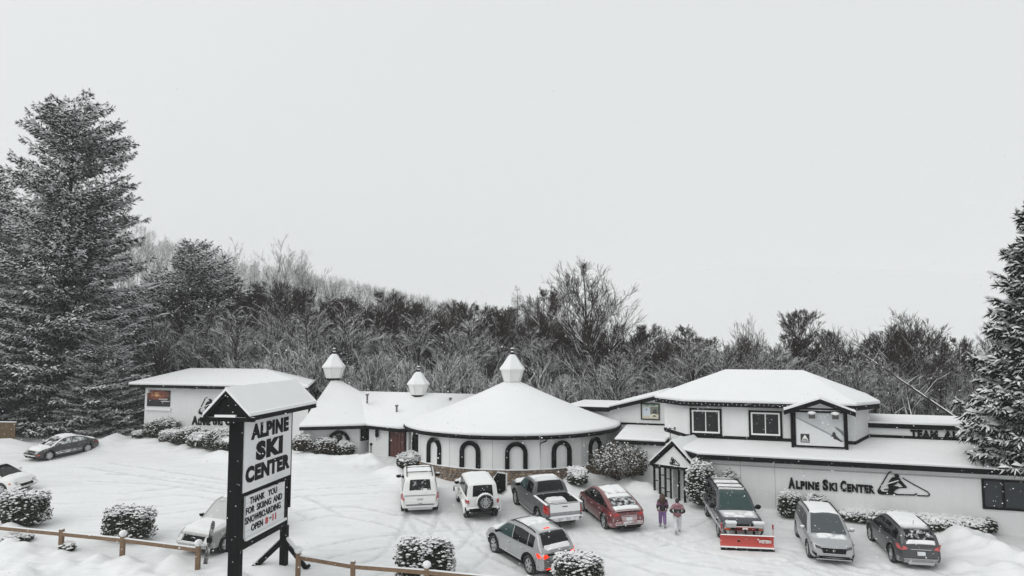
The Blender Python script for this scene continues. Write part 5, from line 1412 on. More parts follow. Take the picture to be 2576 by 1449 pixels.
# ---- dark plough truck
M_NAVY = paint('navy_paint', (.008, .012, .022), .22, .3, .0, .4, up=.97, dscale=7)
P = dict(L=5.4, W=2.0, wr=.40, axles=(1.62, -1.62), sill=.42, arch=.48, paint=M_NAVY, taper=(.1, 7), rake=(.12, .06), wheel='5', rim=.22, tw=.27, wt=.8,
    shoulder=[(-2.7, 1.1), (-1.5, 1.12), (1.0, 1.12), (1.5, 1.14), (2.3, 1.12), (2.58, 1.04), (2.7, .92)],
    cabin=[(-2.64, 1.1), (-2.5, 1.72), (-2.3, 1.86), (-.6, 1.9), (.15, 1.88), (.42, 1.81), (1.2, 1.12)])
pos, hd = place((1801, 1341), (1789, 1303), -1, 1.72, P['axles'])
c = Car('plough_truck', 'dark blue SUV carrying a red snow plough blade in front', P, pos, hd + R(5), 'truck', 'cars on the snow')
c.glass((.1, .94), (.15, .85), [(-2.2, -1.3), (-1.2, -.3), (-.2, .95)], q=.9, fm=M_GLASSG)
c.doors((-1.25, -.25, 1.05), .5, (-1.05, -.05), hm=M_BLACK); c.mirrors(.85, mt=M_BLACK, size=1.4, snow=False)
c.rails(-2.0, .1, M_BLACK, .88, .06, (-1.5, -.6, .05))
c.sidep('side_moulding', -2.3, 2.3, .6, .72, paint('moulding_snowed', (.25, .26, .27), .7, .5), out=.012)
c.pair('headlight', [(.52, .78), (.9, .78), (.93, .94), (.52, .96)], M_CLEAR, 1, n=6, out=.012); c.pair('indicator', [(.6, .72), (.92, .72), (.92, .77), (.6, .77)], M_ORANGE, 1, n=4, out=.015)
c.endp('grille', [(-.5, .72), (.5, .72), (.5, .95), (-.5, .95)], M_BLACK, 1, 5, .03, .01)
c.endp('front_bumper', [(-.94, .48), (.94, .48), (.95, .68), (-.95, .68)], paint('bumper_chrome', (.5, .51, .52), .4, .3, .5), 1, 8, .06, .1)
c.endp('air_dam', [(-.8, .36), (.8, .36), (.85, .47), (-.85, .47)], M_DARK, 1, 6, .05, .06)
c.roof_snow(.04, .95, 70, ext=(.97, .97), scale=1.5); c.hood_snow(1.35, 2.3, .85, .035, .42, 71, scale=2.6)
M_PLOW = paint('plough_red', (.5, .03, .016), .18, .4, 0, .3, up=.9, dscale=9)
plow = MB(); pf, pw2 = 3.35, 1.18
cs = [(pf + .1, .12), (pf - .03, .3), (pf - .06, .46), (pf - .02, .6), (pf + .1, .7)]
yaw = R(2)
RY = lambda x, y, z: (x + y * math.tan(yaw), y, z)
rows = [[RY(x, y, z) for x, z in cs] for y in np.linspace(-pw2, pw2, 9)]; plow.grid(rows, flip=True); plow.grid([[RY(x - .03, y, z) for x, z in cs] for y in np.linspace(-pw2, pw2, 9)])
for y in (-pw2, pw2): plow.prism([RY(x, y, z) for x, z in cs] + [RY(x - .04, y, z) for x, z in reversed(cs)], (0, .02 if y < 0 else -.02, 0))
bl = plow.build('plough_blade', M_PLOW, c.t)
MB().prism([RY(pf + .1, -pw2, .02), RY(pf + .1, pw2, .02), RY(pf + .1, pw2, .13), RY(pf + .1, -pw2, .13)], (.02, 0, 0)).build('cutting_edge', M_BLACK, bl)
MB().grid([[RY(x, y, .7 + dz_) for x, dz_ in ((pf + .12, 0), (pf + .06, .03), (pf - .02, .0))] for y in np.linspace(-pw2, pw2, 14)]).build('blade_snow', M_SNOW, bl)
MB().grid([[RY(x, y, z) for x, z in ((pf + .105, .135), (pf + .08, .17), (pf + .03, .2))] for y in np.linspace(-pw2, pw2, 14)]).build('blade_snow', M_SNOW, bl)
for y in (-pw2 + .04, pw2 - .04): MB().tube([RY(pf, y, .68), RY(pf, y, 1.18)], .013, 6).box(pf - .03, pf + .03, y - .03, y + .03, 1.0, 1.2).build('marker_rod', mat('marker_red', (.35, .03, .03), .6), bl)
me = text_mesh('WESTERN', 1, .012, .04); fit(me, 0, .55, 0, .16)
put_text('plough_lettering', me, M_WHITE, bl, (pf + .045, .5, .36), (0, 1, 0), (.18, 0, 1))
fr_ = MB(); fr_.beam((2.6, -.35, .45), (pf - .05, -.35, .4), .1, .1).beam((2.6, .35, .45), (pf - .05, .35, .4), .1, .1).beam((2.95, -.6, .85), (2.95, .6, .85), .1, .12).beam((2.95, -.4, .4), (2.95, -.4, .9), .08, .08).beam((2.95, .4, .4), (2.95, .4, .9), .08, .08).tube([(2.95, 0, .85), (pf - .06, 0, .5)], .05, 8)
fr_.build('plough_frame', M_BLACKS, c.t)
MB().box(2.9, 3.0, -.5, .5, .78, .94).build('plough_headgear', M_PLOW, c.t); MB().box(3.0, 3.01, -.12, .12, .82, .91).build('plough_badge', M_WHITE, c.t)
for y in (-.62, .62):
    l = MB().box(2.84, 3.02, y - .22, y + .22, .92, 1.1).build('plough_lamp', M_CLEAR, c.t); MB().box(2.8, 3.04, y - .24, y + .24, 1.1, 1.17).build('snow_cap', M_SNOW, l)

# ---- silver SUV facing us
P = dict(L=4.8, W=1.9, wr=.37, axles=(1.42, -1.36), sill=.27, arch=.435, paint=M_TUC, taper=(.18, 5), rake=(.2, .1), wheel='5', rim=.25, tw=.24, wt=.76, csm=.08,
    shoulder=[(-2.4, 1.05), (-1.5, 1.08), (.4, 1.0), (1.1, 1.0), (1.85, .95), (2.2, .86), (2.4, .74)],
    cabin=[(-2.35, 1.06), (-2.0, 1.52), (-1.75, 1.62), (-.6, 1.7), (.15, 1.68), (.45, 1.61), (1.35, 1.0)])
pos, hd = place((2031, 1397), (2012, 1350), -1, 1.64, P['axles'])
c = Car('silver_suv', 'silver SUV facing us in front of the lettered wall', P, pos, hd + R(3), 'car', 'cars on the snow')
c.glass((.08, .94), (.15, .85), [(-1.95, -1.35), (-1.27, -.3), (-.22, 1.05)], q=.9, fm=glass_mat('grey_windscreen', (.07, .08, .085), .12))
c.doors((-1.3, -.26, 1.1), .4, (-1.1, -.06), hm=M_CHROME); c.mirrors(.92)
c.rails(-1.8, .2, M_BLACK, .9, .03)
c.pair('headlight', [(.5, .68), (.78, .74), (.9, .88), (.52, .76)], mat('smoked_lens', (.06, .06, .065), .15, .3, var=.4, scale=14, coat=.6), 1, n=8, out=.01)
c.endp('grille', [(-.44, .56), (.44, .56), (.52, .73), (-.52, .73)], M_BLACK, 1, 6, .03, .012); c.endp('grille_trim', [(-.46, .53), (.46, .53), (.46, .56), (-.46, .56)], M_CHROME, 1, 6, .03, .02)
m = MB().lathe([(.06, 0), (.07, .012), (.06, .02)], 16, axis='y'); em = m.build('emblem', M_CHROME, c.t); em.scale = (1, 1, .55); em.rotation_euler = (0, 0, -math.pi / 2); em.location = c.end(0, .66, 1, .03)
me = text_mesh('KIA', 1, .008, .02); fit(me, -.045, .045, -.02, .02); p = c.end(0, .66, 1, .05); put_text('emblem_lettering', me, M_CHROME, c.t, p, (0, 1, 0), (0, 0, 1))
c.endp('lower_intake', [(-.55, .3), (.55, .3), (.66, .44), (-.66, .44)], M_BLACKS, 1, 7, .03, .012); c.pair('fog_light', [(.7, .38), (.84, .4), (.86, .56), (.72, .54)], M_BLACK, 1, n=5, out=.01)
c.endp('chin_trim', [(-.7, .25), (.7, .25), (.7, .29), (-.7, .29)], M_ALLOY, 1, 7, .03, .02)
c.roof_snow(.05, 1.0, 80, ext=(.9, .9)); c.hood_snow(1.3, 1.75, .8, .045, .8, 81)
MB().tube([(-1.6, 0, 1.66), (-1.7, 0, 1.85)], .012, 6).build('aerial', M_BLACK, c.t)

# ---- dark grey SUV at the right
M_CHAR = paint('charcoal_paint', (.028, .03, .033), .3, .3, .1, .4, up=.9, dscale=7)
P = dict(L=4.55, W=1.84, wr=.36, axles=(1.36, -1.32), sill=.26, arch=.425, paint=M_CHAR, taper=(.18, 5), rake=(.22, .12), wheel='5', rim=.24, tw=.23, wt=.76, csm=.08,
    shoulder=[(-2.28, 1.02), (-1.6, 1.08), (.4, 1.0), (1.1, 1.0), (1.8, .94), (2.1, .84), (2.28, .72)],
    cabin=[(-2.2, 1.04), (-1.86, 1.53), (-1.62, 1.62), (-.5, 1.68), (.15, 1.66), (.42, 1.59), (1.3, 1.0)])
pos, hd = place((2196, 1360), (2242, 1410), 1, 1.58, P['axles'])
c = Car('charcoal_suv', 'charcoal SUV with white roof and frosted rear window near the long hedge', P, pos, hd + R(2), 'car', 'cars on the snow')
c.glass((.1, .93), (.2, .82), [(-1.75, -1.28), (-1.2, -.3), (-.22, .98)], q=.86, rm_=glass_mat('icy_rear', frost=.42, fscale=6))
c.doors((-1.22, -.26, 1.05), .4, (-1.0, -.06)); c.mirrors(.88); c.arches(M_BLACK, .05, .01)
c.pair('tail_light', [(.5, .88), (.84, .82), (.915, 1.02), (.6, .98)], mat('pale_red_lens', (.5, .1, .1), .25, var=.3, scale=8), -1, n=8, out=.01)
c.endp('rear_bumper', [(-.84, .32), (.84, .32), (.87, .5), (-.87, .5)], paint('bumper_mud', (.22, .22, .23), .5, .5), -1, 8, .04, .05)
c.endp('skid_plate', [(-.5, .26), (.5, .26), (.52, .36), (-.52, .36)], M_ALLOY, -1, 5, .03, .06); c.plate(.72, -1)
c.endp('chrome_strip', [(-.4, .86), (.4, .86), (.4, .885), (-.4, .885)], M_CHROME, -1, depth=.02)
c.roof_snow(.09, 1.0, 90, ext=(.93, .93)); c.hood_snow(1.2, 2.1, .9, .06, 1.0, 91)
c.snow(lambda u, v, o: c.top(u, v, o), c.isl(.0, False), c.isl(.25, False), -.92, .92, .05, .85, 6); c.rails(-1.7, .1, M_BLACK, .93, .02)
MB().tube([(-1.4, 0, 1.7), (-1.5, .03, 1.88)], .01, 6).build('aerial', M_BLACK, c.t)
# ------------------------------------------------------------------ the tall sign
sd = Vector((.142, 1, 0)).normalized(); sn = Vector((-sd.y, sd.x, 0))
rp_ = gp(710, 1425)
S0 = Vector((rp_.x, rp_.y, 0)) - sd * 4.35
sign = thing('ski_center_sign', 'tall black roofed roadside sign with white letter panels and braces', 'sign', (S0.x, S0.y, 0), math.atan2(sd.y, sd.x))
def SL(px, py_, v=0.0):
    p = hit(px, py_, S0 + sn * v, sn) - S0
    return p.dot(sd), p.z
YF = -.26                                    # face of the panels (local y), looking to -y
xl, xr = SL(611.5, 1150, YF)[0], SL(731, 1120, YF)[0]
zt1, zb1 = SL(613, 1061, YF)[1], SL(610, 1241, YF)[1]
zt2, zb2 = SL(617, 1250, YF)[1], SL(615, 1356, YF)[1]
ml, mr = SL(616, 1300, YF)[0], SL(713.5, 1260, YF)[0]
TH = .54
gS = lambda x: gh(S0.x + sd.x * x, S0.y + sd.y * x)
for (a, b) in ((xl - .08, xl + .3), (xr - .28, xr + .1)): pass
zbot = SL(610, 1386, YF)[1]
MB().box(xl - .1, xl + .0, YF + .0, YF + TH, zbot, zt1 + .1).build('end_panel', M_BLACKS, sign)
MB().box(xr + .0, xr + .14, YF, YF + TH, zbot + .75, zt1 + .1).build('end_panel', M_BLACKS, sign)
MB().box(xl, xr, YF + .05, YF + TH - .05, zbot, zt1 + .08).build('cabinet', M_BLACKS, sign)
MB().box(xl - .02, xl + .26, YF + .04, YF + TH - .06, gS(xl) - .3, zbot - .002).build('post', M_BLACKS, sign)
p0 = 4.35
MB().box(p0 - .14, p0 + .14, YF + .06, YF + .34, gS(p0) - .3, zbot - .002).build('post', M_BLACKS, sign)
M_PANEL = mat('panel_white', (.74, .75, .76), .45, var=.03)
up_ = MB().box(xl + .02, xr - .02, YF - .03, YF + .05, zb1, zt1).build('name_panel', M_PANEL, sign)
lo_ = MB().box(ml, mr, YF - .03, YF + .05, zb2, zt2).build('letter_board', M_PANEL, sign)
def sign_text(parent, t, z2x0, z2x1, zy, z2h, mt=M_BLACK, bold=.05, name='lettering'):
    """placed by corners read off the photograph"""
    cx_ = lambda z: 319.4 + z * .3828; cy_ = lambda z: 894.5 + z * .3828
    (xa, za), (xb, zb) = SL(cx_(z2x0), cy_(zy), YF), SL(cx_(z2x1), cy_(zy), YF)
    ht = SL(cx_(z2x0), cy_(zy - z2h), YF)[1] - za
    me = text_mesh(t, 1, .03, bold, spacing=1.0 + bold * 2.2); fit(me, 0, xb - xa, 0, ht)
    put_text(name, me, mt, parent, (xa, YF - .035, za), (1, 0, 0), (0, 0, 1))
M_SRED = mat('letter_red', (.45, .02, .03), .5)
def row_text(parent, t, z2x0, z2x1, f, hf, ztop, zbot_, mt=M_BLACK, bold=.05):
    """a word whose base line lies at fraction f down its panel"""
    xa, xb = SL(319.4 + z2x0 * .3828, 1200, YF)[0], SL(319.4 + z2x1 * .3828, 1200, YF)[0]; H_ = ztop - zbot_
    me = text_mesh(t, 1, .03, bold, spacing=1.0 + bold * 2.2); fit(me, 0, xb - xa, 0, hf * H_)
    put_text('lettering', me, mt, parent, (xa, YF - .035, ztop - f * H_), (1, 0, 0), (0, 0, 1))
for t_, x0_, x1_, f_, h_, bo in (('ALPINE', 803, 1048, .285, .225, .06), ('SKI', 838, 1012, .61, .28, .07), ('CENTER', 773, 1060, .885, .235, .06)): row_text(up_, t_, x0_, x1_, f_, h_, zt1, zb1, M_BLACK, bo)
for t_, x0_, x1_, f_, mt_ in (('THANK', 807, 902, .22, M_BLACK), ('YOU', 925, 982, .22, M_BLACK), ('FOR', 783, 838, .44, M_BLACK), ('SKIING', 853, 946, .44, M_BLACK), ('AND', 960, 1016, .44, M_BLACK), ('SNOWBOARDING', 780, 1008, .665, M_BLACK), ('OPEN', 820, 895, .89, M_BLACK), ('8', 911, 928, .89, M_SRED), ('11', 958, 980, .89, M_SRED)):
    row_text(lo_, t_, x0_, x1_, f_, .165, zt2, zb2, mt_, .03 if mt_ is M_SRED else .015)
row_text(lo_, '-', 937, 951, .8, .025, zt2, zb2, M_BLACK, .0)
m = MB()
for k in range(1, 6):
    z = zb2 + (zt2 - zb2) * k / 6; m = MB().box(ml + .01, mr - .01, YF - .036, YF - .03, z - .006, z + .006); m.build('letter_track', mat('track_grey', (.45, .46, .47), .5), lo_)
MB().box(ml - .05, mr + .1, YF - .12, YF - .03, zb2 - .06, zb2 + .03).build('snow_ledge', M_SNOW, lo_)
rnd = random.Random(4)
m = MB(); z = (zb1 + zt2) / 2
for k in range(3): a = xl + 1.9 + k * .55; m.beam((a, YF - .02, z - .04), (a + .35, YF - .25, z + .05), .04, .04); m.ball((a + .35, YF - .26, z + .06), .08, .08, .06)
m.build('lamp_bracket', M_BLACK, sign)
# roof
YM = YF + TH / 2
x0r = -.65 + xl
pk = hit(568, 983, S0 + sd * x0r, sd) - S0; zpk = pk.z; ypk = pk.dot(sn)
le = hit(511, 1045, S0 + sd * x0r, sd) - S0; re = hit(627.5, 1050, S0 + sd * x0r, sd) - S0
yl, yr = le.dot(sn), re.dot(sn); zE = (le.z + re.z) / 2
x1r = (hit(796, 1012, S0 + sn * yr, sn) - S0).dot(sd)
r = roof(sign, [(x0r, yr, zE), (x1r, yr, zE), (x1r, ypk, zpk), (x1r, yl, zE), (x0r, yl, zE), (x0r, ypk, zpk)], [], [(0, 1, 2, 5), (5, 2, 3, 4)], fascia=.18, snow=.14, soffit=False, name='roof', droop=.02)
MB().prism([(x0r + .12, yr - .1, zE - .12), (x0r + .12, yl + .1, zE - .12), (x0r + .12, ypk, zpk - .16)], (.08, 0, 0)).build('gable_board', M_BLACKS, r)
MB().prism([(x1r - .12, yr - .1, zE - .12), (x1r - .12, yl + .1, zE - .12), (x1r - .12, ypk, zpk - .16)], (-.08, 0, 0)).build('gable_board', M_BLACKS, r)
MB().beam((x0r + .1, yl + .15, zE - .12), (x0r + .1, yr - .15, zE - .12), .16, .16).build('tie_beam', M_BLACKS, r)
MB().box(x0r - .0, x0r + .2, ypk - .4, ypk + .42, zE - .036, zE + .05).build('tie_snow', M_SNOW, r)
MB().box(xl, xr, YF + .1, YF + TH - .1, zt1 + .08, zE + .1).build('roof_support', M_BLACKS, sign)
# braces at the far post, with snow on top
def brace(pa, pb):
    o = MB().beam(pa, pb, .2, .24).build('brace', M_BLACKS, sign)
    u = Vector((0, 0, .17)); MB().beam(Vector(pa) + u, Vector(pb) + u, .2, .06).build('brace_snow', M_SNOW, o)
def toloc(v): v = Vector(v) - S0; return Vector((v.dot(sd), v.dot(sn), v.z))
hi_ = Vector((p0, YF + .2, SL(710, 1358, YF + .2)[1]))
brace(hi_, toloc(gp(638, 1428))); brace(hi_, toloc(gp(775, 1430)))

# ------------------------------------------------------------------ timber rail fence
fence = thing('rail_fence', 'low brown timber rail fence with snow capped posts running below the car park', 'fence', tuple(gp(307, 1410)))
FO = Vector(fence.location)
posts = []
for (bx_, by_, ty_, cap) in ((-120, 1349, 1305, 0), (153, 1387, 1331, 0), (307, 1410, 1346, 1), (497, 1435, 1370, 1), (749, 1462, 1388, 1), (887, 1477, 1411, 0), (1073, 1500, 1425, 1), (1330, 1530, 1450, 0)):
    b = gp(bx_, by_); t = py(bx_, ty_, b.y).z - b.z
    gz_ = gh(b.x, b.y)
    posts.append((b, t))
    q = b - FO
    pm_ = MB().box(q.x - .085, q.x + .085, q.y - .085, q.y + .085, -.4 + q.z, q.z + t).build('post', M_WOOD, fence)
    if cap:
        MB().box(q.x - .12, q.x + .12, q.y - .12, q.y + .12, q.z + t, q.z + t + .05).build('post_cap', mat('cap_grey', (.3, .3, .3), .6), pm_)
        MB().ball((q.x, q.y, q.z + t + .07), .17, .17, .15, 12, 8).build('snow_cap', M_SNOW, pm_, True)
    else: MB().ball((q.x, q.y, q.z + t), .09, .09, .04, 8, 5).build('snow_cap', M_SNOW, pm_, True)
for i in range(len(posts) - 1):
    if i == 3: continue                      # gap at the sign
    (a, ta), (b, tb) = posts[i], posts[i + 1]
    za, zb = a.z + ta - .22, b.z + tb - .22
    pa, pb = Vector((a.x, a.y, za)) - FO, Vector((b.x, b.y, zb)) - FO
    o = MB().beam(pa, pb, .09, .16).build('rail', M_WOOD, fence)
    MB().beam(pa + Vector((0, 0, .095)), pb + Vector((0, 0, .095)), .1, .03).build('rail_snow', M_SNOW, o)
# old ski stuck in the snow by the fence
a, b = gp(516, 1420), py(536, 1318, gp(516, 1420).y)
sk = thing('planted_ski', 'dark old ski standing tilted in the snow behind the fence', 'ski', tuple(a))
d = b - a
pts = [d * t for t in (-.15, .3, .7, .9, 1.0)]
m = MB()
for p, q in zip(pts[:-1], pts[1:]): m.beam(p, q, .17, .035, up=(0, 1, 0))
m.prism([pts[-1] + Vector((-.085, -.02, 0)), pts[-1] + Vector((.085, -.02, 0)), pts[-1] + Vector((.05, -.02, .13)), pts[-1] + Vector((-.03, -.02, .13))], (0, .035, 0))
ski = m.build('blade', paint('ski_black', (.03, .025, .025), .62, .6, dscale=4), sk)
MB().box(-.1 + d.x * .58, .1 + d.x * .58, -.1 + d.y * .58, .03 + d.y * .58, d.z * .55, d.z * .66).build('binding', M_BLACK, sk)
# lamp bollard, umbrella stand and sawhorse at the round house door
c = gp(933, 1152)
lb = thing('black_bollard', 'black ball-topped bollard beside the round house entrance', 'bollard', tuple(c))
MB().lathe([(.16, 0), (.17, .06), (.17, .28), (.1, .32), (.045, .34), (.04, .88), (.0, .9)], 10).build('stem', M_BLACK, lb, True); MB().ball((0, 0, .95), .11, .11, .11, 12, 8).build('ball', M_BLACK, lb, True)
c = gp(1022, 1148)
M_ORW = mat('orange_timber', (.48, .23, .06), .7)
es = thing('sign_easel', 'orange timber easel standing in the round house doorway', 'easel', (c.x, c.y + .2, SLOPE * (c.y + .2)))
for x0_, x1_ in ((-.2, -.02), (.2, .05)): MB().beam((x0_, 0, 0), (x1_, .05, 1.6), .05, .05).build('leg', M_ORW, es)
MB().beam((0, .45, 0), (0, .05, 1.5), .05, .05).build('leg', M_ORW, es); MB().beam((-.22, -.02, .35), (.24, -.02, .35), .05, .06).build('shelf', M_ORW, es); MB().prism([(-.1, 0, 1.4), (.14, 0, 1.3), (.06, 0, 1.75)], (0, .04, 0)).build('top_board', M_ORW, es)
# board fence at the left edge
c = gp(0, 1122)
bf = thing('board_fence', 'brown weathered board fence panel at the far left under spruces', 'fence', tuple(c), R(-8))
M_BRN = snowed('weathered_boards', (.12, .085, .05), .8, 1, var=.4, scale=4)
for k in range(16):
    x = -2.6 + k * .24; MB().box(x, x + .225, 0, .035, -.2, 1.75 + .02 * ((k * 7) % 3)).build('board', M_BRN, bf)
for z in (.4, 1.4): MB().box(-2.6, 1.22, .035, .1, z, z + .09).build('rail', M_BRN, bf)
MB().box(-2.6, 1.23, -.02, .1, 1.8, 1.86).build('top_snow', M_SNOW, bf)

# ------------------------------------------------------------------ people walking to the porch
M_SKIN = mat('skin', (.5, .33, .26), .6, var=.05)
def skin_mesh(name, pts, edges, radii, mt, parent, root=0, sub=2):
    me = bpy.data.meshes.new(name); me.from_pydata([tuple(p) for p in pts], edges, []); me.materials.append(mt)
    o = link(name, me, parent)
    sm = o.modifiers.new('skin', 'SKIN')
    for i, r_ in enumerate(radii):
        d_ = me.skin_vertices[0].data[i]; d_.radius = (r_, r_) if not isinstance(r_, tuple) else r_; d_.use_root = (i == root)
    sm.use_smooth_shade = True
    ss = o.modifiers.new('sub', 'SUBSURF'); ss.levels = ss.render_levels = sub
    dg = bpy.context.evaluated_depsgraph_get(); nm = bpy.data.meshes.new_from_object(o.evaluated_get(dg))
    o.modifiers.clear(); o.data = nm
    return o
def band_mat(name, stops):
    """cloth dyed in horizontal blocks: (height, colour)"""
    m_, nt, b = _new(name)
    tc = nt.nodes.new('ShaderNodeTexCoord'); sp2 = nt.nodes.new('ShaderNodeSeparateXYZ'); nt.links.new(tc.outputs['Object'], sp2.inputs[0])
    dv = nt.nodes.new('ShaderNodeMath'); dv.operation = 'DIVIDE'; dv.inputs[1].default_value = 2.0; nt.links.new(sp2.outputs['Z'], dv.inputs[0])
    r_ = nt.nodes.new('ShaderNodeValToRGB'); r_.color_ramp.interpolation = 'CONSTANT'
    for i, (h, c_) in enumerate(stops):
        e_ = r_.color_ramp.elements[i] if i < 2 else r_.color_ramp.elements.new(h / 2)
        e_.position = h / 2; e_.color = (*c_, 1)
    nt.links.new(dv.outputs[0], r_.inputs[0]); n_ = _noise(nt, 14, 4)
    nt.links.new(_mix(nt, n_.outputs[0], (0, 0, 0), (1, 1, 1)), b.inputs['Roughness'])
    mxm = nt.nodes.new('ShaderNodeMix'); mxm.data_type = 'RGBA'; mxm.blend_type = 'MULTIPLY'; mxm.inputs[0].default_value = .5
    nt.links.new(r_.outputs[0], mxm.inputs[6]); nt.links.new(n_.outputs[0], mxm.inputs[7]); nt.links.new(mxm.outputs[2], b.inputs['Base Color'])
    b.inputs['Roughness'].default_value = .8
    return m_
def person(label, pos, head, H_, jacket, trouser, hair_m, boots, elbows_out, stride, hood=None, long_hair=True):
    k = H_ / 1.65
    t = thing('person', label, 'person', pos, head, 'people walking to the porch')
    t.scale = (k, k, k)
    # x forward, y left; skeleton of the body
    sx, eo = stride, elbows_out
    V = [(0, 0, .92), (-.01, 0, 1.1), (0, 0, 1.3), (0, 0, 1.42), (.015, 0, 1.5), (.02, 0, 1.58)]
    r_ = [(.14, .11), (.13, .095), (.14, .1), .055, .07, .075]; E_ = [(0, 1), (1, 2), (2, 3), (3, 4), (4, 5)]
    for sg in (1, -1):
        b = len(V); f = sg * sx
        V += [(0, sg * .09, .86), (f * .1 + .03, sg * .095, .48), (f * .24 - .06 * (f < 0), sg * .09, .1 + .05 * (f < 0)), (f * .24 + .14 - .06 * (f < 0), sg * .1, .05 + (-.02 if f > 0 else .0))]
        r_ += [.085, .058, .042, .04]; E_ += [(0, b), (b, b + 1), (b + 1, b + 2), (b + 2, b + 3)]
        b = len(V)
        V += [(0, sg * .17, 1.36), (-.08 - .02 * eo, sg * (.22 + .12 * eo), 1.1), (.06 + .06 * eo, sg * (.24 - .06 * eo), .92 + .05 * eo), (.1 + .06 * eo, sg * (.24 - .08 * eo), .86 + .05 * eo)]
        r_ += [.06, .045, .034, .03]; E_ += [(2, b), (b, b + 1), (b + 1, b + 2), (b + 2, b + 3)]
        pw = Vector(V[-1])
        for q, (dy, ln) in enumerate(((-.03, .07), (-.01, .085), (.01, .08), (.03, .065))):
            b2 = len(V); V += [tuple(pw + Vector((.03, dy, -.03))), tuple(pw + Vector((.05, dy, -.03 - ln * .6))), tuple(pw + Vector((.035, dy, -.03 - ln)))]
            r_ += [.0095, .009, .008]; E_ += [(b + 3, b2), (b2, b2 + 1), (b2 + 1, b2 + 2)]
        b2 = len(V); V += [tuple(pw + Vector((.045, -sg * .035, -.0))), tuple(pw + Vector((.07, -sg * .04, -.035)))]; r_ += [.011, .009]; E_ += [(b + 3, b2), (b2, b2 + 1)]
    body = skin_mesh('body', V, E_, r_, M_SKIN, t, 0, 1)
    # face
    m = MB(); m.ball((.045, 0, 1.56), .085, .078, .115, 12, 9); m.ball((.135, 0, 1.55), .02, .014, .022, 6, 5); m.ball((0.02, .08, 1.555), .012, .01, .03, 6, 5); m.ball((.02, -.08, 1.555), .012, .01, .03, 6, 5)
    m.build('head', M_SKIN, body, True)
    m = MB()
    for sg in (1, -1): m.ball((.123, sg * .032, 1.572), .01, .012, .008, 6, 5)
    m.build('eye', M_BLACK, body, True); MB().ball((.125, 0, 1.50), .008, .025, .006, 6, 4).build('mouth', mat('lips', (.4, .15, .14), .6), body, True)
    # jacket
    V, r_, E_ = [(-.005, 0, .82), (-.01, 0, .95), (-.015, 0, 1.15), (-.01, 0, 1.32), (0, 0, 1.43)], [(.175, .15), (.165, .14), (.17, .145), (.165, .135), .085], [(0, 1), (1, 2), (2, 3), (3, 4)]
    for sg in (1, -1):
        b = len(V); V += [(0, sg * .18, 1.35), (-.08 - .02 * eo, sg * (.23 + .12 * eo), 1.1), (.055 + .05 * eo, sg * (.25 - .05 * eo), .93 + .05 * eo)]
        r_ += [.085, .075, .06]; E_ += [(3, b), (b, b + 1), (b + 1, b + 2)]
    j = skin_mesh('jacket', V, E_, r_, jacket, t, 2, 2)
    if hood: MB().ball((-.09, 0, 1.42), .1, .15, .1, 12, 8).build('hood', hood, j, True)
    # trousers and boots
    V, r_, E_ = [(0, 0, .9)], [(.16, .13)], []
    for sg in (1, -1):
        b = len(V); f = sg * sx
        V += [(0, sg * .095, .8), (f * .1 + .03, sg * .1, .48), (f * .24 - .06 * (f < 0), sg * .095, .13 + .05 * (f < 0))]; r_ += [.12, .098, .088]; E_ += [(0, b), (b, b + 1), (b + 1, b + 2)]
    skin_mesh('trousers', V, E_, r_, trouser, t, 0, 2)
    for sg in (1, -1):
        f = sg * sx; x = f * .24 - .06 * (f < 0); z = .05 * (f < 0)
        MB().ball((x + .05, sg * .095, .06 + z), .15, .062, .07, 10, 6).build('boot', boots, t, True)
    # hair
    m = MB(); m.ball((.0, 0, 1.59), .115, .105, .115, 14, 9)
    if long_hair:
        for i in range(9):
            a = -1.2 + 2.4 * i / 8; m.tube([(-.06 * math.cos(a), .09 * math.sin(a), 1.62), (-.13 * math.cos(a) - .02, .11 * math.sin(a), 1.5), (-.17 * math.cos(a) - .01, .12 * math.sin(a), 1.34), (-.19 * math.cos(a), .12 * math.sin(a), 1.18)], [.05, .055, .05, .02], 7)
    else: m.tube([(-.08, 0, 1.62), (-.13, .02, 1.52), (-.12, .03, 1.42)], [.06, .06, .03], 8)
    m.build('hair', hair_m, body, True)
    return t
def pos_of(px, py_): p = gp(px, py_); return (p.x, p.y, gh(p.x, p.y) - .01)
person('person with long brown hair in black and plum jacket and purple trousers', pos_of(1667, 1324), R(84), 1.62, band_mat('black_plum_jacket', [(0, (.02, .018, .022)), (1.14, (.24, .09, .2)), (1.27, (.035, .02, .03))]),
       mat('purple_cloth', (.2, .12, .28), .8, var=.35, scale=12), mat('brown_hair', (.06, .03, .02), .6, var=.3, scale=20), mat('grey_boot', (.3, .3, .31), .7), .15, .7)
person('person in pink hooded jacket with black band and white trousers', pos_of(1705, 1341), R(80), 1.64, band_mat('pink_jacket', [(0, (.3, .13, .16)), (1.02, (.02, .018, .02)), (1.2, (.34, .17, .2))]),
       mat('white_cloth', (.6, .61, .63), .8, var=.1, scale=10), mat('dark_hair', (.025, .015, .015), .6, var=.3, scale=20), mat('grey_boot', (.3, .3, .31), .7), .95, -.8, hood=mat('pink_cloth', (.34, .17, .2), .8), long_hair=False)
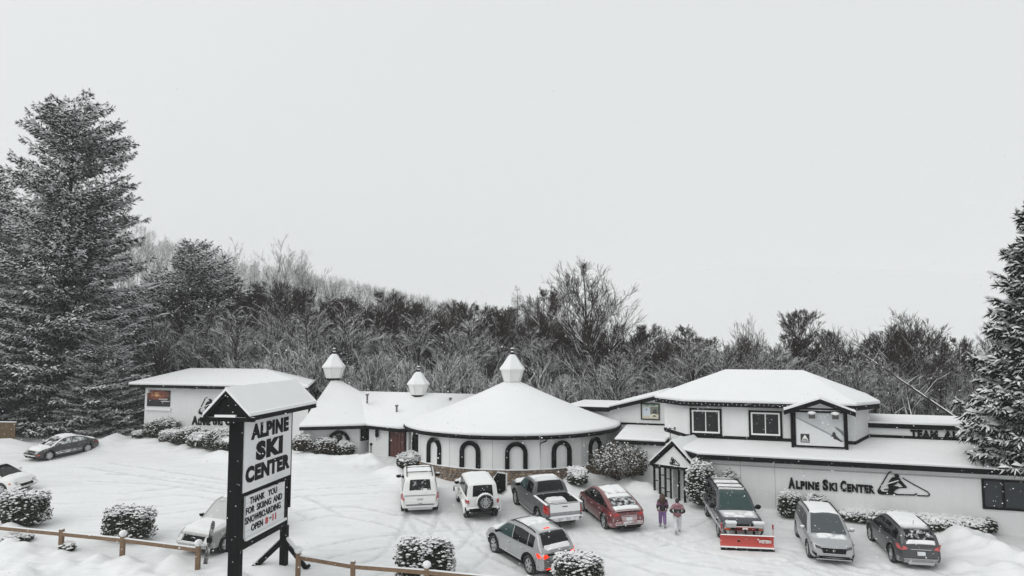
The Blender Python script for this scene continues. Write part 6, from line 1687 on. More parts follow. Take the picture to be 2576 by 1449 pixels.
# ------------------------------------------------------------------ vegetation
M_LEAF = snowed('clipped_leaf', (.028, .033, .02), .72, 1.0, .7, var=.5, scale=3)
M_LEAFR = snowed('rusty_leaf', (.045, .034, .02), .72, 1.0, .7, var=.5, scale=3)
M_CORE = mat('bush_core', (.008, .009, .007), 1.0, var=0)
M_NEEDLE = mat('spruce_needle', (.009, .011, .009), .8, var=.5, scale=2, spec=.2)
M_NEEDLEB = mat('spruce_needle_pale', (.05, .055, .05), .8, var=.4, scale=2, spec=.2)
M_BARK = snowed('snowy_bark', (.03, .025, .022), .05, .3, .9, var=.4, scale=3, nscale=1.2, namt=.35)
M_TWIG = snowed('twig', (.024, .016, .015), .2, .5, .95, var=.35, scale=.6, nscale=.5, namt=.9)
M_TWIGD = snowed('bare_twig', (.036, .025, .023), 1.2, 1.6, .95, var=.35, scale=.6, nscale=.5, namt=.5)
M_TWIGW = snowed('snowy_twig', (.03, .024, .022), .02, .3, .95, var=.35, scale=.6, nscale=.6, namt=.6)

def quads_at(rg, C, N, size, aspect=.6, tilt=.9):
    """leaf quads at points C, roughly facing N"""
    n = len(C); N = N + rg.normal(0, tilt, (n, 3)); N /= np.linalg.norm(N, axis=1, keepdims=True) + 1e-9
    A = np.cross(N, rg.normal(0, 1, (n, 3))); A /= np.linalg.norm(A, axis=1, keepdims=True) + 1e-9; B = np.cross(N, A)
    s = (size * rg.uniform(.6, 1.3, (n, 1))); a, b = A * s, B * s * aspect
    V = np.stack([C - a, C + b, C + a, C - b], 1).reshape(-1, 3)
    return V, np.arange(4 * n).reshape(n, 4)
def blobs_at(rg, C, size, flat=.6, closed=False):
    """low snow clumps (octahedra)"""
    n = len(C); s = size * rg.uniform(.55, 1.4, (n, 1)); o = []
    th = rg.uniform(0, 6.28, n); ca, sa = np.cos(th), np.sin(th)
    for dx, dy, dz_ in ((1, 0, 0), (0, 1, 0), (-1, 0, 0), (0, -1, 0), (0, 0, flat), (0, 0, -flat * .5)):
        o.append(C + np.stack([(dx * ca - dy * sa), (dx * sa + dy * ca), np.full(n, dz_)], 1) * s)
    V = np.stack(o, 1).reshape(-1, 3); b = np.arange(n)[:, None] * 6
    F_ = np.concatenate([b + np.array([[i, (i + 1) % 4, 4]]) for i in range(4)] + ([b + np.array([[(i + 1) % 4, i, 5]]) for i in range(4)] if closed else []))
    return V, F_
def superell(rg, n, rx, ry, rz, p, bottom=-.7):
    """points and normals on a rounded-box surface (p=2 ball, larger = boxier), centre at rz height"""
    D = rg.normal(0, 1, (n * 2, 3)); D /= np.linalg.norm(D, axis=1, keepdims=True)
    k = (np.abs(D) ** p).sum(1) ** (-1 / p); Q = D * k[:, None]
    Q = Q[Q[:, 2] > bottom][:n]
    N = np.sign(Q) * np.abs(Q) ** (p - 1) / np.array([rx, ry, rz]); N /= np.linalg.norm(N, axis=1, keepdims=True)
    return Q * np.array([rx, ry, rz]) + np.array([0, 0, rz]), N
def bush(label, px, pyb, wpx, hpx, p=2.5, cap=.5, leaf=None, depth=None, name='clipped_bush', group='clipped bushes', seed=0, speckle=.35, leafsize=.05, rim=False, sink=.05, rot=0.0, cap_full=False, count=1.0):
    """sized in photo pixels at its ground point"""
    g = gp(px, pyb); k = (ray(px, pyb) * (g.y / ray(px, pyb).y)).length / F_PX
    k = g.y / CP / F_PX * 1.0
    rx, H_ = wpx * k / 2, hpx * k * 1.03; ry = (depth / 2 if depth else rx * .9); H_ = max(.4 * H_, H_ - 2 * ry * (CAM_H - g.z) / g.y * (.85 if p > 4 else .3)); rz = H_ / 2
    rg = np.random.default_rng(seed + int(px)); area = (rx * ry + rx * rz + ry * rz) * 4
    t = thing(name, label, 'bush', (g.x, g.y + ry * .8, gh(g.x, g.y + ry * .8) - sink), rot, group)
    n = int(min(5200, 400 * area * count * (.05 / leafsize) ** 2)); leafsize *= 1.12
    C, N = superell(rg, n, rx, ry, rz, p)
    lum = np.array([NV(c[0] * 2.2, c[1] * 2.2, 1, c[2] * 2.2 + seed) for c in C[:, :]])
    C = C * (1 + (lum[:, None] * .13 + rg.normal(0, .045, (n, 1)) + (rg.random((n, 1)) < .04) * rg.uniform(.03, .14, (n, 1))) * np.array([1, 1, .8]))
    V, F_ = quads_at(rg, C, N, leafsize, .62, .8)
    link('foliage', np_mesh('foliage', V, F_, [leaf or M_LEAF]), t)
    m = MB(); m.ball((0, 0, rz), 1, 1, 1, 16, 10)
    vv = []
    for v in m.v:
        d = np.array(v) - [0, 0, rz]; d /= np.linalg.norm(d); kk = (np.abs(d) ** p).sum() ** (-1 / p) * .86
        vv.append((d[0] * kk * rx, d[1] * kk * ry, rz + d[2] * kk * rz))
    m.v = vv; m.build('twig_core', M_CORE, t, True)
    # snow: clumps caught in the leaves and a settled cap
    nz = N[:, 2]; top = C[:, 2] / H_
    pr = speckle * np.clip(nz * .7 + .45, 0, 1) + cap * np.clip((nz - .35) * 2.4, 0, 1)
    if rim: pr = pr * (1 - .6 * np.exp(-((C[:, 0] / rx) ** 2 + (C[:, 1] / ry) ** 2) / .25) * (nz > .5)); pr += .8 * np.exp(-((top - .93) / .1) ** 2) * (np.hypot(C[:, 0] / rx, C[:, 1] / ry) > .6)
    sel = rg.random(n) < pr * np.clip(.6 + lum * 1.2, .1, 1.4)
    Cs = C[sel] + N[sel] * .02 + np.array([0, 0, .015]); V, F_ = blobs_at(rg, Cs, leafsize * 1.3)
    tag(link('caught_snow', np_mesh('caught_snow', V, F_, [M_SNOW], smooth=True), t), kind='stuff')
    if cap_full:
        rows = []
        for i in range(15):
            row = []
            for j in range(25):
                a = 2 * math.pi * j / 24; r_ = i / 14
                d = np.array([math.cos(a) * math.sin(r_ * 1.35), math.sin(a) * math.sin(r_ * 1.35), math.cos(r_ * 1.35)]); kk = (np.abs(d) ** p).sum() ** (-1 / p)
                q = d * kk; nzv = NV(q[0] * 3, q[1] * 3, 1, seed)
                o = (1 + .12 * smooth01((1 - r_) * 2.2) * (1 + nzv)) if r_ < .98 else .93
                row.append((q[0] * rx * (1.03 if r_ < .98 else .97), q[1] * ry * (1.03 if r_ < .98 else .97), rz + q[2] * rz * o + .03 * nzv))
            rows.append(row)
        MB().grid(rows).build('snow_cap', M_SNOW, t, True)
    return t
# the two ranks of bushes along the left wing
bush('large rounded bush at the left end, under the sunset poster', 394, 1114, 80, 48, 2.6, .5, seed=1)
bush('big rounded bush third from the poster, tallest near the sign', 545, 1146, 86, 50, 2.6, .55, seed=2)
bush('wide rounded bush in the middle of the rank below the wing lettering', 470, 1132, 76, 43, 2.6, .55, seed=3)
bush('small low bush alone at the left end of the snow bank', 344, 1109, 34, 18, 2.6, .9, seed=4, cap_full=True)
bush('low snow topped bush in front of the two left rounded bushes', 425, 1126, 62, 32, 2.8, .9, seed=5, cap_full=True)
bush('low snow topped bush in front of the middle rounded bushes', 494, 1140, 55, 34, 2.8, .9, seed=6, cap_full=True)
bush('low snow topped bush nearest the tall sign post', 565, 1148, 58, 38, 2.8, .9, seed=7, cap_full=True)
bush('round snowy bush just right of the tall sign', 754, 1158, 50, 44, 2.1, .9, seed=8, leaf=M_LEAFR)
bush('round snowy bush left of the arched door', 811, 1155, 56, 42, 2.2, .9, seed=9, leaf=M_LEAFR)
bush('round snowy bush right of the arched door', 864, 1152, 46, 35, 2.1, .95, seed=10)
bush('dome bush under thick snow between entrance and white SUV', 1028, 1188, 62, 46, 2.2, 1.0, seed=11, cap_full=True)
bush('flat topped bush with a white snow cushion beside the grey pickup', 1455, 1232, 48, 45, 3.0, .9, seed=12, cap_full=True, leafsize=.06)
bush('conical snow plastered shrub beside the entrance porch', 1771, 1285, 70, 112, 2.2, .9, seed=13, speckle=.75, name='conical_shrub', group=None, count=.9)
bush('pointed snowy shrub behind the plough truck', 1842, 1282, 44, 92, 2.0, 1.0, seed=14, speckle=.9, name='conical_shrub', group=None)
bush('upright rounded bush left of the silver SUV', 1996, 1308, 52, 60, 3.4, .8, seed=15, leafsize=.045)
bush('rounded bush mostly hidden behind the silver SUV roof', 2062, 1310, 50, 56, 3.0, .9, seed=16)
bush('small round bush under the shop window', 2497, 1350, 36, 40, 2.1, .6, seed=17)
bush('block hedge with white flat top between the silver and charcoal SUVs', 2170, 1318, 78, 38, 6, .95, seed=18, cap_full=True, depth=1.5, rot=eang, leafsize=.05, name='block_hedge', group=None)
bush('long low hedge with snow top along the lettered wall', 2352, 1352, 225, 44, 7, .95, seed=19, cap_full=True, depth=1.1, rot=eang - .03, leafsize=.05, name='long_hedge', group=None)
bush('tall square hedge with ragged snowy top nearest the left edge', 40, 1330, 112, 88, 8, .75, seed=20, depth=1.2, rot=R(-16), leafsize=.055, rim=True, speckle=.4, name='square_hedge', group='square hedges by the fence')
bush('square hedge with ragged snowy top standing behind the left fence rails', 310, 1366, 112, 86, 8, .75, seed=21, depth=1.1, rot=R(-16), leafsize=.055, rim=True, speckle=.4, name='square_hedge', group='square hedges by the fence')
bush('square snow spotted hedge in front of the white SUV by the fence', 1066, 1476, 126, 116, 8, .85, seed=22, depth=1.2, rot=R(-8), leafsize=.06, rim=True, speckle=.7, name='square_hedge', group='square hedges by the fence')
bush('round hedge with ring of snow behind the silver crossover bumper', 1458, 1490, 112, 82, 3.6, .9, seed=23, depth=1.5, leafsize=.05, rim=True, speckle=.5, name='round_hedge', group=None)
for k, (px_, py__, w, h) in enumerate(((30, 1372, 60, 26), (160, 1392, 36, 22), (375, 1402, 40, 18), (335, 1410, 30, 14), (1085, 1290, 1, 1))[:2]):
    bush(('straggly half buried plant at the lower left corner', 'half buried plant beside the second fence post', 'half buried twiggy plant below the square hedge', 'tiny half buried plant between the fence posts')[k], px_, py__, w, h, 2, .7, seed=30 + k, speckle=.6, name='buried_plant', group='half buried plants', leafsize=.06)

# rhododendron with long drooping leaves
g = gp(1566, 1236); t = thing('rhododendron', 'large loose rhododendron with drooping snow tipped leaves between red car and porch', 'bush', (g.x, g.y + 1.0, gh(g.x, g.y + 1.0)))
rg = np.random.default_rng(44); n = 3600
k = g.y / F_PX; rx, rz = 132 * k / 2, 84 * k / 2
C, N = superell(rg, n, rx, 1.1, rz, 2.0, -.55); C *= rg.uniform(.55, 1.12, (n, 1)); C[:, 2] += .1
ax = N + np.array([0, 0, -.9]) + rg.normal(0, .3, (n, 3)); ax /= np.linalg.norm(ax, axis=1, keepdims=True)
sd_ = np.cross(ax, rg.normal(0, 1, (n, 3))); sd_ /= np.linalg.norm(sd_, axis=1, keepdims=True)
ln, wd = rg.uniform(.13, .22, (n, 1)), rg.uniform(.028, .045, (n, 1))
V = np.stack([C, C + ax * ln * .5 + sd_ * wd, C + ax * ln, C + ax * ln * .5 - sd_ * wd], 1).reshape(-1, 3)
link('foliage', np_mesh('foliage', V, np.arange(4 * n).reshape(n, 4), [M_LEAFR]), t)
sel = rg.random(n) < .26; V, F_ = blobs_at(rg, C[sel] + [0, 0, .03], .065); tag(link('caught_snow', np_mesh('caught_snow', V, F_, [M_SNOW], smooth=True), t), kind='stuff')
m = MB(); rnd = random.Random(2)
for k in range(26):
    a, q = rnd.uniform(0, 6.28), rnd.uniform(.5, 1); e_ = Vector((rx * q * math.cos(a), 1.0 * q * math.sin(a), rz * rnd.uniform(.5, 1.8)))
    m.tube([(0, 0, 0), e_ * .5 + Vector((0, 0, -.05)), e_], [.035, .025, .01], 5)
m.build('stem', M_TWIG, t)

# ------------------------------------------------------------------ spruces
def seg_mesh(name, P0, P1, R0, R1, mats, midx=None, sides=3, roll=None):
    n = len(P0); D = P1 - P0; L_ = np.linalg.norm(D, axis=1, keepdims=True) + 1e-9; D = D / L_
    up = np.where(np.abs(D[:, 2:3]) > .9, np.array([[1., 0, 0]]), np.array([[0, 0, 1.]]))
    A = np.cross(D, up); A /= np.linalg.norm(A, axis=1, keepdims=True); B = np.cross(A, D)
    V = []
    for P_, R_ in ((P0, R0), (P1, R1)):
        for k in range(sides):
            a = 2 * math.pi * (k / sides) + math.pi / 2
            V.append(P_ + (A * math.cos(a) + B * math.sin(a)) * R_[:, None])
    V = np.stack(V, 1).reshape(-1, 3); b = np.arange(n)[:, None] * 2 * sides
    F_ = np.concatenate([b + np.array([[k, (k + 1) % sides, sides + (k + 1) % sides, sides + k]]) for k in range(sides)])
    mi = np.tile(midx, sides) if midx is not None else None
    return np_mesh(name, V, F_, mats, mi)
def spruce(name, label, base, h, rad, seed, density=1.0, shape=1.0, lean=None, parts=True, gap=.0, snow=1.0, group='tall spruces', needle=None, cut=None, ex=.55, zlo=.05):
    rg = np.random.default_rng(seed)
    t = thing(name, label, 'tree', base, rg.uniform(0, 6.28) if cut is None else 0, group)
    MB().tube([(0, 0, -.5), (0, 0, h * .3), (.05, 0, h * .7), (0, 0, h * .985)], [h * .016, h * .012, h * .006, .02], 9).build('trunk', M_BARK, t, True)
    nb = int(h * 20 * density)
    BP0, BP1, BR0, BR1, TC, TA, TU = [], [], [], [], [], [], []; PD = []
    for i in range(nb):
        f = 1 - (1 - rg.random()) ** .75; z = h * (zlo + (.995 - zlo) * f)
        prof_ = (1 - f) ** ex * shape + .03
        r_ = rad * prof_ * rg.uniform(.74, 1.06)
        a = rg.uniform(0, 6.283)
        r_ *= 1 + .24 * NV(math.cos(a) * 1.6 + seed, math.sin(a) * 1.6, 1, f * 7)
        if gap and rg.random() < gap and .3 < f < .8: r_ *= .5
        d = np.array([math.cos(a), math.sin(a), 0]); up = .95 * f ** 1.25 - .1
        npt = 6; pts = []
        for k in range(npt + 1):
            u = k / npt; sag = -.42 * math.sin(u * 2.2) * r_ * .38 * (1 - f * .7) + up * u * r_ * .7 + .14 * r_ * max(0, u - .6)
            pts.append(np.array([0, 0, z]) + d * r_ * u + np.array([0, 0, sag]))
        for k in range(npt):
            BP0.append(pts[k]); BP1.append(pts[k + 1]); BR0.append(.012 + .022 * (1 - k / npt) * r_ / 3); BR1.append(.012 + .022 * (1 - (k + 1) / npt) * r_ / 3)
        for k in range(2, npt):
            if rg.random() < (.95 - .5 * f) * snow: PD.append((pts[k], pts[k + 1] - pts[k], r_, np.array([-d[1], d[0], 0])))
        nt_ = max(5, int(r_ * 13 * density))
        side_ = np.array([-d[1], d[0], 0])
        u = 1 - .86 * rg.random(nt_) ** 1.1; j = np.minimum(npt - 1, (u * npt).astype(int)); PT = np.array(pts); q = PT[j] + (PT[j + 1] - PT[j]) * (u * npt - j)[:, None]
        sgn = rg.choice([-1., 1.], nt_); w = (.2 + .42 * (1 - u) ** .7) * min(1.5, r_ * .75)
        axd = d[None] * rg.uniform(.35, 1.0, (nt_, 1)) + side_[None] * (sgn * rg.uniform(.2, 1.0, nt_))[:, None]; axd[:, 2] += rg.uniform(-1.15, .25, nt_) + .55 * f
        axd /= np.linalg.norm(axd, axis=1, keepdims=True)
        TC.append(q + side_[None] * (sgn * rg.random(nt_) * w)[:, None]); TA.append(axd * rg.uniform(.32, .64, (nt_, 1)) * (1 if f < .9 else .8))
        TC.append(pts[-1][None]); TA.append(((d * .5 + np.array([0, 0, .45 + .3 * f])) * .5)[None])
    br = seg_mesh('branches', np.array(BP0), np.array(BP1), np.array(BR0), np.array(BR1), [M_BARK])
    TC, TA = np.concatenate(TC), np.concatenate(TA); n = len(TC)
    # each sprig: two crossed needle blades and side fingers
    A = TA / np.linalg.norm(TA, axis=1, keepdims=True); S1 = np.cross(A, np.array([0, 0, 1.]) + rg.normal(0, .15, (n, 3))); S1 /= np.linalg.norm(S1, axis=1, keepdims=True); S2 = np.cross(S1, A)
    Vs, ln = [], np.linalg.norm(TA, axis=1, keepdims=True)
    wd = rg.uniform(.036, .062, (n, 1))
    Vs.append(np.stack([TC, TC + TA * .45 + S1 * wd, TC + TA, TC + TA * .45 - S1 * wd], 1))
    h1 = rg.random(n) < .5; Vs.append(np.stack([TC, TC + TA * .4 + S2 * wd * .7, TC + TA * .95, TC + TA * .5 - S2 * wd], 1)[h1])
    for sg in (-1, 1):
        e_ = A * ln * .42 + S1 * sg * ln * .42 - np.array([0, 0, .06]); b = TC + TA * rg.uniform(.2, .5, (n, 1))
        Vs.append(np.stack([b, b + e_ * .5 + A * wd * .55, b + e_, b + e_ * .5 - A * wd * .55], 1)[rg.random(n) < .75])
    V = np.concatenate([v.reshape(-1, 3) for v in Vs]); F_ = np.arange(len(V)).reshape(-1, 4)
    nm = np_mesh('needles', V, F_, [needle or M_NEEDLE])
    crown = link('crown', nm, t); link('branch', br, crown)
    # snow lying along the sprigs, a little above the needles
    up = np.array([0, 0, 1.]); flat_ = np.abs(A[:, 2]) < .75
    cl = np.array([NV(c[0] * .55 + seed, c[1] * .55, 1, c[2] * .7) for c in TC])
    sel = flat_ & (rg.random(n) < (.58 + .75 * cl + .25 * (1 - TC[:, 2] / h)) * snow)
    P_ = TC[sel] + np.array([0, 0, .06]); T_ = TA[sel]; W_s = wd[sel] * rg.uniform(.6, 1.25, (sel.sum(), 1)); Ss = S1[sel]; rise = np.array([0, 0, .085])
    a0 = rg.uniform(0, .3, (sel.sum(), 1)); a1 = rg.uniform(.6, 1.0, (sel.sum(), 1)); mid = P_ + T_ * (a0 + a1) / 2 + rise
    p, q = P_ + T_ * a0, P_ + T_ * a1; l_, r_ = P_ + T_ * (a0 + a1) / 2 + Ss * W_s, P_ + T_ * (a0 + a1) / 2 - Ss * W_s
    V = np.stack([p, l_, q, r_, mid], 1).reshape(-1, 3); b = np.arange(sel.sum())[:, None] * 5
    F_ = np.concatenate([b + np.array([[0, 4, 1]]), b + np.array([[1, 4, 2]]), b + np.array([[2, 4, 3]]), b + np.array([[3, 4, 0]])])
    if PD:
        m_ = len(PD); C0 = np.array([x[0] for x in PD]); DV = np.array([x[1] for x in PD]); SDv = np.array([x[3] for x in PD]); rr_ = np.array([x[2] for x in PD])[:, None]
        C0 = C0 + rg.normal(0, .08, (m_, 3)) + np.array([0, 0, .13]); w_ = rg.uniform(.12, .27, (m_, 1)) * np.clip(rr_ / 3, .5, 1.2); le_ = rg.uniform(.7, 1.25, (m_, 1)); dr = np.array([0, 0, -.07])
        p, q = C0 - DV * .1, C0 + DV * le_; md = C0 + DV * le_ * rg.uniform(.35, .6, (m_, 1)); l_, r2 = md + SDv * w_ + dr, md - SDv * w_ + dr; tp_ = md + np.array([0, 0, 1.]) * rg.uniform(.07, .13, (m_, 1))
        V2_ = np.stack([p, l_, q + dr, r2, tp_], 1).reshape(-1, 3); b2_ = np.arange(m_)[:, None] * 5 + len(V)
        V = np.concatenate([V, V2_]); F_ = np.concatenate([F_] + [b2_ + np.array([[a_, 4, c_]]) for a_, c_ in ((0, 1), (1, 2), (2, 3), (3, 0))])
    link('sprig_snow', np_mesh('sprig_snow', V, F_, [M_SNOW]), crown)
    return t
def ground_at(px, Y_): X_ = (px - 1288) / F_PX * Y_ / CP; return X_, Y_
def tree_at(px, top, Y_):
    """base on the land at distance Y below photo column px, and the height that reaches photo row top"""
    p = py(px, top, Y_); z = gh(p.x, Y_); return (p.x, Y_, z), p.z - z
def recopy(src, label, base, sc, rot):
    c = copy_tree(src); c.location = base; c.rotation_euler = (0, 0, rot); c.scale = sc; c['label'] = label; return c
b, h1 = tree_at(190, 250, 64); s1 = spruce('spruce_tree', 'towering snowy spruce on the left, tallest tree in view', b, h1, 8.6, 1, 1.25, 1.0, gap=.22, ex=.45)
b, h = tree_at(-75, 420, 66); recopy(s1, 'dark spruce cut by the left edge of the picture', b, (1, 1, h / h1), 2.4)
b, h3 = tree_at(500, 612, 76); s3 = spruce('spruce_tree', 'smaller rounded snowy spruce right of the towering one', b, h3, 6.4, 3, 1.2, 1.2, snow=1.5)
for px_, tp, Yd, rd, rot, lb in ((405, 690, 79, 5.2, 1.0, 'low wide spruce between the towering spruce and the left wing'), (60, 740, 63, 6.2, 2.2, 'low heavy spruce behind the black sedan'), (262, 820, 61, 3.2, 3.7, 'low bushy spruce beside the left end of the wing'), (330, 760, 70, 4.5, 5.1, 'mid sized spruce peeping out left of the wing roof')):
    b, h = tree_at(px_, tp, Yd); recopy(s3, lb, b, (rd / 6.4, rd / 6.4, h / h3), rot)
b, h = tree_at(2636, 470, 34.5); spruce('spruce_tree', 'dense snowy spruce rising along the right edge', b, h, 4.2, 6, 1.55, 1.0, snow=1.1, ex=.74, zlo=.25)

# ------------------------------------------------------------------ bare trees
def bare(seed, h, spread=.5, upsweep=.6, stems=1, twigs=1.0, trunk_f=.45, levels=4, rtrunk=None, egg=False, tiltr=(.15, .5), eggw=.36):
    rg = np.random.default_rng(seed); S = [[], [], [], [], []]
    rt = rtrunk or h * .013
    def grow(p, d, L_, r_, lv):
        nseg = (7, 5, 4, 2, 1)[lv]; q = p.copy(); dirs = []
        for k in range(nseg):
            d = d + rg.normal(0, (.035, .06, .08, .1, .1)[lv], 3) + np.array([0, 0, (.02, .03, .02, .01, 0)[lv] * upsweep * 2]); d /= np.linalg.norm(d)
            e_ = q + d * L_ / nseg; ra = r_ * (1 - .75 * k / nseg); rb_ = r_ * (1 - .75 * (k + 1) / nseg)
            S[0].append(q.copy()); S[1].append(e_.copy()); S[2].append(max(.010, ra)); S[3].append(max(.008, rb_)); S[4].append(lv)
            dirs.append((q.copy(), e_.copy(), d.copy())); q = e_
        if lv >= levels: return
        if lv == 3:
            nc = int(4 * twigs); u = rg.random(nc) * .9 + .1; j = np.minimum(nseg - 1, (u * nseg).astype(int)); A_ = np.array([x[0] for x in dirs]); B_ = np.array([x[1] for x in dirs]); D_ = np.array([x[2] for x in dirs])[j]
            pp = A_[j] + (B_[j] - A_[j]) * (u * nseg - j)[:, None]; nd = D_ + rg.normal(0, .34, (nc, 3)); nd[:, 2] += upsweep * .25; nd /= np.linalg.norm(nd, axis=1, keepdims=True)
            ee = pp + nd * (L_ * rg.uniform(.4, .8, nc))[:, None]
            S[0].extend(pp); S[1].extend(ee); S[2].extend([.009] * nc); S[3].extend([.008] * nc); S[4].extend([4] * nc); return
        eg = egg and lv == 0
        nc = {0: int(20 + 40 * eggw) if egg else 13, 1: 7, 2: int(6 * twigs), 3: int(4 * twigs)}[lv]
        for c_ in range(nc):
            u = rg.uniform((.28, .2, .15, .1)[lv], 1.0) if c_ else 1.0
            j = min(nseg - 1, int(u * nseg)); a, b_, dd = dirs[j]; pp = a + (b_ - a) * (u * nseg - j if u < 1 else 1)
            rv = rg.normal(0, 1, 3); rv -= dd * rv.dot(dd); rv /= np.linalg.norm(rv)
            an = rg.uniform(.3, .75) * (spread * 1.7 if lv == 0 else 1.0)
            nd = dd * math.cos(an) + rv * math.sin(an); nd[2] += upsweep * .25; nd /= np.linalg.norm(nd)
            lf_ = (rg.uniform(.4, .62) * (1.25 - .5 * u), rg.uniform(.35, .6), rg.uniform(.35, .6), rg.uniform(.4, .8))[lv]
            if eg:
                u = rg.uniform(.2, .98); j = min(nseg - 1, int(u * nseg)); a, b_, dd = dirs[j]; pp = a + (b_ - a) * (u * nseg - j); an = rg.uniform(.5, .85); nd = dd * math.cos(an) + rv * math.sin(an); lf_ = eggw * (1 - u) ** .55 + .05
            grow(pp, nd, L_ * lf_, max(.008, r_ * (1 - .7 * u) * (.62, .6, .6, .7)[lv] + .003), lv + 1)
    for s_ in range(stems):
        a = rg.uniform(0, 6.28); tl = 0 if stems == 1 else rg.uniform(*tiltr)
        d = np.array([math.cos(a) * tl, math.sin(a) * tl, 1.0]); d /= np.linalg.norm(d)
        grow(np.array([rg.normal(0, .15), rg.normal(0, .15), -.3]), d, h * (.95 if egg else .78 if stems == 1 else rg.uniform(.6, .85)), rt * (1 if stems == 1 else .7), 0)
    P0, P1, R0, R1, LV = (np.array(x) for x in S)
    # normalise the height
    sc_ = h / P1[:, 2].max(); P0 = P0 * sc_; P1 = P1 * sc_
    return P0, P1, R0, R1, LV
def bare_meshes(seed, h, thick=1.0, twig=None, bark=None, limb=1.0, **k):
    P0, P1, R0, R1, LV = bare(seed, h, **k); a = LV <= 1
    fl = np.where((LV == 1) | (LV == 2), limb, 1.0); R0, R1 = R0 * fl, R1 * fl
    tr = seg_mesh('trunk', P0[a], P1[a], R0[a] * thick, R1[a] * thick, [bark or M_BARK], sides=4)
    cr = seg_mesh('crown', P0[~a], P1[~a], np.maximum(R0[~a], .011) * thick, np.maximum(R1[~a], .009) * thick, [bark or M_BARK, twig or M_TWIG], (LV[~a] >= 3).astype(int))
    return tr, cr
def bare_thing(name, label, meshes, base, rot, scale, group=None):
    t = thing(name, label, 'tree', base, rot, group); t.scale = scale
    link('trunk', meshes[0], t); link('crown', meshes[1], t); return t
KT = [bare_meshes(100 + i, 10.0, spread=(.5, .7, .42, .6)[i % 4], upsweep=(.7, .5, .9, .6)[i % 4], stems=(1, 1, 2, 1, 1)[i], twigs=.8, limb=1.5, egg=i in (0, 3), eggw=.3, tiltr=(.05, .25)) for i in range(5)]           # snowy limbs
KD = [bare_meshes(200 + i, 10.0, thick=.9, spread=(.4, .55, .45)[i], upsweep=.9, stems=(1, 2, 1)[i], twigs=1.1, twig=M_TWIGD, egg=i != 1, eggw=.32, tiltr=(.05, .25)) for i in range(3)]           # dark twiggy
KF = [bare_meshes(300 + i, 10.0, thick=1.1, limb=1.5, spread=.55, upsweep=.7, stems=(1, 2, 1)[i], twigs=.5, tiltr=(.06, .25), egg=i != 1, eggw=.34, twig=M_TWIGW) for i in range(3)]    # snow laden
rnd = random.Random(77)
def put(kind, px, top, Y_, label, name='bare_tree', group=None, wide=1.0, rot=None):
    ms = rnd.choice({'T': KT, 'D': KD, 'F': KF}[kind]) if isinstance(kind, str) else kind
    b, h = tree_at(px, top, Y_); s_ = max(.25, h / 10.0)
    return bare_thing(name, label, ms, (b[0], b[1], b[2] - .1), rnd.uniform(0, 6.28) if rot is None else rot, (s_ * wide, s_ * wide, s_), group)
BIG = bare_meshes(401, 14.0, thick=.95, egg=True, upsweep=.8, stems=1, twigs=.9, twig=M_TWIGD)
bt = tree_at(1492, 642, 66); bare_thing('bare_tree', 'tall egg shaped bare tree standing above the others behind the round house', BIG, bt[0], 1.0, (bt[1] / 14 * 1.12, bt[1] / 14 * 1.12, bt[1] / 14))
put(KT[1], 745, 640, 74, 'tall spreading bare tree with snowy forks behind the left tower', wide=1.0, rot=.4)
put(KD[0], 2015, 770, 64, 'broad dark bare tree right above the lodge roof ridge', wide=1.25)
put(KD[1], 2270, 765, 60, 'wide fan shaped bare tree right of the lodge roof', wide=1.35)
put(KT[4], 1895, 782, 72, 'slender pale bare tree with thin crown above the lodge roof', wide=.8)
put(KT[0], 2480, 800, 62, 'thin bare tree half hidden by the right-hand spruce')
put(KD[2], 1350, 715, 78, 'thin bare tree left of the egg shaped tree')
# the leaning trunk right of the lodge
a, b = py(2170, 890, 50), py(2440, 1075, 46)
lt = thing('leaning_trunk', 'bare snow lined trunk leaning across behind the lettered parapet', 'tree', tuple(b))
q = a - b; MB().tube([(0, 0, -1.5), (0, 0, 0), q * .35, q * .7, q], [.1, .1, .08, .055, .02], 7).build('trunk', M_BARK, lt, True)
m = MB()
for k in range(9):
    u = .25 + .08 * k; e_ = q * u; m.tube([e_, e_ + Vector((rnd.uniform(-1, 1), rnd.uniform(-.5, .5), rnd.uniform(.3, 1.2)))], [.035, .01], 5)
m.build('branch', M_TWIGW, lt)
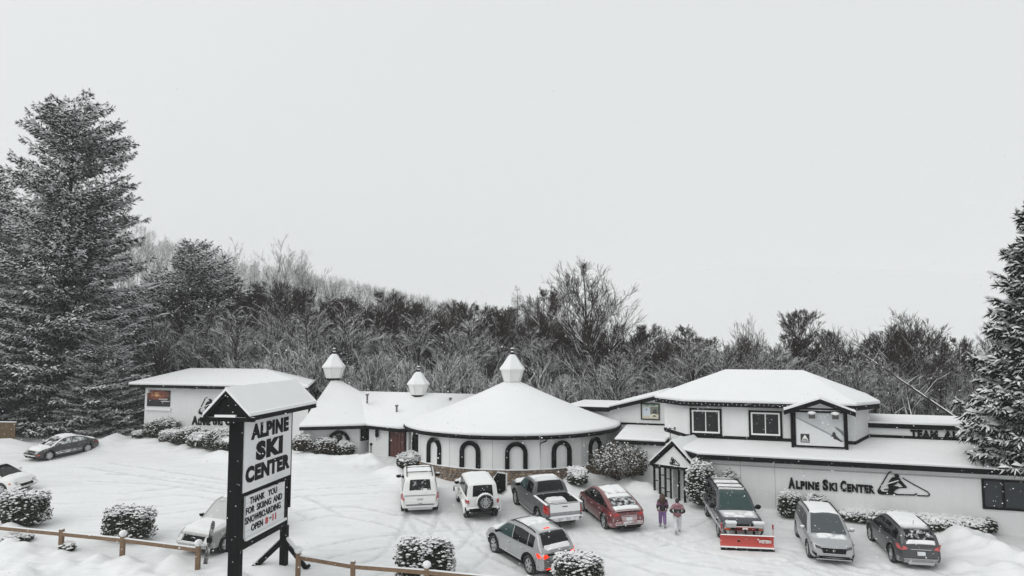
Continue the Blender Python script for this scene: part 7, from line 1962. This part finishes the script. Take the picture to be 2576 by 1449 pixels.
# the wood behind the buildings: single trees, nearest rows first
def skyline(px):                               # photo row of the main canopy
    return float(np.interp(px, [300, 420, 560, 700, 850, 1000, 1120, 1290, 1400, 1600, 1750, 1900, 2000, 2150, 2300, 2450, 2600], [700, 700, 690, 700, 715, 722, 735, 760, 775, 790, 800, 800, 795, 810, 800, 830, 820]))
WG = 'bare trees in the wood behind the buildings'; CNT = {}
ORD = ['first', 'second', 'third', 'fourth', 'fifth', 'sixth', 'seventh', 'eighth', 'ninth', 'tenth', 'eleventh', 'twelfth', 'thirteenth', 'fourteenth', 'fifteenth']
for (kind, Y0, dy, x0, x1, step, drop, label) in (
        ('F', 62, 3, 600, 2480, 46, 145, 'snow laden front-row bare tree'),
        ('T', 66, 4, 420, 2460, 46, 60, 'middle-row bare tree with snowy limbs'),
        ('D', 72, 5, 420, 2440, 54, 25, 'dark twiggy back-row bare tree'),
        ('D', 82, 6, 430, 1700, 52, 5, 'dark hindmost bare tree')):
    px = x0
    while px < x1:
        tp = skyline(px) + drop * rnd.uniform(.75, 1.3) + rnd.uniform(-8, 22)
        Yd = Y0 + rnd.uniform(0, dy)
        if px > 1480 and kind != 'F': Yd = max(60, Yd - 8)
        zone = next(z for lim_, z in ((620, 'behind the left wing roof'), (960, 'behind the left tower lantern'), (1180, 'behind the middle lantern'), (1440, 'behind the round house cone'), (1640, 'between round house and lodge'), (1900, 'above the lodge poster'), (2200, 'above the lodge mural'), (9999, 'right of the lodge roof')) if px < lim_)
        key = (label, zone); CNT[key] = CNT.get(key, 0) + 1
        put(kind, px, tp, Yd, '%s %s %s' % (ORD[CNT[key] - 1] + ' from left,', label, zone), group=WG, wide=rnd.uniform(1.0, 1.35))
        px += step * rnd.uniform(.75, 1.25)
# undergrowth that closes the view between the trunks
rg = np.random.default_rng(9); n = 9000
px = rg.uniform(330, 2520, n); Yd = rg.uniform(58.5, 84, n); Xp = (px - 1288) / F_PX * Yd
zb = np.array([gh(x, y) for x, y in zip(Xp, Yd)]) - .1
P0 = np.stack([Xp, Yd, zb], 1); hh = rg.uniform(1.6, 5.5, n) * rg.uniform(.5, 1, n)
keep = ~((np.abs(Xp - DC.x) < 8.5) & (np.abs(Yd - DC.y) < 8.5)) & ~((Xp < -13) & (Yd < 69) & (Xp > -32)) & (Yd > 60)
P1 = P0 + np.stack([rg.normal(0, .5, n), rg.normal(0, .4, n), hh], 1); P2 = P1 + np.stack([rg.normal(0, .6, n), rg.normal(0, .6, n), hh * .4], 1)
A0 = np.concatenate([P0[keep], P1[keep]]); A1 = np.concatenate([P1[keep], P2[keep]]); n2 = keep.sum()
un = link('undergrowth', seg_mesh('undergrowth', A0, A1, np.full(2 * n2, .022), np.concatenate([np.full(n2, .018), np.full(n2, .008)]), [M_TWIGD, M_TWIGW], ((np.tile(rg.random(n2), 2) < .35) | (A0[:, 1] < 66)).astype(int))); tag(un, 'tangled snowy brushwood between the trunks of the wood', 'undergrowth', kind='stuff')

# far woods on the hill, too distant to count
def ribbon_mesh(name, P0, P1, R0, R1, mats, seed=0):
    n = len(P0); D = P1 - P0; D /= np.linalg.norm(D, axis=1, keepdims=True) + 1e-9
    A = np.cross(D, np.random.default_rng(seed).normal(0, 1, (n, 3))); A /= np.linalg.norm(A, axis=1, keepdims=True)
    V = np.stack([P0 - A * R0[:, None], P0 + A * R0[:, None], P1 + A * R1[:, None], P1 - A * R1[:, None]], 1).reshape(-1, 3)
    return np_mesh(name, V, np.arange(4 * n).reshape(n, 4), mats)
def tri_fan_tree(rg, P, h, kind):
    """a coarse far tree as thin blades"""
    if kind == 'c':
        n = 46; f = rg.random(n) ** .8; a = rg.uniform(0, 6.28, n); r_ = h * .2 * (1 - f) + .2
        c0 = P + np.stack([np.zeros(n), np.zeros(n), h * (.06 + .92 * f)], 1); e_ = c0 + np.stack([np.cos(a) * r_, np.sin(a) * r_, -.18 * r_ + 0 * a], 1)
        return c0, e_, np.full(n, h * .026), np.full(n, .05)
    n = 64; f = rg.random(n); a = rg.uniform(0, 6.28, n)
    c0 = P + np.stack([rg.normal(0, h * .05, n), rg.normal(0, h * .05, n), h * (.15 + .5 * f)], 1); r_ = h * .24 * rg.uniform(.3, 1, n)
    e_ = c0 + np.stack([np.cos(a) * r_, np.sin(a) * r_, h * rg.uniform(.12, .36, n)], 1)
    c0 = np.vstack([c0, P[None]]); e_ = np.vstack([e_, P[None] + [[0, 0, h * .6]]])
    return c0, e_, np.r_[np.full(n, h * .0085), h * .016], np.r_[np.full(n, h * .003), h * .008]
def far_wood(name, label, count, Y0, Y1, x0, x1, hmin, hmax, conif, seed, mats, lim=None):
    rg = np.random.default_rng(seed); acc = [[], [], [], []]; k = 0
    while k < count:
        Yd = rg.uniform(Y0, Y1); px_ = rg.uniform(x0, x1); Xp = (px_ - 1288) / F_PX * Yd
        if lim and not lim(px_, Yd): continue
        P = np.array([Xp, Yd, gh(Xp, Yd) - .3]); h = rg.uniform(hmin, hmax)
        for l_, v in zip(acc, tri_fan_tree(rg, P, h, 'c' if rg.random() < conif else 'd')): l_.append(v)
        k += 1
    o = link(name, ribbon_mesh(name, np.concatenate(acc[0]), np.concatenate(acc[1]), np.concatenate(acc[2]), np.concatenate(acc[3]), mats)); tag(o, label, 'woodland', kind='stuff'); return o
# single trees standing out against the haze on the hillside
for px_, tp, Yd, kd, w, lb in ((580, 590, 420, 0, 1.0, 'hazy bare tree on the hillside left of the pale conifer'), (720, 588, 420, 0, 1.0, 'hazy round bare tree on the hillside right of the pale conifer'), (470, 605, 430, 1, 1.0, 'hazy bare tree on the hillside beside the rounded spruce'), (785, 640, 300, 1, 1.1, 'greyish round bare tree below the hazy hillside trees'), (1330, 735, 170, 2, .8, 'thin hazy bare tree left of the egg shaped tree'), (530, 620, 260, 1, .9, 'hazy bare tree just right of the rounded spruce')):
    put((KT[1], KT[4], KT[0])[kd], px_, tp, Yd, lb, wide=w)
for px_, tp, Yd, lb in ((643, 588, 430, 'pale pointed conifer high on the hazy hillside'), (572, 582, 440, 'pale conifer at the left of the hazy hillside crest'), (1302, 718, 210, 'small hazy pine standing above the wood near the egg shaped tree'), (846, 655, 380, 'greyish conifer on the hillside crest behind the left tower')):
    b, h = tree_at(px_, tp, Yd); spruce('hillside_conifer', lb, b, min(h, 30), min(h, 30) * .26, int(px_), .5, 1.0, group=None, snow=.9, ex=.8)
far_wood('hillside_wood', 'leafless woodland covering the hill behind, fading into snowfall', 900, 105, 420, -250, 1330, 8, 14, .08, 1, [M_TWIGW])
far_wood('far_hillside_wood', 'pale distant woodland along the descending hill crest', 1700, 420, 1100, -150, 1500, 16, 24, .25, 2, [M_TWIGW])
far_wood('valley_wood', 'dim tree belt in the valley beyond the buildings', 250, 130, 420, 1300, 2600, 6, 9, .1, 3, [M_TWIGW])
# ------------------------------------------------------------------ falling snow
rg = np.random.default_rng(99); n = 20000
Yf = 12 + 50 * rg.random(n) ** .7; pxf = rg.uniform(-60, 2640, n); pyf = rg.uniform(200, 1500, n)
C = np.array([tuple(py(a, b, y)) for a, b, y in zip(pxf, pyf, Yf)])
gz_ = terrain_np(C[:, 0], C[:, 1]); C = C[(C[:, 2] > gz_ + .3) & (C[:, 2] < 17)]
V, F_ = blobs_at(rg, C, .0155, 1.0, True)
fs_ = link('falling_snow', np_mesh('falling_snow', V, F_, [M_SNOW])); tag(fs_, 'large snowflakes drifting down through the air', 'snow', kind='stuff')
# ------------------------------------------------------------------ snowy air
zmin = float(Z.min()) - 1.0; zmax = float(Z.max()) + 34.0
hz = MB().box(-3600, 3600, -70, 4300, zmin, max(zmax, 60)).build('haze', [], None)
hm = bpy.data.materials.new('snowy_air'); hm.use_nodes = True; hn = hm.node_tree
hn.nodes.remove(hn.nodes['Principled BSDF'])
pv = hn.nodes.new('ShaderNodeVolumePrincipled'); pv.inputs['Color'].default_value = (.985, .99, .99, 1); pv.inputs['Density'].default_value = .00045; pv.inputs['Anisotropy'].default_value = 0.0
hn.links.new(pv.outputs[0], hn.nodes['Material Output'].inputs['Volume'])
hz.data.materials.append(hm); tag(hz, 'pale snowy air over the whole valley', 'haze', kind='stuff')
